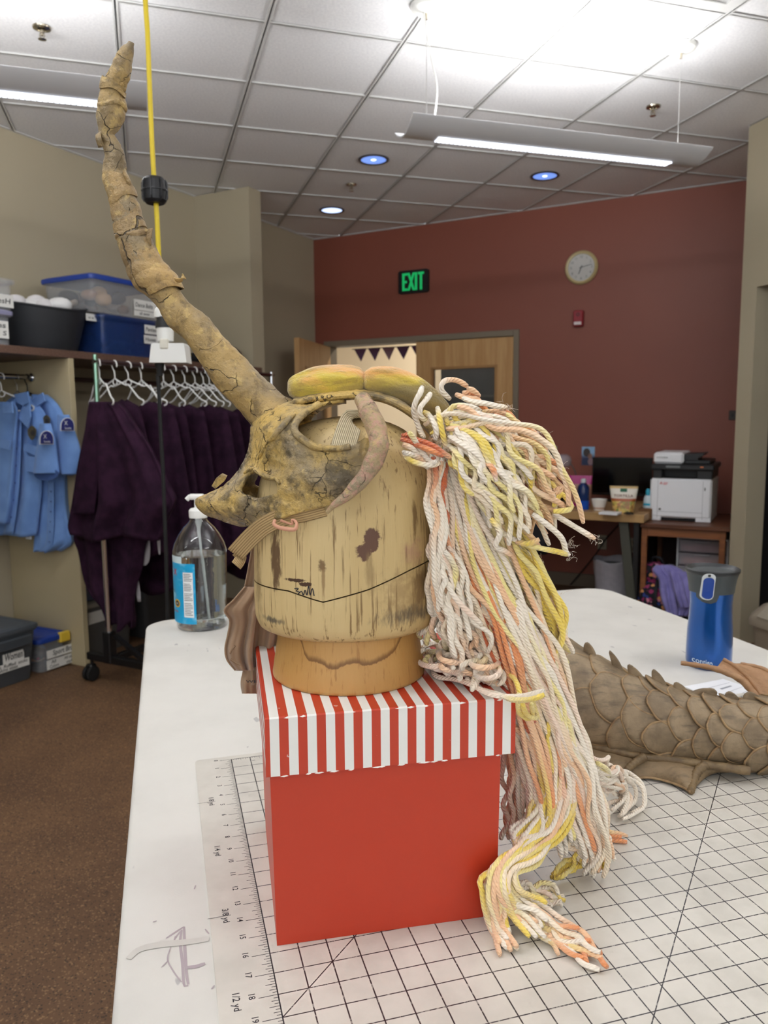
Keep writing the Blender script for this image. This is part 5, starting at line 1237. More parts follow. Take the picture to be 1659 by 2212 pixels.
so = bb.modifiers.new('thick', 'SOLIDIFY'); so.thickness = .0012; so.offset = -1
zl = float(at(437, 1196, float(bp[1]))[2] - TOP)
gp_ = [(r - .0016, max(z, .0016)) for r, z in prof if z < zl]; gp_.append((gp_[-1][0], zl))
MB().lathe(gp_, 48).build('gel', GEL, bo, angle=60)
PUMPW = mat('pump white plastic', (240, 240, 236), .35)
zc_ = lambda py: float(at(437, py, float(bp[1]))[2] - TOP)
MB().lathe([(.0195, zc_(1118)), (.0205, zc_(1115)), (.0205, zc_(1102)), (.017, zc_(1098)), (.008, zc_(1096)), (.0075, zc_(1078))], 28).build('pump_collar', PUMPW, bo)
mb = MB(); mb.box((-.020, -.009, zc_(1079)), (.016, .009, zc_(1067)), .004); mb.build('pump_head', PUMPW, bo)
mb = MB(); mb.tube([(-.008, 0, zc_(1071)), (-.018, -.002, zc_(1073)), (-.024, -.003, zc_(1079))], .0055, 10); mb.build('spout', PUMPW, bo)
mb = MB(); mb.tube([(-.0, 0, zc_(1118)), (.001, 0, zc_(1150)), (.004, 0, zc_(1200)), (.016, -.01, .02)], .0028, 8); mb.build('dip_tube', mat('translucent tube', (232, 238, 238), .4), bo)
mb = MB(); mb.lathe([(.008, zc_(1118)), (.007, zc_(1130)), (.0045, zc_(1140)), (.003, zc_(1160))], 14); mb.build('pump_stem', mat('frosted stem', (226, 230, 230), .4), bo)
RB = prof[7][0] + .0006
def onb(px, py, lift=0.0):
    x = (px - 434.5) * KB; x = max(-RB * .999, min(RB * .999, x)); return np.array([x, -math.sqrt(RB * RB - x * x) - lift, zc_(py)])
def label_patch(nm, x0, x1, y0, y1, m, lift, yb=None):
    G = [[onb(x, y0 + (y1 - y0) * v, lift) for x in np.linspace(x0, x1, 14)] for v in np.linspace(0, 1, 4)]; mb = MB(); mb.grid(G); mb.build(nm, m, bo, angle=80)
n = Nodes('cyan label'); c = n.mix(n.step(n.noise(26, 4, .5, n.co('Object', (1, 1, 1.8))), .5, .72), (24, 158, 208), (150, 212, 236)); n.col(c); n.p(Roughness=.3); CYAN = n.m
label_patch('label', 374, 437, 1208, 1334, CYAN, .0002)
label_patch('label_corner', 380, 408, 1194, 1208, mat('pale label', (206, 222, 226), .35), .0002)
label_patch('drug_panel', 410, 432, 1226, 1320, mat('white panel', (232, 234, 234), .4), .0004)
mb = MB()
for k in range(26):
    y0 = 1229 + k * 3.4
    if k in (5, 11, 17): continue
    xs_ = np.linspace(412, 412 + RNG.uniform(13, 19), 6); mb.grid([[onb(x, y0, .0006) for x in xs_], [onb(x, y0 + 1.4, .0006) for x in xs_]])
mb.build('panel_text', mat('grey print', (120, 124, 128), .6), bo, smooth=False)
def blab(nm, s, px, py, size, m, width):
    v, f = text_geo(s); w_ = v[:, 0].max() - v[:, 0].min(); k_ = width / w_; mb = MB(); mb.add([onb(px + (a - v[:, 0].min()) * k_, py - b * size, .0008) for a, b in v[:, :2]], f); mb.build(nm, m, bo, smooth=False)
REDI = mat('red print', (196, 30, 40), .5); WPR = mat('white print', (240, 240, 240), .5)
blab('label_letters', 'rm-', 375, 1231, 15, mat('navy print', (30, 34, 60), .5), 10.5); blab('label_letter_x', 'X', 386, 1234, 20, REDI, 9); blab('label_print', 'ng', 381, 1270, 9, mat('slate print', (80, 120, 150), .5), 6); blab('label_print', '99.99%', 383, 1312, 5, REDI, 12)
for r0, m_, l_ in ((7.2, mat('gold badge', (206, 166, 70), .4), .0006), (4.6, mat('black badge', (24, 24, 28), .5), .0008)):
    mb = MB(); mb.add([onb(393.5, 1293, l_)] + [onb(393.5 + r0 * math.cos(t), 1293 + r0 * 1.25 * math.sin(t), l_) for t in np.linspace(0, 2 * math.pi, 20, endpoint=False)], [(0, 1 + i, 1 + (i + 1) % 20) for i in range(20)]); mb.build('badge', m_, bo, smooth=False)
blab('badge_digits', '15', 391, 1295.5, 6, WPR, 4.6)

# ------------------------------------------------------------------ travel mug
gp0 = hz(1530, 1437, TOP)
mg = thing('travel_mug', 'metallic blue travel mug with grey lid standing on the table', 'mug', gp0, 0)
YG = float(gp0[1]); KG = scale_px(1530, 1340, YG); zg = lambda py: float(at(1530, py, YG)[2] - TOP)
def grow_(py, xl, xr): return ((xr - xl) / 2 * KG, zg(py))
n = Nodes('metallic blue paint'); n.col((22, 88, 170)); n.p(Roughness=.25, Metallic=.7, Coat_Weight=.6, Coat_Roughness=.08); MBLUE = n.m
pb = [grow_(*r) for r in ((1437, 1490, 1570), (1434, 1485, 1575), (1425, 1483, 1577), (1400, 1483, 1577), (1360, 1485, 1577), (1330, 1489, 1576), (1300, 1492, 1577), (1280, 1492, 1580), (1270, 1492, 1581))]
pb[0] = (pb[0][0], 0.0)
MB().lathe(pb, 48).build('mug_body', MBLUE, mg, angle=60)
LIDG = mat('grey lid plastic', (66, 72, 74), .42); LIDD = mat('dark lid rim', (40, 43, 46), .4)
pl_ = [grow_(*r) for r in ((1276, 1491, 1581), (1260, 1490, 1583), (1244, 1487, 1586), (1232, 1483, 1590))]
MB().lathe([(pl_[0][0] + .0006, pl_[0][1])] + [(r + .0008, z) for r, z in pl_[1:]], 48).build('lid', LIDG, mg, angle=60)
z1 = pl_[-1][1]; r1_ = pl_[-1][0] + .0008
MB().lathe([(r1_ - .001, z1 - .003), (r1_ + .0008, z1), (r1_ + .0012, z1 + .004), (r1_ - .002, z1 + .006), (r1_ - .006, z1 + .003), (r1_ - .012, z1 - .001), (.004, z1 - .003)], 48).build('lid_rim', LIDD, mg, angle=60)
def onm(px, py, lift=0.0):
    z = zg(py); allp = sorted(pb + pl_, key=lambda q: q[1]); r = float(np.interp(z, [q[1] for q in allp], [q[0] for q in allp])) + .0009 + lift
    x = np.clip((px - 1530) * KG, -r * .999, r * .999); return np.array([x, -math.sqrt(r * r - x * x), z])
def mug_patch(nm, poly, m, lift, th=.0012):
    """curved plate: outline polygon in pixels, filled with a fan of strips"""
    P = np.array(poly, float); c = P.mean(0); rings = []
    for f in (1.0, .66, .33): rings.append([onm(*(c + (p - c) * f), lift) for p in P])
    mb = MB(); mb.grid(rings, closed_u=True); mb.add([onm(*c, lift)] + rings[-1], [(0, 1 + (i + 1) % len(P), 1 + i) for i in range(len(P))]); mb.build(nm, m, mg, angle=80)
def rrect(x0, x1, y0, y1, r, k=5):
    return [(x, y) for x, y in rounded(x0, x1, y0, y1, r, k)]
mug_patch('grip_plate', [(1486, 1238), (1526, 1240), (1527, 1262), (1526, 1280), (1522, 1290), (1512, 1295), (1498, 1293), (1489, 1284), (1487, 1262)], LIDG, .0008)
mug_patch('button_frame', rrect(1492, 1515, 1229, 1287, 10), mat('silver frame', (214, 218, 220), .35), .0022)
mug_patch('button', rrect(1494.5, 1513, 1238, 1284.5, 8), mat('blue button', (26, 66, 150), .35), .0034)
mug_patch('lock_mark', rrect(1500, 1505, 1231, 1236, 1), LIDD, .0032)
v, f_ = text_geo('contigo'); w_ = v[:, 0].max() - v[:, 0].min(); mb = MB(); mb.add([onm(1485.5 + (a - v[:, 0].min()) * 33 / w_, 1421 + (a / w_) * 3 - b * 16, .0004) for a, b in v[:, :2]], f_); mb.build('logo_lettering', mat('pale logo', (196, 214, 232), .4), mg, smooth=False)

# ------------------------------------------------------------------ papers
PAPER = mat('white paper', (232, 233, 236), .7); PRN = mat('faint print', (150, 152, 160), .7)
def sheet(nm, lab, quad_px, z, lines):
    Q = [hz(x, y, TOP + z) for x, y in quad_px]; t = thing(nm, lab, 'paper', Q[0]); Lq = local(t)
    mb = MB(); mb.prism([Lq(q) for q in Q], (0, 0, .0004)); mb.build('sheet', PAPER, t, smooth=False)
    mb = MB(); A_, B_, C_, D_ = [Lq(q) for q in Q]
    def uvp(u_, v_): return (A_ * (1 - u_) + B_ * u_) * (1 - v_) + (D_ * (1 - u_) + C_ * u_) * v_ + np.array([0, 0, .0006])
    for u0, u1, v0, w_ in lines: mb.add([uvp(u0, v0), uvp(u1, v0), uvp(u1, v0 + w_), uvp(u0, v0 + w_)], [(0, 1, 2, 3)])
    if lines: mb.build('print', PRN, t, smooth=False)
    return t
sheet('paper_sheet', 'white printed sheet of paper between the mug and the scaly tail', [(1478, 1483), (1562, 1467), (1655, 1497), (1592, 1536)], .0006, [(.30, .92, .22, .010), (.30, .92, .52, .008), (.30, .31, .22, .30), (.5, .8, .34, .05), (.35, .9, .7, .008)])
sheet('envelope', 'pale paper slip under the printed sheet behind the tail', [(1530, 1512), (1560, 1500), (1610, 1540), (1580, 1550)], .0001, [])
# ------------------------------------------------------------------ closet shelving on the left wall
SHZ = 1.762
LAM = mat('brown speckled laminate', (112, 84, 70), .45, var=(140, (84, 62, 52)), bump=None); CLOS = mat('beige closet panel', (186, 172, 138), .6)
sh = thing('closet_shelf', 'long brown laminate shelf along the left wall carrying bins', 'shelf', rm(.3, 3.6, SHZ), UR)
MB().box((-.298, -1.9, -.04), (.30, 1.965, 0), .002).build('shelf_board', LAM, sh, smooth=False)
for k, (b, lab) in enumerate(((3.33, 'upright beige closet divider between blue shirts and purple robes'), (4.72, 'upright closet divider beyond the left edge'))):
    t = thing('closet_divider', lab, 'closet panel', rm(.3, b), UR); MB().box((-.298, -.017, 0), (.298, .017, SHZ - .0405), .002).build('panel', CLOS, t, smooth=False)
ROD = mat('chrome rod', (170, 166, 164), .2, 1.0)
rod = thing('closet_rod', 'chrome hanging rod holding the blue shirts', 'rod', rm(.3, 4.0, 1.627), UR)
MB().tube([(0, -.70, 0), (0, .648, 0)], .0145, 14).build('rod', ROD, rod)
MB().lathe([(.024, 0), (.024, .012), (.018, .018)], 18).xf(lambda p: np.array([p[0], .652 - p[2], p[1]])).build('flange', CHROME, rod)
rod2 = thing('closet_rod', 'dark closet rod behind the rolling rack', 'rod', rm(.3, 2.48, 1.627), UR)
MB().tube([(0, -.82, 0), (0, .84, 0)], .0145, 14).build('rod', mat('dull rod', (90, 70, 68), .35, .8), rod2)
def bb(px, py, a): return ab(wl(px, py, a))[1]
def zz_(px, py, a): return ab(wl(px, py, a))[2]

# ------------------------------------------------------------------ bins
CLR = {}
def clear(name, c, alpha):
    n = Nodes(name); n.col(c); n.p(Roughness=.18, Alpha=alpha, Specular_IOR_Level=.6); return n.m
CLEARB = clear('clear bin plastic', (206, 210, 216), .22); BLUEB = clear('blue translucent plastic', (34, 62, 120), .62); GREYB = mat('grey tote plastic', (78, 84, 90), .45); NAVY = mat('blue lid plastic', (28, 62, 150), .4); YELC = mat('yellow latch', (224, 190, 60), .45)
TAPEW = mat('white label tape', (226, 226, 222), .6); INKB = mat('marker ink', (34, 34, 40), .6)
def tub(root, x0, x1, y0, y1, z0, z1, taper, m, nm='bin_body', rim=.008, r=.03, th=.003):
    """open-topped tapered tub with a rim; local coordinates"""
    def ring(t, z, r_=r): return [(x, y, z) for x, y in rounded(x0 + t, x1 - t, y0 + t, y1 - t, r_, 4)]
    rows = [ring(taper, z0), ring(taper * .9, z0 + .006), ring(rim, z1 - .022), ring(0, z1 - .020), ring(0, z1)]
    inn = [ring(th, z1), ring(rim + th, z1 - .02), ring(taper + th, z0 + th)]
    mb = MB(); mb.grid(rows + inn, closed_u=True); n_ = len(rows[0]); tot = len(rows + inn); mb.f.append(tuple(range(n_))[::-1]); mb.f.append(tuple(range((tot - 1) * n_, tot * n_)))
    return mb.build(nm, m, root, angle=40)
def lid_(root, x0, x1, y0, y1, z0, h_, m, nm='bin_lid', o=.006, r=.032):
    def ring(t, z): return [(x, y, z) for x, y in rounded(x0 + t, x1 - t, y0 + t, y1 - t, r, 4)]
    rows = [ring(-o, z0 - .012), ring(-o - .002, z0), ring(-o, z0 + h_ * .6), ring(.012, z0 + h_), ring(.03, z0 + h_), ring(.036, z0 + h_ * .7)]
    mb = MB(); mb.grid(rows, closed_u=True); n_ = len(rows[0]); mb.f.append(tuple(range(n_))[::-1]); mb.f.append(tuple(range(5 * n_, 6 * n_))); return mb.build(nm, m, root, angle=40)
def tape(root, x, y0, y1, z0, z1, lines, tilt=0.0):
    """paper label with handwriting on the +x face"""
    mb = MB(); mb.prism([(x, y0, z0), (x, y1, z0 + tilt), (x, y1, z1 + tilt), (x, y0, z1)], (.0012, 0, 0)); o = mb.build('label_tape', TAPEW, root, smooth=False)
    mb = MB()
    for s, u_, v_, size, wd in lines: write(mb, s, (x + .0022, y0 + (y1 - y0) * u_, z0 + (z1 - z0) * v_ + tilt * u_), (0, 1, tilt / max(1e-6, y1 - y0)), (0, 0, 1), size, width=wd, slant=.12)
    if lines: mb.build('handwriting', INKB, o, smooth=False)
    return o
def lumps(root, x0, x1, y0, y1, z0, z1, colors, n_, seed, r0=.03, r1=.055, nm='folded_garment', clampz=True):
    """soft garments stuffed into a bin, each a squashed crumpled bundle"""
    rs = np.random.RandomState(seed)
    for k in range(n_):
        c = np.array([rs.uniform(x0, x1), rs.uniform(y0, y1), rs.uniform(z0, z1)]); r_ = rs.uniform(r0, r1); fb = Fbm(seed * 31 + k, 40); V = []; F = []
        nu, nv_ = 14, 9
        for i in range(nv_ + 1):
            t = math.pi * i / nv_
            for j in range(nu):
                p_ = 2 * math.pi * j / nu; d = np.array([math.sin(t) * math.cos(p_), math.sin(t) * math.sin(p_), math.cos(t) * .7]); q = c + d * r_ * (1 + .22 * fb(c + d * r_)); V.append((np.clip(q[0], x0 - r0, x1 + r0), np.clip(q[1], y0 - r0, y1 + r0), q[2]))
        for i in range(nv_):
            for j in range(nu): F.append((i * nu + j, i * nu + (j + 1) % nu, (i + 1) * nu + (j + 1) % nu, (i + 1) * nu + j))
        mb = MB(); mb.add(V, F); mb.build(nm, mat('garment %d %d %d' % colors[k % len(colors)], colors[k % len(colors)], .85, bump=(60, .4, .004)), root, angle=80)
A1 = .56
# pair of clear bins at the far left of the shelf
yb = lambda px, py, a=A1: -bb(px, py, a)
z_ = lambda px, py, a=A1: zz_(px, py, a)
zt0 = z_(20, 670)
t = thing('clear_bin', 'lower clear bin of the pair at the left end of the shelf', 'bin', rm(0, 0, SHZ), UR, 'bins on the closet shelf')
yl, yr = yb(-70, 710), yb(31, 710)
tub(t, .18, A1, yl, yr, 0, zt0 - SHZ - .014, .012, CLEARB); lid_(t, .18, A1, yl, yr, zt0 - SHZ - .014, .014, mat('lilac clear lid', (140, 140, 170), .4))
lumps(t, .26, .48, yl + .06, yr - .05, .05, .09, [(222, 222, 226), (190, 190, 200)], 8, 3)
tape(t, A1 + .001, yr - .17, yr - .035, .035, .12, [('es', .55, .62, .035, .045), ('S', .75, .18, .03, .02)])
t = thing('clear_bin', 'upper clear bin labelled Flesh at the left end of the shelf', 'bin', rm(0, 0, zt0 + .0012), UR, 'bins on the closet shelf')
yl, yr = yb(-70, 640), yb(38, 640); h1 = z_(20, 606) - zt0
tub(t, .18, A1 - .01, yl, yr, 0, h1, .012, CLEARB); lid_(t, .18, A1 - .01, yl, yr, h1, .012, CLEARB)
lumps(t, .26, .46, yl + .06, yr - .05, .05, h1 - .03, [(206, 176, 150), (226, 206, 190), (160, 124, 100)], 9, 5)
tape(t, A1 - .009, yr - .20, yr - .02, .012, .075, [('-FlesH', .25, .3, .036, .115)])
# dark tub with white cloth
bl, br = bb(57, 690, A1), bb(231, 690, A1); bc = (bl + br) / 2; zt = z_(140, 660) - SHZ
t = thing('round_tub', 'dark grey flexible tub heaped with white cloth on the shelf', 'tub', rm(.30, bc, SHZ), UR)
rx, ry = .265, (bl - br) / 2; G = []
for k, z in enumerate(np.linspace(0, 1, 12)):
    row = []
    for j in range(56):
        a = 2 * math.pi * j / 56; f = .74 + .26 * z ** .8; hh_ = z * (zt * (1 + .0) + .020 * math.cos(2 * a) * -1 + .012 * math.sin(a)); rib = 1 + (.006 if k in (7, 9) else 0)
        row.append((rx * f * rib * math.cos(a), ry * f * rib * math.sin(a), hh_))
    G.append(row)
G2 = [[(x * .975, y * .975, zv) for x, y, zv in G[-1]]] + [[(x * .96, y * .96, max(zv, .004)) for x, y, zv in G[k]] for k in (8, 4, 0)]
mb = MB(); mb.grid(G + G2, closed_u=True); mb.f.append(tuple(range(56))[::-1]); m_ = len(G + G2); mb.f.append(tuple(range((m_ - 1) * 56, m_ * 56))); mb.build('tub_wall', mat('charcoal rubber', (40, 43, 48), .55), t, angle=60)
MB().tube([G[-1][j] for j in range(56)] + [G[-1][0]], .006, 8).build('tub_rim', mat('charcoal rim', (46, 49, 54), .5), t)
lumps(t, -.12, .16, -.20, .06, zt - .03, zt + .03, [(236, 236, 236), (226, 224, 226)], 13, 8, .045, .07, 'white_cloth')
aa = math.radians(42); tape(t, .21, ry * .60, ry * .60 + .075, zt - .055, zt - .016, [('w w', .2, .3, .02, .04)])
# stacked bins behind the horn
bl, br = bb(222, 730, A1), bb(352, 730, A1); zm = z_(260, 682) - SHZ
t = thing('blue_bin', 'blue translucent bin under the clear one, beside the dark tub', 'bin', rm(0, 0, SHZ), UR, 'bins on the closet shelf')
tub(t, .14, A1, -bl, -br, 0, zm - .012, .014, BLUEB); lid_(t, .14, A1, -bl, -br, zm - .012, .014, BLUEB)
lumps(t, .22, .48, -bl + .06, -br - .06, .05, .12, [(70, 84, 110), (120, 126, 140), (90, 96, 120)], 12, 11)
tape(t, A1 + .001, -bb(312, 712, A1), -bb(342, 712, A1), z_(325, 722) - SHZ, z_(325, 703) - SHZ, [('Panties', .08, .3, .034, .085)]); tape(t, A1 + .001, -bb(311, 733, A1), -bb(342, 733, A1), z_(325, 743) - SHZ, z_(325, 725) - SHZ, [('Hoses', .08, .3, .034, .085)])
zt2 = z_(240, 604) - SHZ; bl, br = bb(199, 640, A1), bb(352, 640, A1)
t = thing('blue_lid_bin', 'clear bin with blue lid labelled Dance Belts on top of the blue bin', 'bin', rm(0, 0, SHZ + zm + .0045), UR, 'bins on the closet shelf')
h2 = zt2 - zm - .005; tub(t, .14, A1, -bl, -br, 0, h2, .022, CLEARB); lid_(t, .14, A1, -bl, -br, h2, .022, NAVY)
lumps(t, .24, .48, -bl + .07, -br - .06, .06, h2 - .05, [(206, 170, 130), (60, 56, 60), (170, 130, 100), (226, 206, 186), (120, 96, 84)], 14, 13)
tape(t, A1 - .006, -bb(291, 655, A1), -bb(340, 655, A1), h2 - .145, h2 - .085, [('Dance Belts', .05, .3, .036, .14)]); tape(t, A1 - .010, -bb(292, 672, A1), -bb(337, 672, A1), .012, h2 - .148, [('all sizes', .25, .3, .024, .08)])
# odds and ends on the shelf right of the bins
t = thing('detergent_bag', 'small blue, white and yellow bag lying on the shelf behind the horn', 'bag', rm(.45, bb(396, 760, .5), SHZ), UR)
lumps(t, -.05, .05, -.05, .05, .035, .06, [(226, 226, 230)], 1, 15, .06, .075, 'bag_body'); lumps(t, -.0, .06, -.06, .0, .075, .085, [(40, 84, 180)], 1, 16, .035, .04, 'blue_panel'); lumps(t, .0, .06, .02, .07, .05, .06, [(224, 190, 50)], 1, 17, .035, .04, 'yellow_panel')
t = thing('knit_hat', 'dark brown knitted hat on the shelf right of the horn', 'hat', rm(.42, bb(500, 760, .45), SHZ), UR)
MB().lathe([(.001, .15), (.05, .145), (.085, .11), (.10, .06), (.103, .03), (.108, .025), (.108, .0)][::-1], 28, 0, 0, 1, 1.25).build('cap_crown', mat('brown knit', (72, 60, 50), .9, bump=(160, .5, .003)), t, angle=60); MB().lathe([(.112, 0), (.115, .02), (.112, .035)], 28, 0, 0, 1, 1.25, close=False).build('cap_band', mat('dark knit', (50, 43, 38), .9), t)
t = thing('dark_pouch', 'black pouch on the shelf just behind the horn', 'pouch', rm(.50, bb(425, 775, .5), SHZ), UR)
lumps(t, -.05, .05, -.06, .06, .035, .05, [(20, 20, 24)], 1, 19, .055, .075, 'pouch_body')

# bins on the closet floor
AF = .46
def floor_bin(nm, lab, a0, a1, b0, b1, z1, mb_, ml, taper=.03, z0=0.0, lidh=.02):
    t = thing(nm, lab, 'bin', rm(0, 0, z0), UR, 'bins on the closet floor'); tub(t, a0, a1, -b0, -b1, 0, z1 - z0 - lidh, taper, mb_); lid_(t, a0, a1, -b0, -b1, z1 - z0 - lidh, lidh, ml); return t
bl, br = 4.12, bb(78, 1400, AF + .03); zl_ = zz_(40, 1352, AF + .05)
t = floor_bin('grey_tote', 'grey lidded tote with white handwritten label at the left edge', .03, AF + .06, bl, br, zl_, GREYB, GREYB, .035)
xf_ = AF + .056
tape(t, xf_, -bb(6, 1425, xf_), -bb(52, 1415, xf_), zz_(30, 1430, xf_), zz_(30, 1408, xf_), [("Women's", .06, .3, .055, .125)], .0); tape(t, xf_ + .0006, -bb(-30, 1440, xf_), -bb(63, 1425, xf_), zz_(30, 1446, xf_), zz_(30, 1429, xf_), [('socks  Ruffled  socks', .1, .55, .026, .21), ('tan skins sizes', .1, .12, .026, .15)])
mb = MB(); mb.box((xf_ + .008, -bl + .12, zl_ - .11), (xf_ + .020, -br - .05, zl_ - .055), .006); mb.build('handle_recess', mat('grey tote shade', (64, 69, 75), .5), t)
bl, br = bb(80, 1400, AF + .02), bb(171, 1380, AF + .02); zl_ = zz_(130, 1366, AF + .02)
t = floor_bin('blue_lid_bin', 'clear bin with blue lid and yellow latches labelled Sport Bras', .07, AF + .03, bl - .002, max(br, 3.362), zl_, CLEARB, NAVY, .02)
lumps(t, .16, .40, -bl + .06, -max(br, 3.362) - .06, .05, zl_ - .09, [(196, 130, 110), (190, 40, 90), (30, 90, 150), (60, 56, 66), (206, 160, 140)], 14, 23, .03, .05)
xs = AF + .030
tape(t, xs, -bb(100, 1400, xs), -bb(168, 1390, xs), zz_(135, 1414, xs), zz_(135, 1396, xs), [('Sport Bras', .18, .3, .040, .145)]); tape(t, xs - .004, -bb(101, 1420, xs), -bb(168, 1410, xs), zz_(135, 1438, xs), zz_(135, 1417, xs), [('All', .14, .58, .026, .03), ('Colors', .08, .12, .026, .06), ('All size +', .55, .58, .022, .085), ('style', .62, .12, .022, .05)])
for (xa, ya) in ((AF + .03, -(bl + br) / 2 + .03), (.07, -(bl + br) / 2)): MB().box((xa - .016, ya - .035, zl_ - .055), (xa + .014, ya + .035, zl_ + .003), .006).build('latch', YELC, t)
floor_bin('grey_tote', 'grey tote with pale lid standing behind the rolling rack', .06, .50, 3.30, 2.86, .33, mat('dark grey tote', (92, 92, 92), .5), mat('pale tote lid', (150, 146, 134), .5))
t = thing('blue_tote', 'blue grey translucent tote stacked behind the purple robes', 'bin', rm(0, 0, .333), UR, 'bins on the closet floor'); tub(t, .07, .49, -3.28, -2.90, 0, .40, .03, mat('blue grey plastic', (96, 108, 140), .4)); lid_(t, .07, .49, -3.28, -2.90, .40, .02, mat('blue grey lid', (110, 118, 140), .4))
floor_bin('grey_tote', 'dark grey tote in the closet behind the black rack foot', .06, .52, 2.80, 2.28, .42, mat('slate tote', (70, 70, 72), .5), mat('taupe tote lid', (96, 92, 84), .5))
t2 = thing('white_strip', 'small white paper label stuck on the pale-lidded tote', 'label', rm(.493, 3.16, .20), UR); MB().box((-.004, -.06, 0), (0, .06, .07)).build('paper', TAPEW, t2, smooth=False)

# ------------------------------------------------------------------ hangers
HANGW = mat('white hanger plastic', (226, 226, 224), .35)
def hanger_parts(root, m, w_=.205, drop=.115, r=.0042, bar=True):
    """hook centred over the rod at z = 0; arms along local x"""
    hook = [(.017, 0, -.012), (.019, 0, .002), (.012, 0, .017), (0, 0, .021), (-.012, 0, .017), (-.019, 0, .003), (-.014, 0, -.016), (-.003, 0, -.034), (0, 0, -.055), (0, 0, -.072)]
    MB().tube(cr(hook, n=36), r * .8, 8).build('hook', m, root)
    ring = [(.016 * math.cos(t), 0, -.088 + .016 * math.sin(t)) for t in np.linspace(0, 2 * math.pi, 17)]; MB().tube(ring, r * .8, 8, caps=False).build('neck_ring', m, root)
    for s in (-1, 1):
        arm = [(s * .010, 0, -.078), (s * .05, 0, -.095), (s * .085, 0, -.108), (s * .095, 0, -.104), (s * .108, 0, -.112), (s * w_ * .82, 0, -.072 - drop * .85), (s * w_, 0, -.072 - drop), (s * w_ * .99, 0, -.090 - drop), (s * w_ * .93, 0, -.094 - drop)]
        MB().tube(cr(arm, n=40), r, 8).build('arm', m, root)
    if bar: MB().tube([(-w_ * .94, 0, -.094 - drop), (0, 0, -.096 - drop), (w_ * .94, 0, -.094 - drop)], r * .9, 8).build('bar', m, root)
RX, RZ = .95, 1.680                        # rolling rack rod
proto = None
# ------------------------------------------------------------------ rolling rack
rk = thing('rolling_rack', 'chrome rolling garment rack with black wheeled base', 'garment rack', rm(RX, 3.48), UR)
MB().tube([(0, 0, .20), (0, 0, 1.40)], .0155, 16).build('post', CHROME, rk); MB().tube([(0, 0, 1.40), (0, 0, 1.715)], .0125, 16).build('inner_post', mat('greenish chrome', (150, 190, 168), .25, 1.0), rk)
MB().lathe([(.0175, 1.392), (.0185, 1.40), (.0175, 1.412)], 16).build('collar', CHROME, rk); MB().tube([(0, -.012, RZ), (0, 1.50, RZ)], .0125, 14).build('rod', mat('dark chrome rod', (120, 100, 104), .25, 1.0), rk)
MB().tube([(0, 1.48, .20), (0, 1.48, 1.70)], .0155, 16).build('post', CHROME, rk)
BLKM = mat('black enamel', (16, 16, 18), .4)
for yy in (0, 1.48):
    mb = MB(); mb.box((-.16, yy - .02, .115), (.36, yy + .02, .155), .004); mb.build('foot_bar', BLKM, rk, smooth=False); MB().box((-.026, yy - .026, .115), (.026, yy + .026, .285), .005).build('socket', BLKM, rk, smooth=False)
    MB().prism([(.03, yy - .012, .265), (.05, yy - .012, .275), (.27, yy - .012, .16), (.24, yy - .012, .15)], (0, .024, 0)).build('brace', BLKM, rk, smooth=False)
    for xx in (-.14, .34):
        MB().lathe([(.006, .088), (.006, .118)], 8, xx, yy).build('caster_stem', BLKM, rk); MB().box((xx - .024, yy - .03, .052), (xx + .024, yy + .014, .092), .008).build('caster_fork', BLKM, rk)
        for s in (-1, 1): MB().lathe([(.012, -.009), (.036, -.009), (.041, -.005), (.041, .005), (.036, .009), (.012, .009)], 24).xf(lambda p, s=s, xx=xx, yy=yy: np.array([xx + s * .017 + p[2], yy - .012 + p[0], .0412 + p[1]])).build('wheel', BLACKR, rk)
MB().box((-.02, .02, .115), (.02, 1.46, .15), .004).build('base_rail', BLKM, rk, smooth=False)
# ------------------------------------------------------------------ purple robes on white hangers
VELV = mat('dark purple velvet', (50, 26, 46), .9, var=(14, (36, 17, 34)), bump=(90, .35, .004), sheen=.03, spec=.15); VELV.node_tree.nodes['Principled BSDF'].inputs['Sheen Tint'].default_value = lin((110, 60, 100))
xs_h = [214, 247, 276, 304, 352, 374, 398, 420, 438, 451, 463, 477, 492]
ords = ['nearest', 'second', 'third', 'fourth', 'fifth', 'sixth', 'seventh', 'eighth', 'ninth', 'tenth', 'eleventh', 'twelfth', 'thirteenth']
hb_ = [ab(wl(x, 790, RX))[1] for x in xs_h]
hrs = np.random.RandomState(6)
for k, b in enumerate(hb_):
    lab = 'white plastic hanger on the rolling rack, %s from the near chrome post' % ('first' if k == 0 else ords[k]); ang = UR + hrs.uniform(-.35, .55) - (.9 if k == 0 else 0)
    if proto is None: proto = thing('hanger', lab, 'hanger', rm(RX, b, RZ - .0085), ang, 'white hangers on the rolling rack'); hanger_parts(proto, HANGW, bar=False)
    else: copy_tree(proto, rm(RX, b, RZ - .0085), ang, lab)
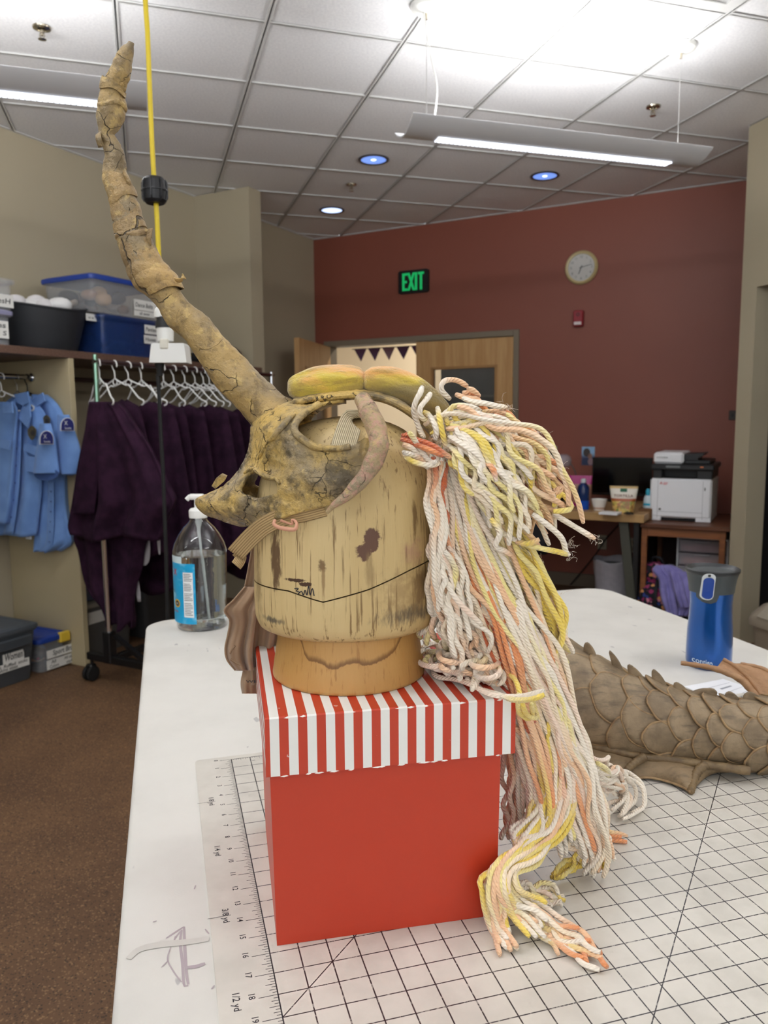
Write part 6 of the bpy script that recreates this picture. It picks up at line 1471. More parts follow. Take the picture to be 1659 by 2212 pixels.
def robe(lab, b, a, ztop, zbot, hw0, hw1, seed, th=.055, ragged=.06, tilt=0.0, tw=0.0):
    t = thing('robe', lab, 'robe', rm(a, b, zbot), UR + tw, 'purple robes on the rolling rack'); rs = np.random.RandomState(seed); ph = rs.uniform(0, 6.28, 6); nT_, nR = 64, 26; G = []
    for i in range(nR):
        v = i / (nR - 1); row = []
        for j in range(nT_):
            s = 2 * math.pi * j / nT_; hw_ = hw0 + (hw1 - hw0) * v ** .75; w2 = th * (.5 + .7 * v)
            fold = 1 + (.16 * math.sin(5 * s + ph[0] + 1.5 * v) + .12 * math.sin(9 * s + ph[1]) + .08 * math.sin(14 * s + ph[2])) * min(1, .25 + v)
            x = hw_ * math.cos(s) * (1 + .05 * math.sin(3 * s + ph[3]) * v); y = w2 * math.sin(s) * fold * (1.4 - .4 * abs(math.cos(s)))
            zb_ = ragged * (math.sin(2 * s + ph[4]) + .6 * math.sin(3 * s + ph[5])) ; z = (ztop - zbot) * (1 - v) + zb_ * v * v + .015 * (1 - v) * (1 - abs(math.cos(s)) * 2)
            row.append((x + tilt * v, y, z))
        G.append(row)
    G.append([(p[0] * .96, p[1] * .9, p[2] + .004) for p in G[-1]]); G.append([(p[0] * .9, p[1] * .7, p[2] + .10) for p in G[-1]])
    top = [(p[0] * .6, p[1] * .5, p[2] + .012) for p in G[0]]; G.insert(0, top)
    mb = MB(); mb.grid(G, closed_u=True); mb.f.append(tuple(range(nT_))[::-1]); mb.build('robe_cloth', VELV, t, angle=180)
    return t
# the nearest robe, its outline as the photograph shows it
t = thing('robe', 'dark purple velvet robe nearest the chrome post with trailing pointed hem', 'robe', rm(RX, 3.50, .45), UR, 'purple robes on the rolling rack'); LR = local(t)
def wrap_cloth(name, rows, b, depth, m, root, Lf, folds=6, amp=.016, seed=2, nrow=44, cols=56, hem=0.0):
    """closed hanging garment: front outline by image rows on plane b, with depth behind it"""
    R_ = cr(np.array(rows, float), n=nrow); rs = np.random.RandomState(seed); ph = rs.uniform(0, 6.28, 5); G = []
    for i, (py, xl, xr) in enumerate(R_):
        v = i / (nrow - 1); row = []
        for j in range(cols):
            s = 2 * math.pi * j / cols; u_ = .5 - .5 * math.cos(s); px = xl + (xr - xl) * u_; q = wb(px, py + hem * math.sin(4 * s + ph[3]) * v, b)
            dep = math.sin(s) * depth * (.6 + .4 * v) + (math.sin(folds * 2 * s + ph[0] + 1.4 * v) + .6 * math.sin(folds * 3.3 * s + ph[1] - v)) * amp * (.3 + .7 * v) * (abs(math.sin(s)) ** .5)
            row.append(Lf(q + W * dep))
        G.append(row)
    mb = MB(); mb.grid(G, closed_u=True); mb.f.append(tuple(range(cols))); mb.f.append(tuple(range((nrow - 1) * cols, nrow * cols))); return mb.build(name, m, root, angle=180)
wrap_cloth('robe_cloth', [(868, 204, 250), (885, 198, 268), (920, 190, 292), (960, 182, 320), (1010, 173, 345), (1060, 167, 368), (1085, 164, 378), (1120, 160, 362), (1142, 158, 352), (1160, 164, 350)], 3.46, .075, VELV, t, LR, 3.5, .036, 3, hem=8)
wrap_cloth('robe_train', [(1120, 166, 330), (1160, 160, 320), (1190, 170, 312), (1230, 178, 306), (1260, 186, 296), (1285, 200, 292), (1310, 222, 288), (1335, 236, 286), (1352, 240, 284)], 3.42, .05, VELV, t, LR, 2.5, .024, 5, hem=8)
wrap_cloth('robe_back_panel', [(868, 193, 214), (900, 188, 214), (960, 180, 216), (1040, 168, 212), (1110, 160, 204)], 3.52, .02, VELV, t, LR, 1, .006, 6)
LIN = mat('white lining strip', (170, 166, 170), .8)
for k, (rows) in enumerate(([(1195, 284, 294), (1240, 287, 297), (1280, 293, 303), (1300, 298, 304)], [(1150, 308, 322), (1185, 307, 324), (1212, 309, 322), (1222, 309, 314)], [(1148, 336, 344), (1175, 340, 346), (1198, 343, 346)])):
    cloth('lining', rows, LIN, t, LR, plane=lambda px, py: wb(px, py, 3.40), folds=1, amp=.002, seed=k, cols=6, nrow=14)
robe_l = ['dark purple velvet robe second on the rolling rack, half hidden by the first', 'purple velvet robe third on the rack, behind the black hanging cord', 'purple velvet robe fourth on the rack with rolled collar', 'purple velvet robe fifth on the rack, left of the snout', 'purple velvet robe sixth on the rack above the snout', 'purple velvet robe seventh on the rack, behind the horn base', 'purple velvet robe last on the rack, farthest from the post']
for k, (b, zt_, zb_, h0, h1) in enumerate(((3.30, 1.47, .62, .10, .26), (3.13, 1.46, .50, .14, .28), (2.98, 1.46, .52, .15, .28), (2.83, 1.45, .48, .14, .27), (2.68, 1.45, .46, .14, .27), (2.52, 1.44, .48, .14, .26), (2.34, 1.43, .46, .14, .26))): robe(robe_l[k], b, RX + .03 * math.sin(k * 2.1), zt_, zb_, h0, h1, 40 + k, tw=.12 * math.sin(k * 1.7))
# ------------------------------------------------------------------ blue uniform shirts
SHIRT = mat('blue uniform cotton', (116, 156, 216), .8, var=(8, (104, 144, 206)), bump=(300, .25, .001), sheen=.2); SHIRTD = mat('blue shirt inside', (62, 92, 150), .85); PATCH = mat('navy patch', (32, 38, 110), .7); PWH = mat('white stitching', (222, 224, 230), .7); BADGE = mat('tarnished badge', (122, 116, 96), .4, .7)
def shirt(lab, b, body, sleeve, collar, placket, pocket, badge, patch, cuff, seed, hang=None):
    c = wb(*hang, b) if hang else wb(40, 900, b); t = thing('shirt', lab, 'shirt', c, UR, 'blue uniform shirts'); Lf = local(t); bf = b + .055
    wrap_cloth('torso', body, b, .045, SHIRT, t, Lf, 2.7, .016, seed, hem=2)
    if sleeve: wrap_cloth('sleeve', sleeve, bf, .035, SHIRT, t, Lf, 1.2, .004, seed + 3)
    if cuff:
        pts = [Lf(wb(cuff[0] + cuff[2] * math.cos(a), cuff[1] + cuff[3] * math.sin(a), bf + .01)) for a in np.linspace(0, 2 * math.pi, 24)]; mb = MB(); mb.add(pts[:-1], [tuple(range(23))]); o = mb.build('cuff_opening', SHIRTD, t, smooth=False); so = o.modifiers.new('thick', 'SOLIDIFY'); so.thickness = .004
    for poly in collar:
        mb = MB(); mb.prism([Lf(wb(x, y, bf + .012)) for x, y in poly], LR_dir * .008); mb.build('collar', SHIRT, t, smooth=False)
    if placket: cloth('placket', placket, SHIRT, t, Lf, plane=lambda px, py: wb(px, py, bf + .006), folds=.6, amp=.002, seed=seed, cols=8, nrow=30, thick=.004)
    if placket:
        for k in range(1, 7):
            py = placket[0][0] + (placket[-1][0] - placket[0][0]) * k / 7; xm = np.interp(py, [r[0] for r in placket], [(r[1] + r[2]) / 2 for r in placket]); q = Lf(wb(xm, py, bf + .012)); mb = MB(); mb.lathe([(.001, .003), (.0055, .002), (.0055, 0)], 12, close=False).xf(lambda p, q=q: np.array([q[0] + p[0], q[1] - p[2], q[2] + p[1]])); mb.build('button', mat('blue button plastic', (70, 100, 160), .3), t)
    for poly in pocket:
        mb = MB(); mb.prism([Lf(wb(x, y, bf + .004)) for x, y in poly], LR_dir * .006); mb.build('pocket', SHIRT, t, smooth=False)
    if badge:
        x, y, w_, h_ = badge; poly = [(x - w_, y - h_ * .4), (x - w_ * .5, y - h_ * .8), (x, y - h_), (x + w_ * .5, y - h_ * .8), (x + w_, y - h_ * .4), (x + w_ * .9, y + h_ * .3), (x + w_ * .4, y + h_ * .8), (x, y + h_), (x - w_ * .4, y + h_ * .8), (x - w_ * .9, y + h_ * .3)]
        mb = MB(); mb.prism([Lf(wb(p[0], p[1], bf + .014)) for p in poly], LR_dir * .004); o = mb.build('badge', BADGE, t, smooth=False)
        mb = MB(); mb.add([Lf(wb(x + w_ * .45 * math.cos(a), y + h_ * .4 * math.sin(a), bf + .022)) for a in np.linspace(0, 2 * math.pi, 14, endpoint=False)], [tuple(range(14))]); mb.build('badge_seal', mat('dark badge seal', (60, 58, 58), .5), o, smooth=False)
    if patch:
        x0, x1, y0, y1 = patch
        def dome(k): return [(x0 + k, y1 - k), (x1 - k, y1 - k)] + [((x0 + x1) / 2 + ((x1 - x0) / 2 - k) * math.cos(a), y0 + (y1 - y0) * .62 - ((y1 - y0) * .62 - k) * math.sin(a)) for a in np.linspace(0, math.pi, 12)]
        mb = MB(); mb.prism([Lf(wb(p[0], p[1], bf + .052)) for p in dome(0)], LR_dir * .003); o = mb.build('patch_border', PWH, t, smooth=False)
        mb = MB(); mb.add([Lf(wb(p[0], p[1], bf + .060)) for p in dome(1.4)], [tuple(range(14))]); mb.build('patch', PATCH, o, smooth=False)
        xd = Lf(wb(x1, y1, bf)) - Lf(wb(x0, y1, bf)); wv_ = np.linalg.norm(xd); mb = MB(); write(mb, 'Security', Lf(wb(x0 + 9, y1 - 4, bf + .063)), xd / wv_, (0, 0, 1), .016, width=.05); write(mb, 'X', Lf(wb(x0 + 8, y1 - 13, bf + .063)), xd / wv_, (0, 0, 1), .03, width=.026); mb.build('patch_lettering', PWH, o, smooth=False)
    return t
LR_dir = np.array([0, -1.0, 0])
s1 = shirt('blue short-sleeved uniform shirt with badge, in front of its twin', 3.44, [(856, 30, 68), (872, 10, 80), (892, -12, 96), (925, -22, 103), (980, -26, 92), (1060, -24, 90), (1120, -26, 84), (1156, -30, 80)],
      [(915, 88, 108), (945, 84, 116), (985, 78, 122), (1022, 74, 127)], [[(33, 852), (62, 846), (66, 872), (58, 880), (40, 870)], [(54, 874), (66, 868), (68, 900), (62, 924), (40, 902), (44, 892)], [(22, 872), (34, 862), (33, 892), (9, 892)]],
      [(895, 30, 46), (960, 27, 45), (1040, 24, 42), (1100, 17, 36), (1154, 9, 28)], [[(54, 958), (82, 965), (80, 985), (52, 972)], [(54, 974), (62, 985), (80, 988), (79, 1022), (60, 1018)]], (70, 935, 9, 16), (86, 116, 930, 960), (101, 1024, 26, 14), 11, (40, 870))
tag_ = MB().box((-.02, -.004, -.012), (.02, .004, .012)); o = tag_.build('care_tag', TAPEW, s1, smooth=False); o.location = tuple(local(s1)(wb(62, 1160, 3.44)))
s2 = shirt('blue uniform shirt with navy sleeve patch next to the closet divider', 3.375, [(852, 70, 100), (866, 66, 118), (890, 70, 134), (930, 80, 144), (1000, 86, 140), (1080, 88, 142), (1140, 80, 150), (1172, 77, 155), (1190, 80, 130)],
      [(896, 126, 148), (930, 126, 160), (970, 128, 172), (1005, 130, 172), (1024, 138, 168)], [[(72, 862), (94, 848), (100, 866), (80, 880), (70, 876)]], [(1040, 104, 116), (1100, 104, 116), (1170, 100, 114), (1192, 84, 98)], [], (101, 910, 8, 14), (131, 161, 902, 931), (152, 1016, 15, 11), 17, (90, 866))
s3 = shirt('blue uniform shirt at the left edge behind the front one', 3.53, [(868, -60, 30), (890, -80, 38), (950, -90, 34), (1030, -90, 28), (1090, -90, 22), (1130, -90, 14)], None, [[(8, 880), (28, 868), (30, 892), (10, 892)]], None, [[(0, 950), (24, 952), (22, 972), (0, 966)]], None, None, None, 23, (0, 880))
for lab, px, b_p, m in (('white hanger on the closet rod in front of the shirts', 8, 3.545, HANGW), ('grey wire hanger holding the front blue shirt', 36, 3.45, STEEL), ('black hanger holding the blue shirt beside the divider', 58, 3.385, BLACKP)):
    t = thing('hanger', lab, 'hanger', rm(.3, b_p, 1.627 - .0065), UR + (.5 if px == 8 else .05), 'hangers on the closet rod'); hanger_parts(t, m, .165 if px == 8 else .15, .085, .0046 if m is not STEEL else .002, px == 8)

# ------------------------------------------------------------------ yellow cord drop
CY = 2.2
yc = thing('cord_drop', 'yellow power cord hanging from the ceiling with black stopper and white connector', 'power cord', at(312, -200, CY) * np.array([1, 1, 0]) + np.array([0, 0, CEIL - .01])); LY = local(yc)
YEL = mat('yellow cord jacket', (222, 196, 30), .45)
top = at(313, -20, CY); P = [np.array([top[0] - .002, CY, CEIL - .01]), top] + [at(x, y, CY) for x, y in ((318, 60), (323, 180), (328, 300), (333, 390), (338, 450), (342, 530), (346, 600), (350, 650), (350, 672))]
MB().tube([LY(p) for p in cr(P, n=60)], .0068, 10).build('cord', YEL, yc)
MB().lathe([(.05, 0), (.048, -.02), (.02, -.035)], 20).build('ceiling_plate', WHITEP, yc)
bc_ = LY(at(334, 412, CY)); mb = MB(); mb.lathe([(.012, -.034), (.024, -.034), (.031, -.026), (.033, -.004), (.033, .004), (.031, .026), (.024, .034), (.012, .034)], 20); mb.xf(lambda p: p + bc_); mb.build('stopper', mat('black stopper', (18, 19, 24), .45), yc)
mb = MB()
for k in range(8):
    a = k * math.pi / 4; d = np.array([math.cos(a), math.sin(a), 0]); q = np.array([-d[1], d[0], 0]) * .0018
    mb.prism([bc_ + d * .030 + q + np.array([0, 0, -.03]), bc_ + d * .036 + q + np.array([0, 0, -.02]), bc_ + d * .036 + q + np.array([0, 0, .02]), bc_ + d * .030 + q + np.array([0, 0, .03])], -2 * q)
mb.lathe([(.0335, -.002), (.036, -.002), (.036, .002), (.0335, .002)], 20, bc_[0], bc_[1], close=False); mb.v = [(v[0], v[1], v[2] + (bc_[2] if i >= 64 else 0)) for i, v in enumerate(mb.v)]
mb.build('stopper_ribs', mat('black stopper rib', (26, 27, 32), .4), yc, smooth=False)
k_ = scale_px(355, 700, CY); zc = lambda py, px=355: LY(at(px, py, CY))[2]; xc_ = lambda px: LY(at(px, 700, CY))[0]
def lay(nm, prof_, m, px): MB().lathe([(r * k_, zc(py)) for py, r in prof_], 24, xc_(px), 0).build(nm, m, yc, angle=50)
lay('connector_cap', [(686, 14), (676, 14), (668, 12), (664, 8)], WHITEP, 348); lay('connector_grip', [(709, 19), (700, 19), (690, 16), (685, 15)], mat('black grip', (20, 20, 22), .5), 355); lay('connector_body', [(737, 17), (720, 18), (708, 18)], WHITEP, 356)
mb = MB(); mb.prism([LY(at(x, y, CY - .03)) for x, y in ((322, 783), (326, 744), (330, 741), (396, 741), (398, 745), (403, 783))], (0, .06, 0)); mb.build('connector_box', WHITEP, yc, smooth=False)
MB().box((xc_(350), -.008, zc(756)), (xc_(368), .006, zc(734)), .003).xf(lambda p: p + np.array([0, -.025, 0])).build('connector_tab', mat('ivory tab', (218, 214, 200), .4), yc)
MB().lathe([(.008, zc(812)), (.009, zc(800)), (.013, zc(790)), (.013, zc(783))], 16, xc_(341), 0).build('plug', BLACKR, yc)
MB().tube([LY(at(x, y, CY)) for x, y in ((341, 808), (344, 860), (347, 930), (352, 1010), (355, 1090), (359, 1200), (362, 1330))] + [LY(np.array([*at(364, 1420, CY)[:2], .45])), LY(np.array([*at(364, 1420, CY)[:2], .012]))], .0056, 8).build('black_cord', BLACKR, yc)
# ------------------------------------------------------------------ desk in the alcove
DT = .74
DWD = m_wood('tan desk laminate', (184, 148, 98), (168, 132, 84), 3.0, 0)
dk = thing('desk', 'tan wooden desk with splayed dark legs against the brick red wall', 'desk', rm(2.62, .66), UR)
MB().box((-.62, -.36, DT - .055), (.60, .56, DT), .004).build('desk_top', DWD, dk, smooth=False)
LEGM = mat('dark green leg', (66, 66, 56), .5)
for sx_, sy_ in ((-1, -1), (1, -1), (-1, 1), (1, 1)):
    x = .46 if sx_ > 0 else -.5; y = -.30 if sy_ < 0 else .42; mb = MB(); mb.prism([(x - .03, y - .02, DT - .056), (x + .03, y - .02, DT - .056), (x + .03, y + .02, DT - .056), (x - .03, y + .02, DT - .056)], (sx_ * .09, sy_ * .03, -(DT - .056))); mb.build('leg', LEGM, dk, smooth=False)
MB().box((.53, -.33, .02), (.565, .5, DT - .056), .003).build('side_frame', mat('black frame', (18, 17, 18), .5), dk, smooth=False)
def dpt(px, py): return hz(px, py, DT)
def desk_thing(nm, lab, cat, px, py, rz=UR): return thing(nm, lab, cat, dpt(px, py) + np.array([0, 0, .0006]), rz)
def kpx(root): p = np.array(root.location) - CAM; return float(p @ RC[:, 2]) / FPX
# monitor
mo = thing('monitor', 'black switched-off computer monitor on the desk', 'monitor', wb(1342, 1070, .24) * np.array([1, 1, 0]) + np.array([0, 0, DT + .0006]), UR + .06); k = kpx(mo)
w_ = 62 * k; MB().box((-w_, -.016, 60 * k * .22), (w_, .012, 60 * k * .22 + 82 * k), .004).build('bezel', mat('black gloss', (8, 8, 9), .25), mo, smooth=False)
MB().box((-w_ + .008, -.018, 60 * k * .22 + .02), (w_ - .008, -.0155, 60 * k * .22 + 82 * k - .008)).build('screen', mat('dark screen', (4, 4, 5), .12), mo, smooth=False)
MB().box((-.03, .012, 0.012), (.03, .03, .25), .004).build('stand_neck', BLACKP, mo, smooth=False); MB().lathe([(.11, 0), (.11, .008), (.09, .012)], 28, 0, .03).build('stand_base', BLACKP, mo)
# soup pouch
po = desk_thing('soup_pouch', 'stand-up food pouch with soup picture on the desk before the monitor', 'pouch', 1346, 1108, UR + .15); k = kpx(po); G = []
for i, (h_, hw_, dp) in enumerate(((0, 21, 14), (.1, 22, 14), (.45, 25, 10), (.8, 28, 5), (.93, 29, 1.2), (1.0, 29, 1.0))):
    G.append([(hw_ * k * math.copysign(abs(math.cos(a)) ** .6, math.cos(a)), dp * k * math.sin(a), h_ * 58 * k) for a in np.linspace(0, 2 * math.pi, 28, endpoint=False)])
n = Nodes('printed pouch'); z = n.xyz()[2]; zn = n.math('MULTIPLY', z, 1 / (58 * k)); food = n.ramp(n.n('TexVoronoi', Vector=n.co(), Scale=55.0).outputs['Color'], (.0, (120, 84, 40)), (.4, (214, 178, 96)), (.6, (96, 130, 50)), (.8, (190, 110, 80)), (1.0, (230, 206, 150)))
c = n.mix(n.step(zn, .44, .46), food, (168, 84, 40)); c = n.mix(n.step(zn, .54, .56), c, (226, 220, 208)); c = n.mix(n.step(zn, .9, .92), c, (206, 176, 120)); n.col(c); n.p(Roughness=.3); mb = MB(); mb.grid(G, closed_u=True); mb.f.append(tuple(range(28))[::-1]); mb.f.append(tuple(range(5 * 28, 6 * 28))); mb.build('pouch_bag', n.m, po, angle=60)
mb = MB(); write(mb, 'TORTILLA', (0, -8.5 * k, 35 * k), (1, 0, 0), (0, .15, 1), 8 * k, width=40 * k, center=True); mb.build('pouch_lettering', mat('brown print', (122, 66, 40), .6), po, smooth=False)
MB().box((-7 * k, -5.4 * k, 46 * k), (7 * k, -4.2 * k, 53 * k)).build('brand_patch', mat('green patch', (44, 110, 84), .5), po, smooth=False)
# cup, notes, key clip
cu = desk_thing('paper_cup', 'small white cup on the desk left of the soup pouch', 'cup', 1294, 1102); k = kpx(cu)
MB().lathe([(11 * k, 0), (11.5 * k, 2 * k), (16 * k, 20 * k), (16.6 * k, 24 * k), (15.4 * k, 24 * k), (14 * k, 19 * k), (10 * k, 3 * k)], 32).build('cup_wall', mat('white paper cup', (230, 228, 222), .5), cu, angle=60); MB().lathe([(11.8 * k, 2.5 * k), (12.9 * k, 7 * k)], 32, close=False).build('print_band', mat('faded print', (200, 170, 150), .6), cu)
nt = desk_thing('note_pad', 'thin white pad of notes lying by the cup', 'paper', 1318, 1111, UR - .1); k = kpx(nt); MB().box((-20 * k, -.05, 0), (20 * k, .05, .016), .002).build('pad', PAPER, nt, smooth=False)
kc = desk_thing('binder_clip', 'small dark clip lying at the front edge of the desk', 'clip', 1358, 1112, UR); MB().tube(cr([(-.03, 0, .008), (-.01, .02, .012), (.02, .015, .01), (.03, -.01, .008), (.0, -.02, .006), (-.03, 0, .008)], n=40), .004, 8).build('loop', mat('dark wire', (70, 60, 54), .3, .8), kc); MB().box((-.012, -.012, .001), (.012, .012, .016), .003).build('clip_body', BLACKP, kc)
# blue bottle
bl_ = desk_thing('blue_bottle', 'translucent blue bottle with white cap on the desk', 'bottle', 1259, 1100); k = kpx(bl_)
n = Nodes('blue translucent'); zb = n.xyz()[2]; n.col(n.mix(n.step(zb, 19 * k, 20 * k), (10, 78, 190), (16, 44, 96))); n.p(Roughness=.15, Alpha=.92); MB().lathe([(12.4 * k, 0), (13 * k, 1.5 * k), (13 * k, 44 * k), (11.5 * k, 50 * k), (7 * k, 55 * k), (4.6 * k, 58 * k)], 28).build('bottle_body', n.m, bl_, angle=60); MB().lathe([(5.4 * k, 57 * k), (5.6 * k, 64 * k), (3.6 * k, 66 * k)], 20).build('cap', mat('pale cap', (196, 206, 210), .4), bl_)
# pink snack bag
pk = desk_thing('snack_bag', 'clear bag with bright pink seal standing behind the blue bottle', 'bag', 1252, 1093, UR + .1); k = kpx(pk); G = []
for h_, hw_, dp in ((0, 22, 10), (.2, 23, 11), (.6, 24, 8), (.9, 25, 2), (1, 25, .8)): G.append([(hw_ * k * math.copysign(abs(math.cos(a)) ** .6, math.cos(a)), dp * k * math.sin(a), h_ * 66 * k) for a in np.linspace(0, 2 * math.pi, 24, endpoint=False)])
n = Nodes('pink and tan bag'); z = n.math('MULTIPLY', n.xyz()[2], 1 / (66 * k)); c = n.mix(n.step(z, .70, .74), (168, 120, 100), (172, 44, 120)); c = n.mix(n.step(z, .16, .1), c, (160, 40, 110)); n.col(c); n.p(Roughness=.25); mb = MB(); mb.grid(G, closed_u=True); mb.f.append(tuple(range(24))[::-1]); mb.f.append(tuple(range(4 * 24, 5 * 24))); mb.build('bag_film', n.m, pk, angle=60)
MB().box((-20 * k, -.004, 58 * k), (20 * k, .004, 62 * k), .001).build('zip_seal', mat('pink zip', (206, 70, 150), .4), pk, smooth=False)
# desk lamp with clear shade
la = desk_thing('desk_lamp', 'gooseneck lamp with clear round glass shade on the desk', 'lamp', 1240, 1085); k = kpx(la)
MB().lathe([(.06, 0), (.06, .012), (.02, .02)], 24).build('base', BLACKP, la); neck = [(0, 0, .015), (.012, 0, .12), (.01, -.01, .22), (-.03, -.02, .30), (-.055, -.02, .325)]
MB().tube(cr(neck, n=30), .005, 8).build('neck', mat('grey neck', (80, 70, 66), .4), la)
mb = MB(); mb.lathe([(.028, .03), (.05, .02), (.065, -.01), (.062, -.045), (.05, -.065)], 28, close=False); mb.xf(lambda p: np.array([p[0] - .085, p[1] - .02, p[2] + .335])); o = mb.build('shade', clear('smoky clear shade', (190, 180, 190), .38), la, angle=60); so = o.modifiers.new('t', 'SOLIDIFY'); so.thickness = .003
MB().box((-.17, .05, 0), (-.02, .16, .10), .02).build('speaker_cube', BLACKP, la)
# lotion and small box next to the printer
PT = .68
pt_ = thing('printer_table', 'brown wooden side table holding the printer', 'table', rm(3.44, .60), UR)
BRW = m_wood('brown table wood', (106, 62, 36), (86, 48, 28), 4.0, 0); BRW2 = m_wood('warm table edge', (140, 86, 46), (120, 70, 38), 4.0, 0)
MB().box((-.25, -.38, PT - .028), (.30, .40, PT), .004).build('table_top', BRW, pt_, smooth=False); MB().box((-.23, -.355, PT - .085), (.275, -.335, PT - .029)).build('apron', BRW2, pt_, smooth=False); MB().box((-.23, -.34, .235), (.275, .36, .26)).build('lower_shelf', BRW, pt_, smooth=False)
for x, y in ((-.225, -.34), (.255, -.34), (-.225, .34), (.255, .34)): MB().box((x - .018, y - .018, 0), (x + .018, y + .018, PT - .029), .002).build('leg', BRW2, pt_, smooth=False)
MB().box((-.22, .355, .26), (.27, .365, PT - .03)).build('back_panel', mat('dark back panel', (60, 32, 24), .6), pt_, smooth=False)
def tpt(px, py, z=PT): return hz(px, py, z)
pr = thing('printer', 'white and black laser printer on the brown side table', 'printer', rm(3.43, .56, PT + .0006), UR); k = float((np.array(pr.location) - CAM) @ RC[:, 2]) / FPX
a0_, a1_ = -.215, .175; yf, ybk = -.23, .22
WPN = mat('printer white', (238, 240, 244), .4); BPN = mat('printer black', (28, 29, 32), .4)
kf = k * .955
hB = 93 * kf
mb = MB(); mb.box((a0_, yf, .022), (a1_, ybk, hB), .012); mb.box((a0_, yf + .004, 0), (a0_ + .075, ybk, .03), .004); mb.box((a1_ - .095, yf + .004, 0), (a1_, ybk, .03), .004); mb.build('housing', WPN, pr)
MB().box((a0_ + .07, yf + .02, .001), (a1_ - .09, yf + .06, .022)).build('tray_gap', DARK, pr, smooth=False)
GAPL = mat('panel gap', (120, 124, 128), .6); mb = MB()
for q in ((a0_ + .05, yf - .0012, .02, a0_ + .0515, yf + .001, hB - .012), (a1_ - .055, yf - .0012, .02, a1_ - .0535, yf + .001, hB - .012), (a0_ + .05, yf - .0012, .062, a1_ - .055, yf + .001, .0635)): mb.box(q[:3], q[3:])
mb.build('panel_gaps', GAPL, pr, smooth=False)
MB().box((a0_ + .06, yf - .003, .072), (a0_ + .074, yf, .084)).build('mark', BPN, pr, smooth=False); MB().box((a1_ - .045, yf - .003, hB - .075), (a1_ - .039, yf, hB - .055)).build('power_mark', BPN, pr, smooth=False)
mb = MB(); write(mb, 'A', (a0_ + .062, yf - .003, hB - .040), (1, 0, 0), (0, 0, 1), .026); mb.build('sticker_letter', REDI, pr, smooth=False); mb = MB()
for q in range(3): mb.box((a0_ + .085, yf - .003, hB - .030 - q * .006), (a0_ + .115 - q * .004, yf - .001, hB - .027 - q * .006))
mb.build('sticker_lines', mat('pink print', (220, 130, 140), .6), pr, smooth=False)
mb = MB(); mb.box((a0_ + .012, yf + .008, hB), (a0_ + .075, ybk - .02, hB + .062), .006); mb.box((a1_ - .10, yf + .008, hB), (a1_ + .0, ybk - .02, hB + .062), .006); mb.box((a0_ + .07, yf + .10, hB), (a1_ - .09, ybk - .02, hB + .062), .004); mb.build('output_bay', BPN, pr)
MB().box((a0_ + .075, yf + .012, hB + .002), (a1_ - .10, yf + .1, hB + .008)).build('output_tray', DARK, pr, smooth=False)
MB().box((a0_ + .004, yf - .022, hB + .060), (a1_ + .012, ybk, hB + .098), .008).build('scanner', BPN, pr)
MB().box((a1_ - .075, yf - .024, hB + .078), (a1_ - .055, yf - .021, hB + .086)).build('panel_lights', mat('orange key', (214, 120, 70), .4), pr, smooth=False); MB().box((a0_ + .10, yf - .024, hB + .074), (a0_ + .19, yf - .021, hB + .090)).build('display', mat('grey display', (110, 114, 116), .3), pr, smooth=False)
MB().box((a0_ + .012, yf + .02, hB + .098), (a0_ + .205, ybk - .03, hB + .175), .014).build('feeder', WPN, pr); mb = MB(); mb.box((a0_ + .205, yf + .05, hB + .098), (a1_ - .02, ybk - .05, hB + .125), .006); mb.prism([(a0_ + .205, yf + .06, hB + .125), (a0_ + .205, yf + .06, hB + .165), (a1_ - .06, yf + .06, hB + .170), (a1_ - .075, yf + .06, hB + .152), (a0_ + .29, yf + .06, hB + .140), (a0_ + .29, yf + .06, hB + .125)], (0, .26, 0)); mb.build('feeder_tray', BPN, pr)
mb = MB(); write(mb, 'KYOCERA', (a0_ + .035, yf + .0188, hB + .135), (1, 0, 0), (0, 0, 1), .016, width=.07); mb.build('logo_lettering', mat('grey logo', (120, 122, 124), .5), pr, smooth=False)
bx = thing('small_box', 'brown cardboard box wedged between the desk and the printer', 'box', tpt(1398, 1122, PT) + np.array([0, 0, .0006]), UR); k = kpx(bx); MB().box((-16 * k, -.05, 0), (11 * k, .06, 25 * k), .003).build('carton', mat('brown card', (112, 78, 46), .7), bx, smooth=False)
lo = thing('lotion_bottle', 'white lotion bottle with blue cap standing in the brown box', 'bottle', np.array(bx.location) + np.array([0, 0, 25 * k + .0006]), UR)
mb = MB(); mb.lathe([(9 * k, 0), (9.5 * k, 2 * k), (8.5 * k, 20 * k), (6 * k, 27 * k)], 24, 0, 0, 1, .6); mb.build('bottle_body', mat('lotion white', (206, 222, 230), .4), lo); MB().lathe([(4.6 * k, 27 * k), (5 * k, 36 * k), (3 * k, 41 * k)], 20).build('cap', mat('turquoise cap', (40, 160, 190), .4), lo); MB().lathe([(9.6 * k, 5 * k), (9.2 * k, 10 * k)], 24, 0, 0, 1, .62, close=False).build('label_band', mat('turquoise label', (60, 170, 200), .5), lo)
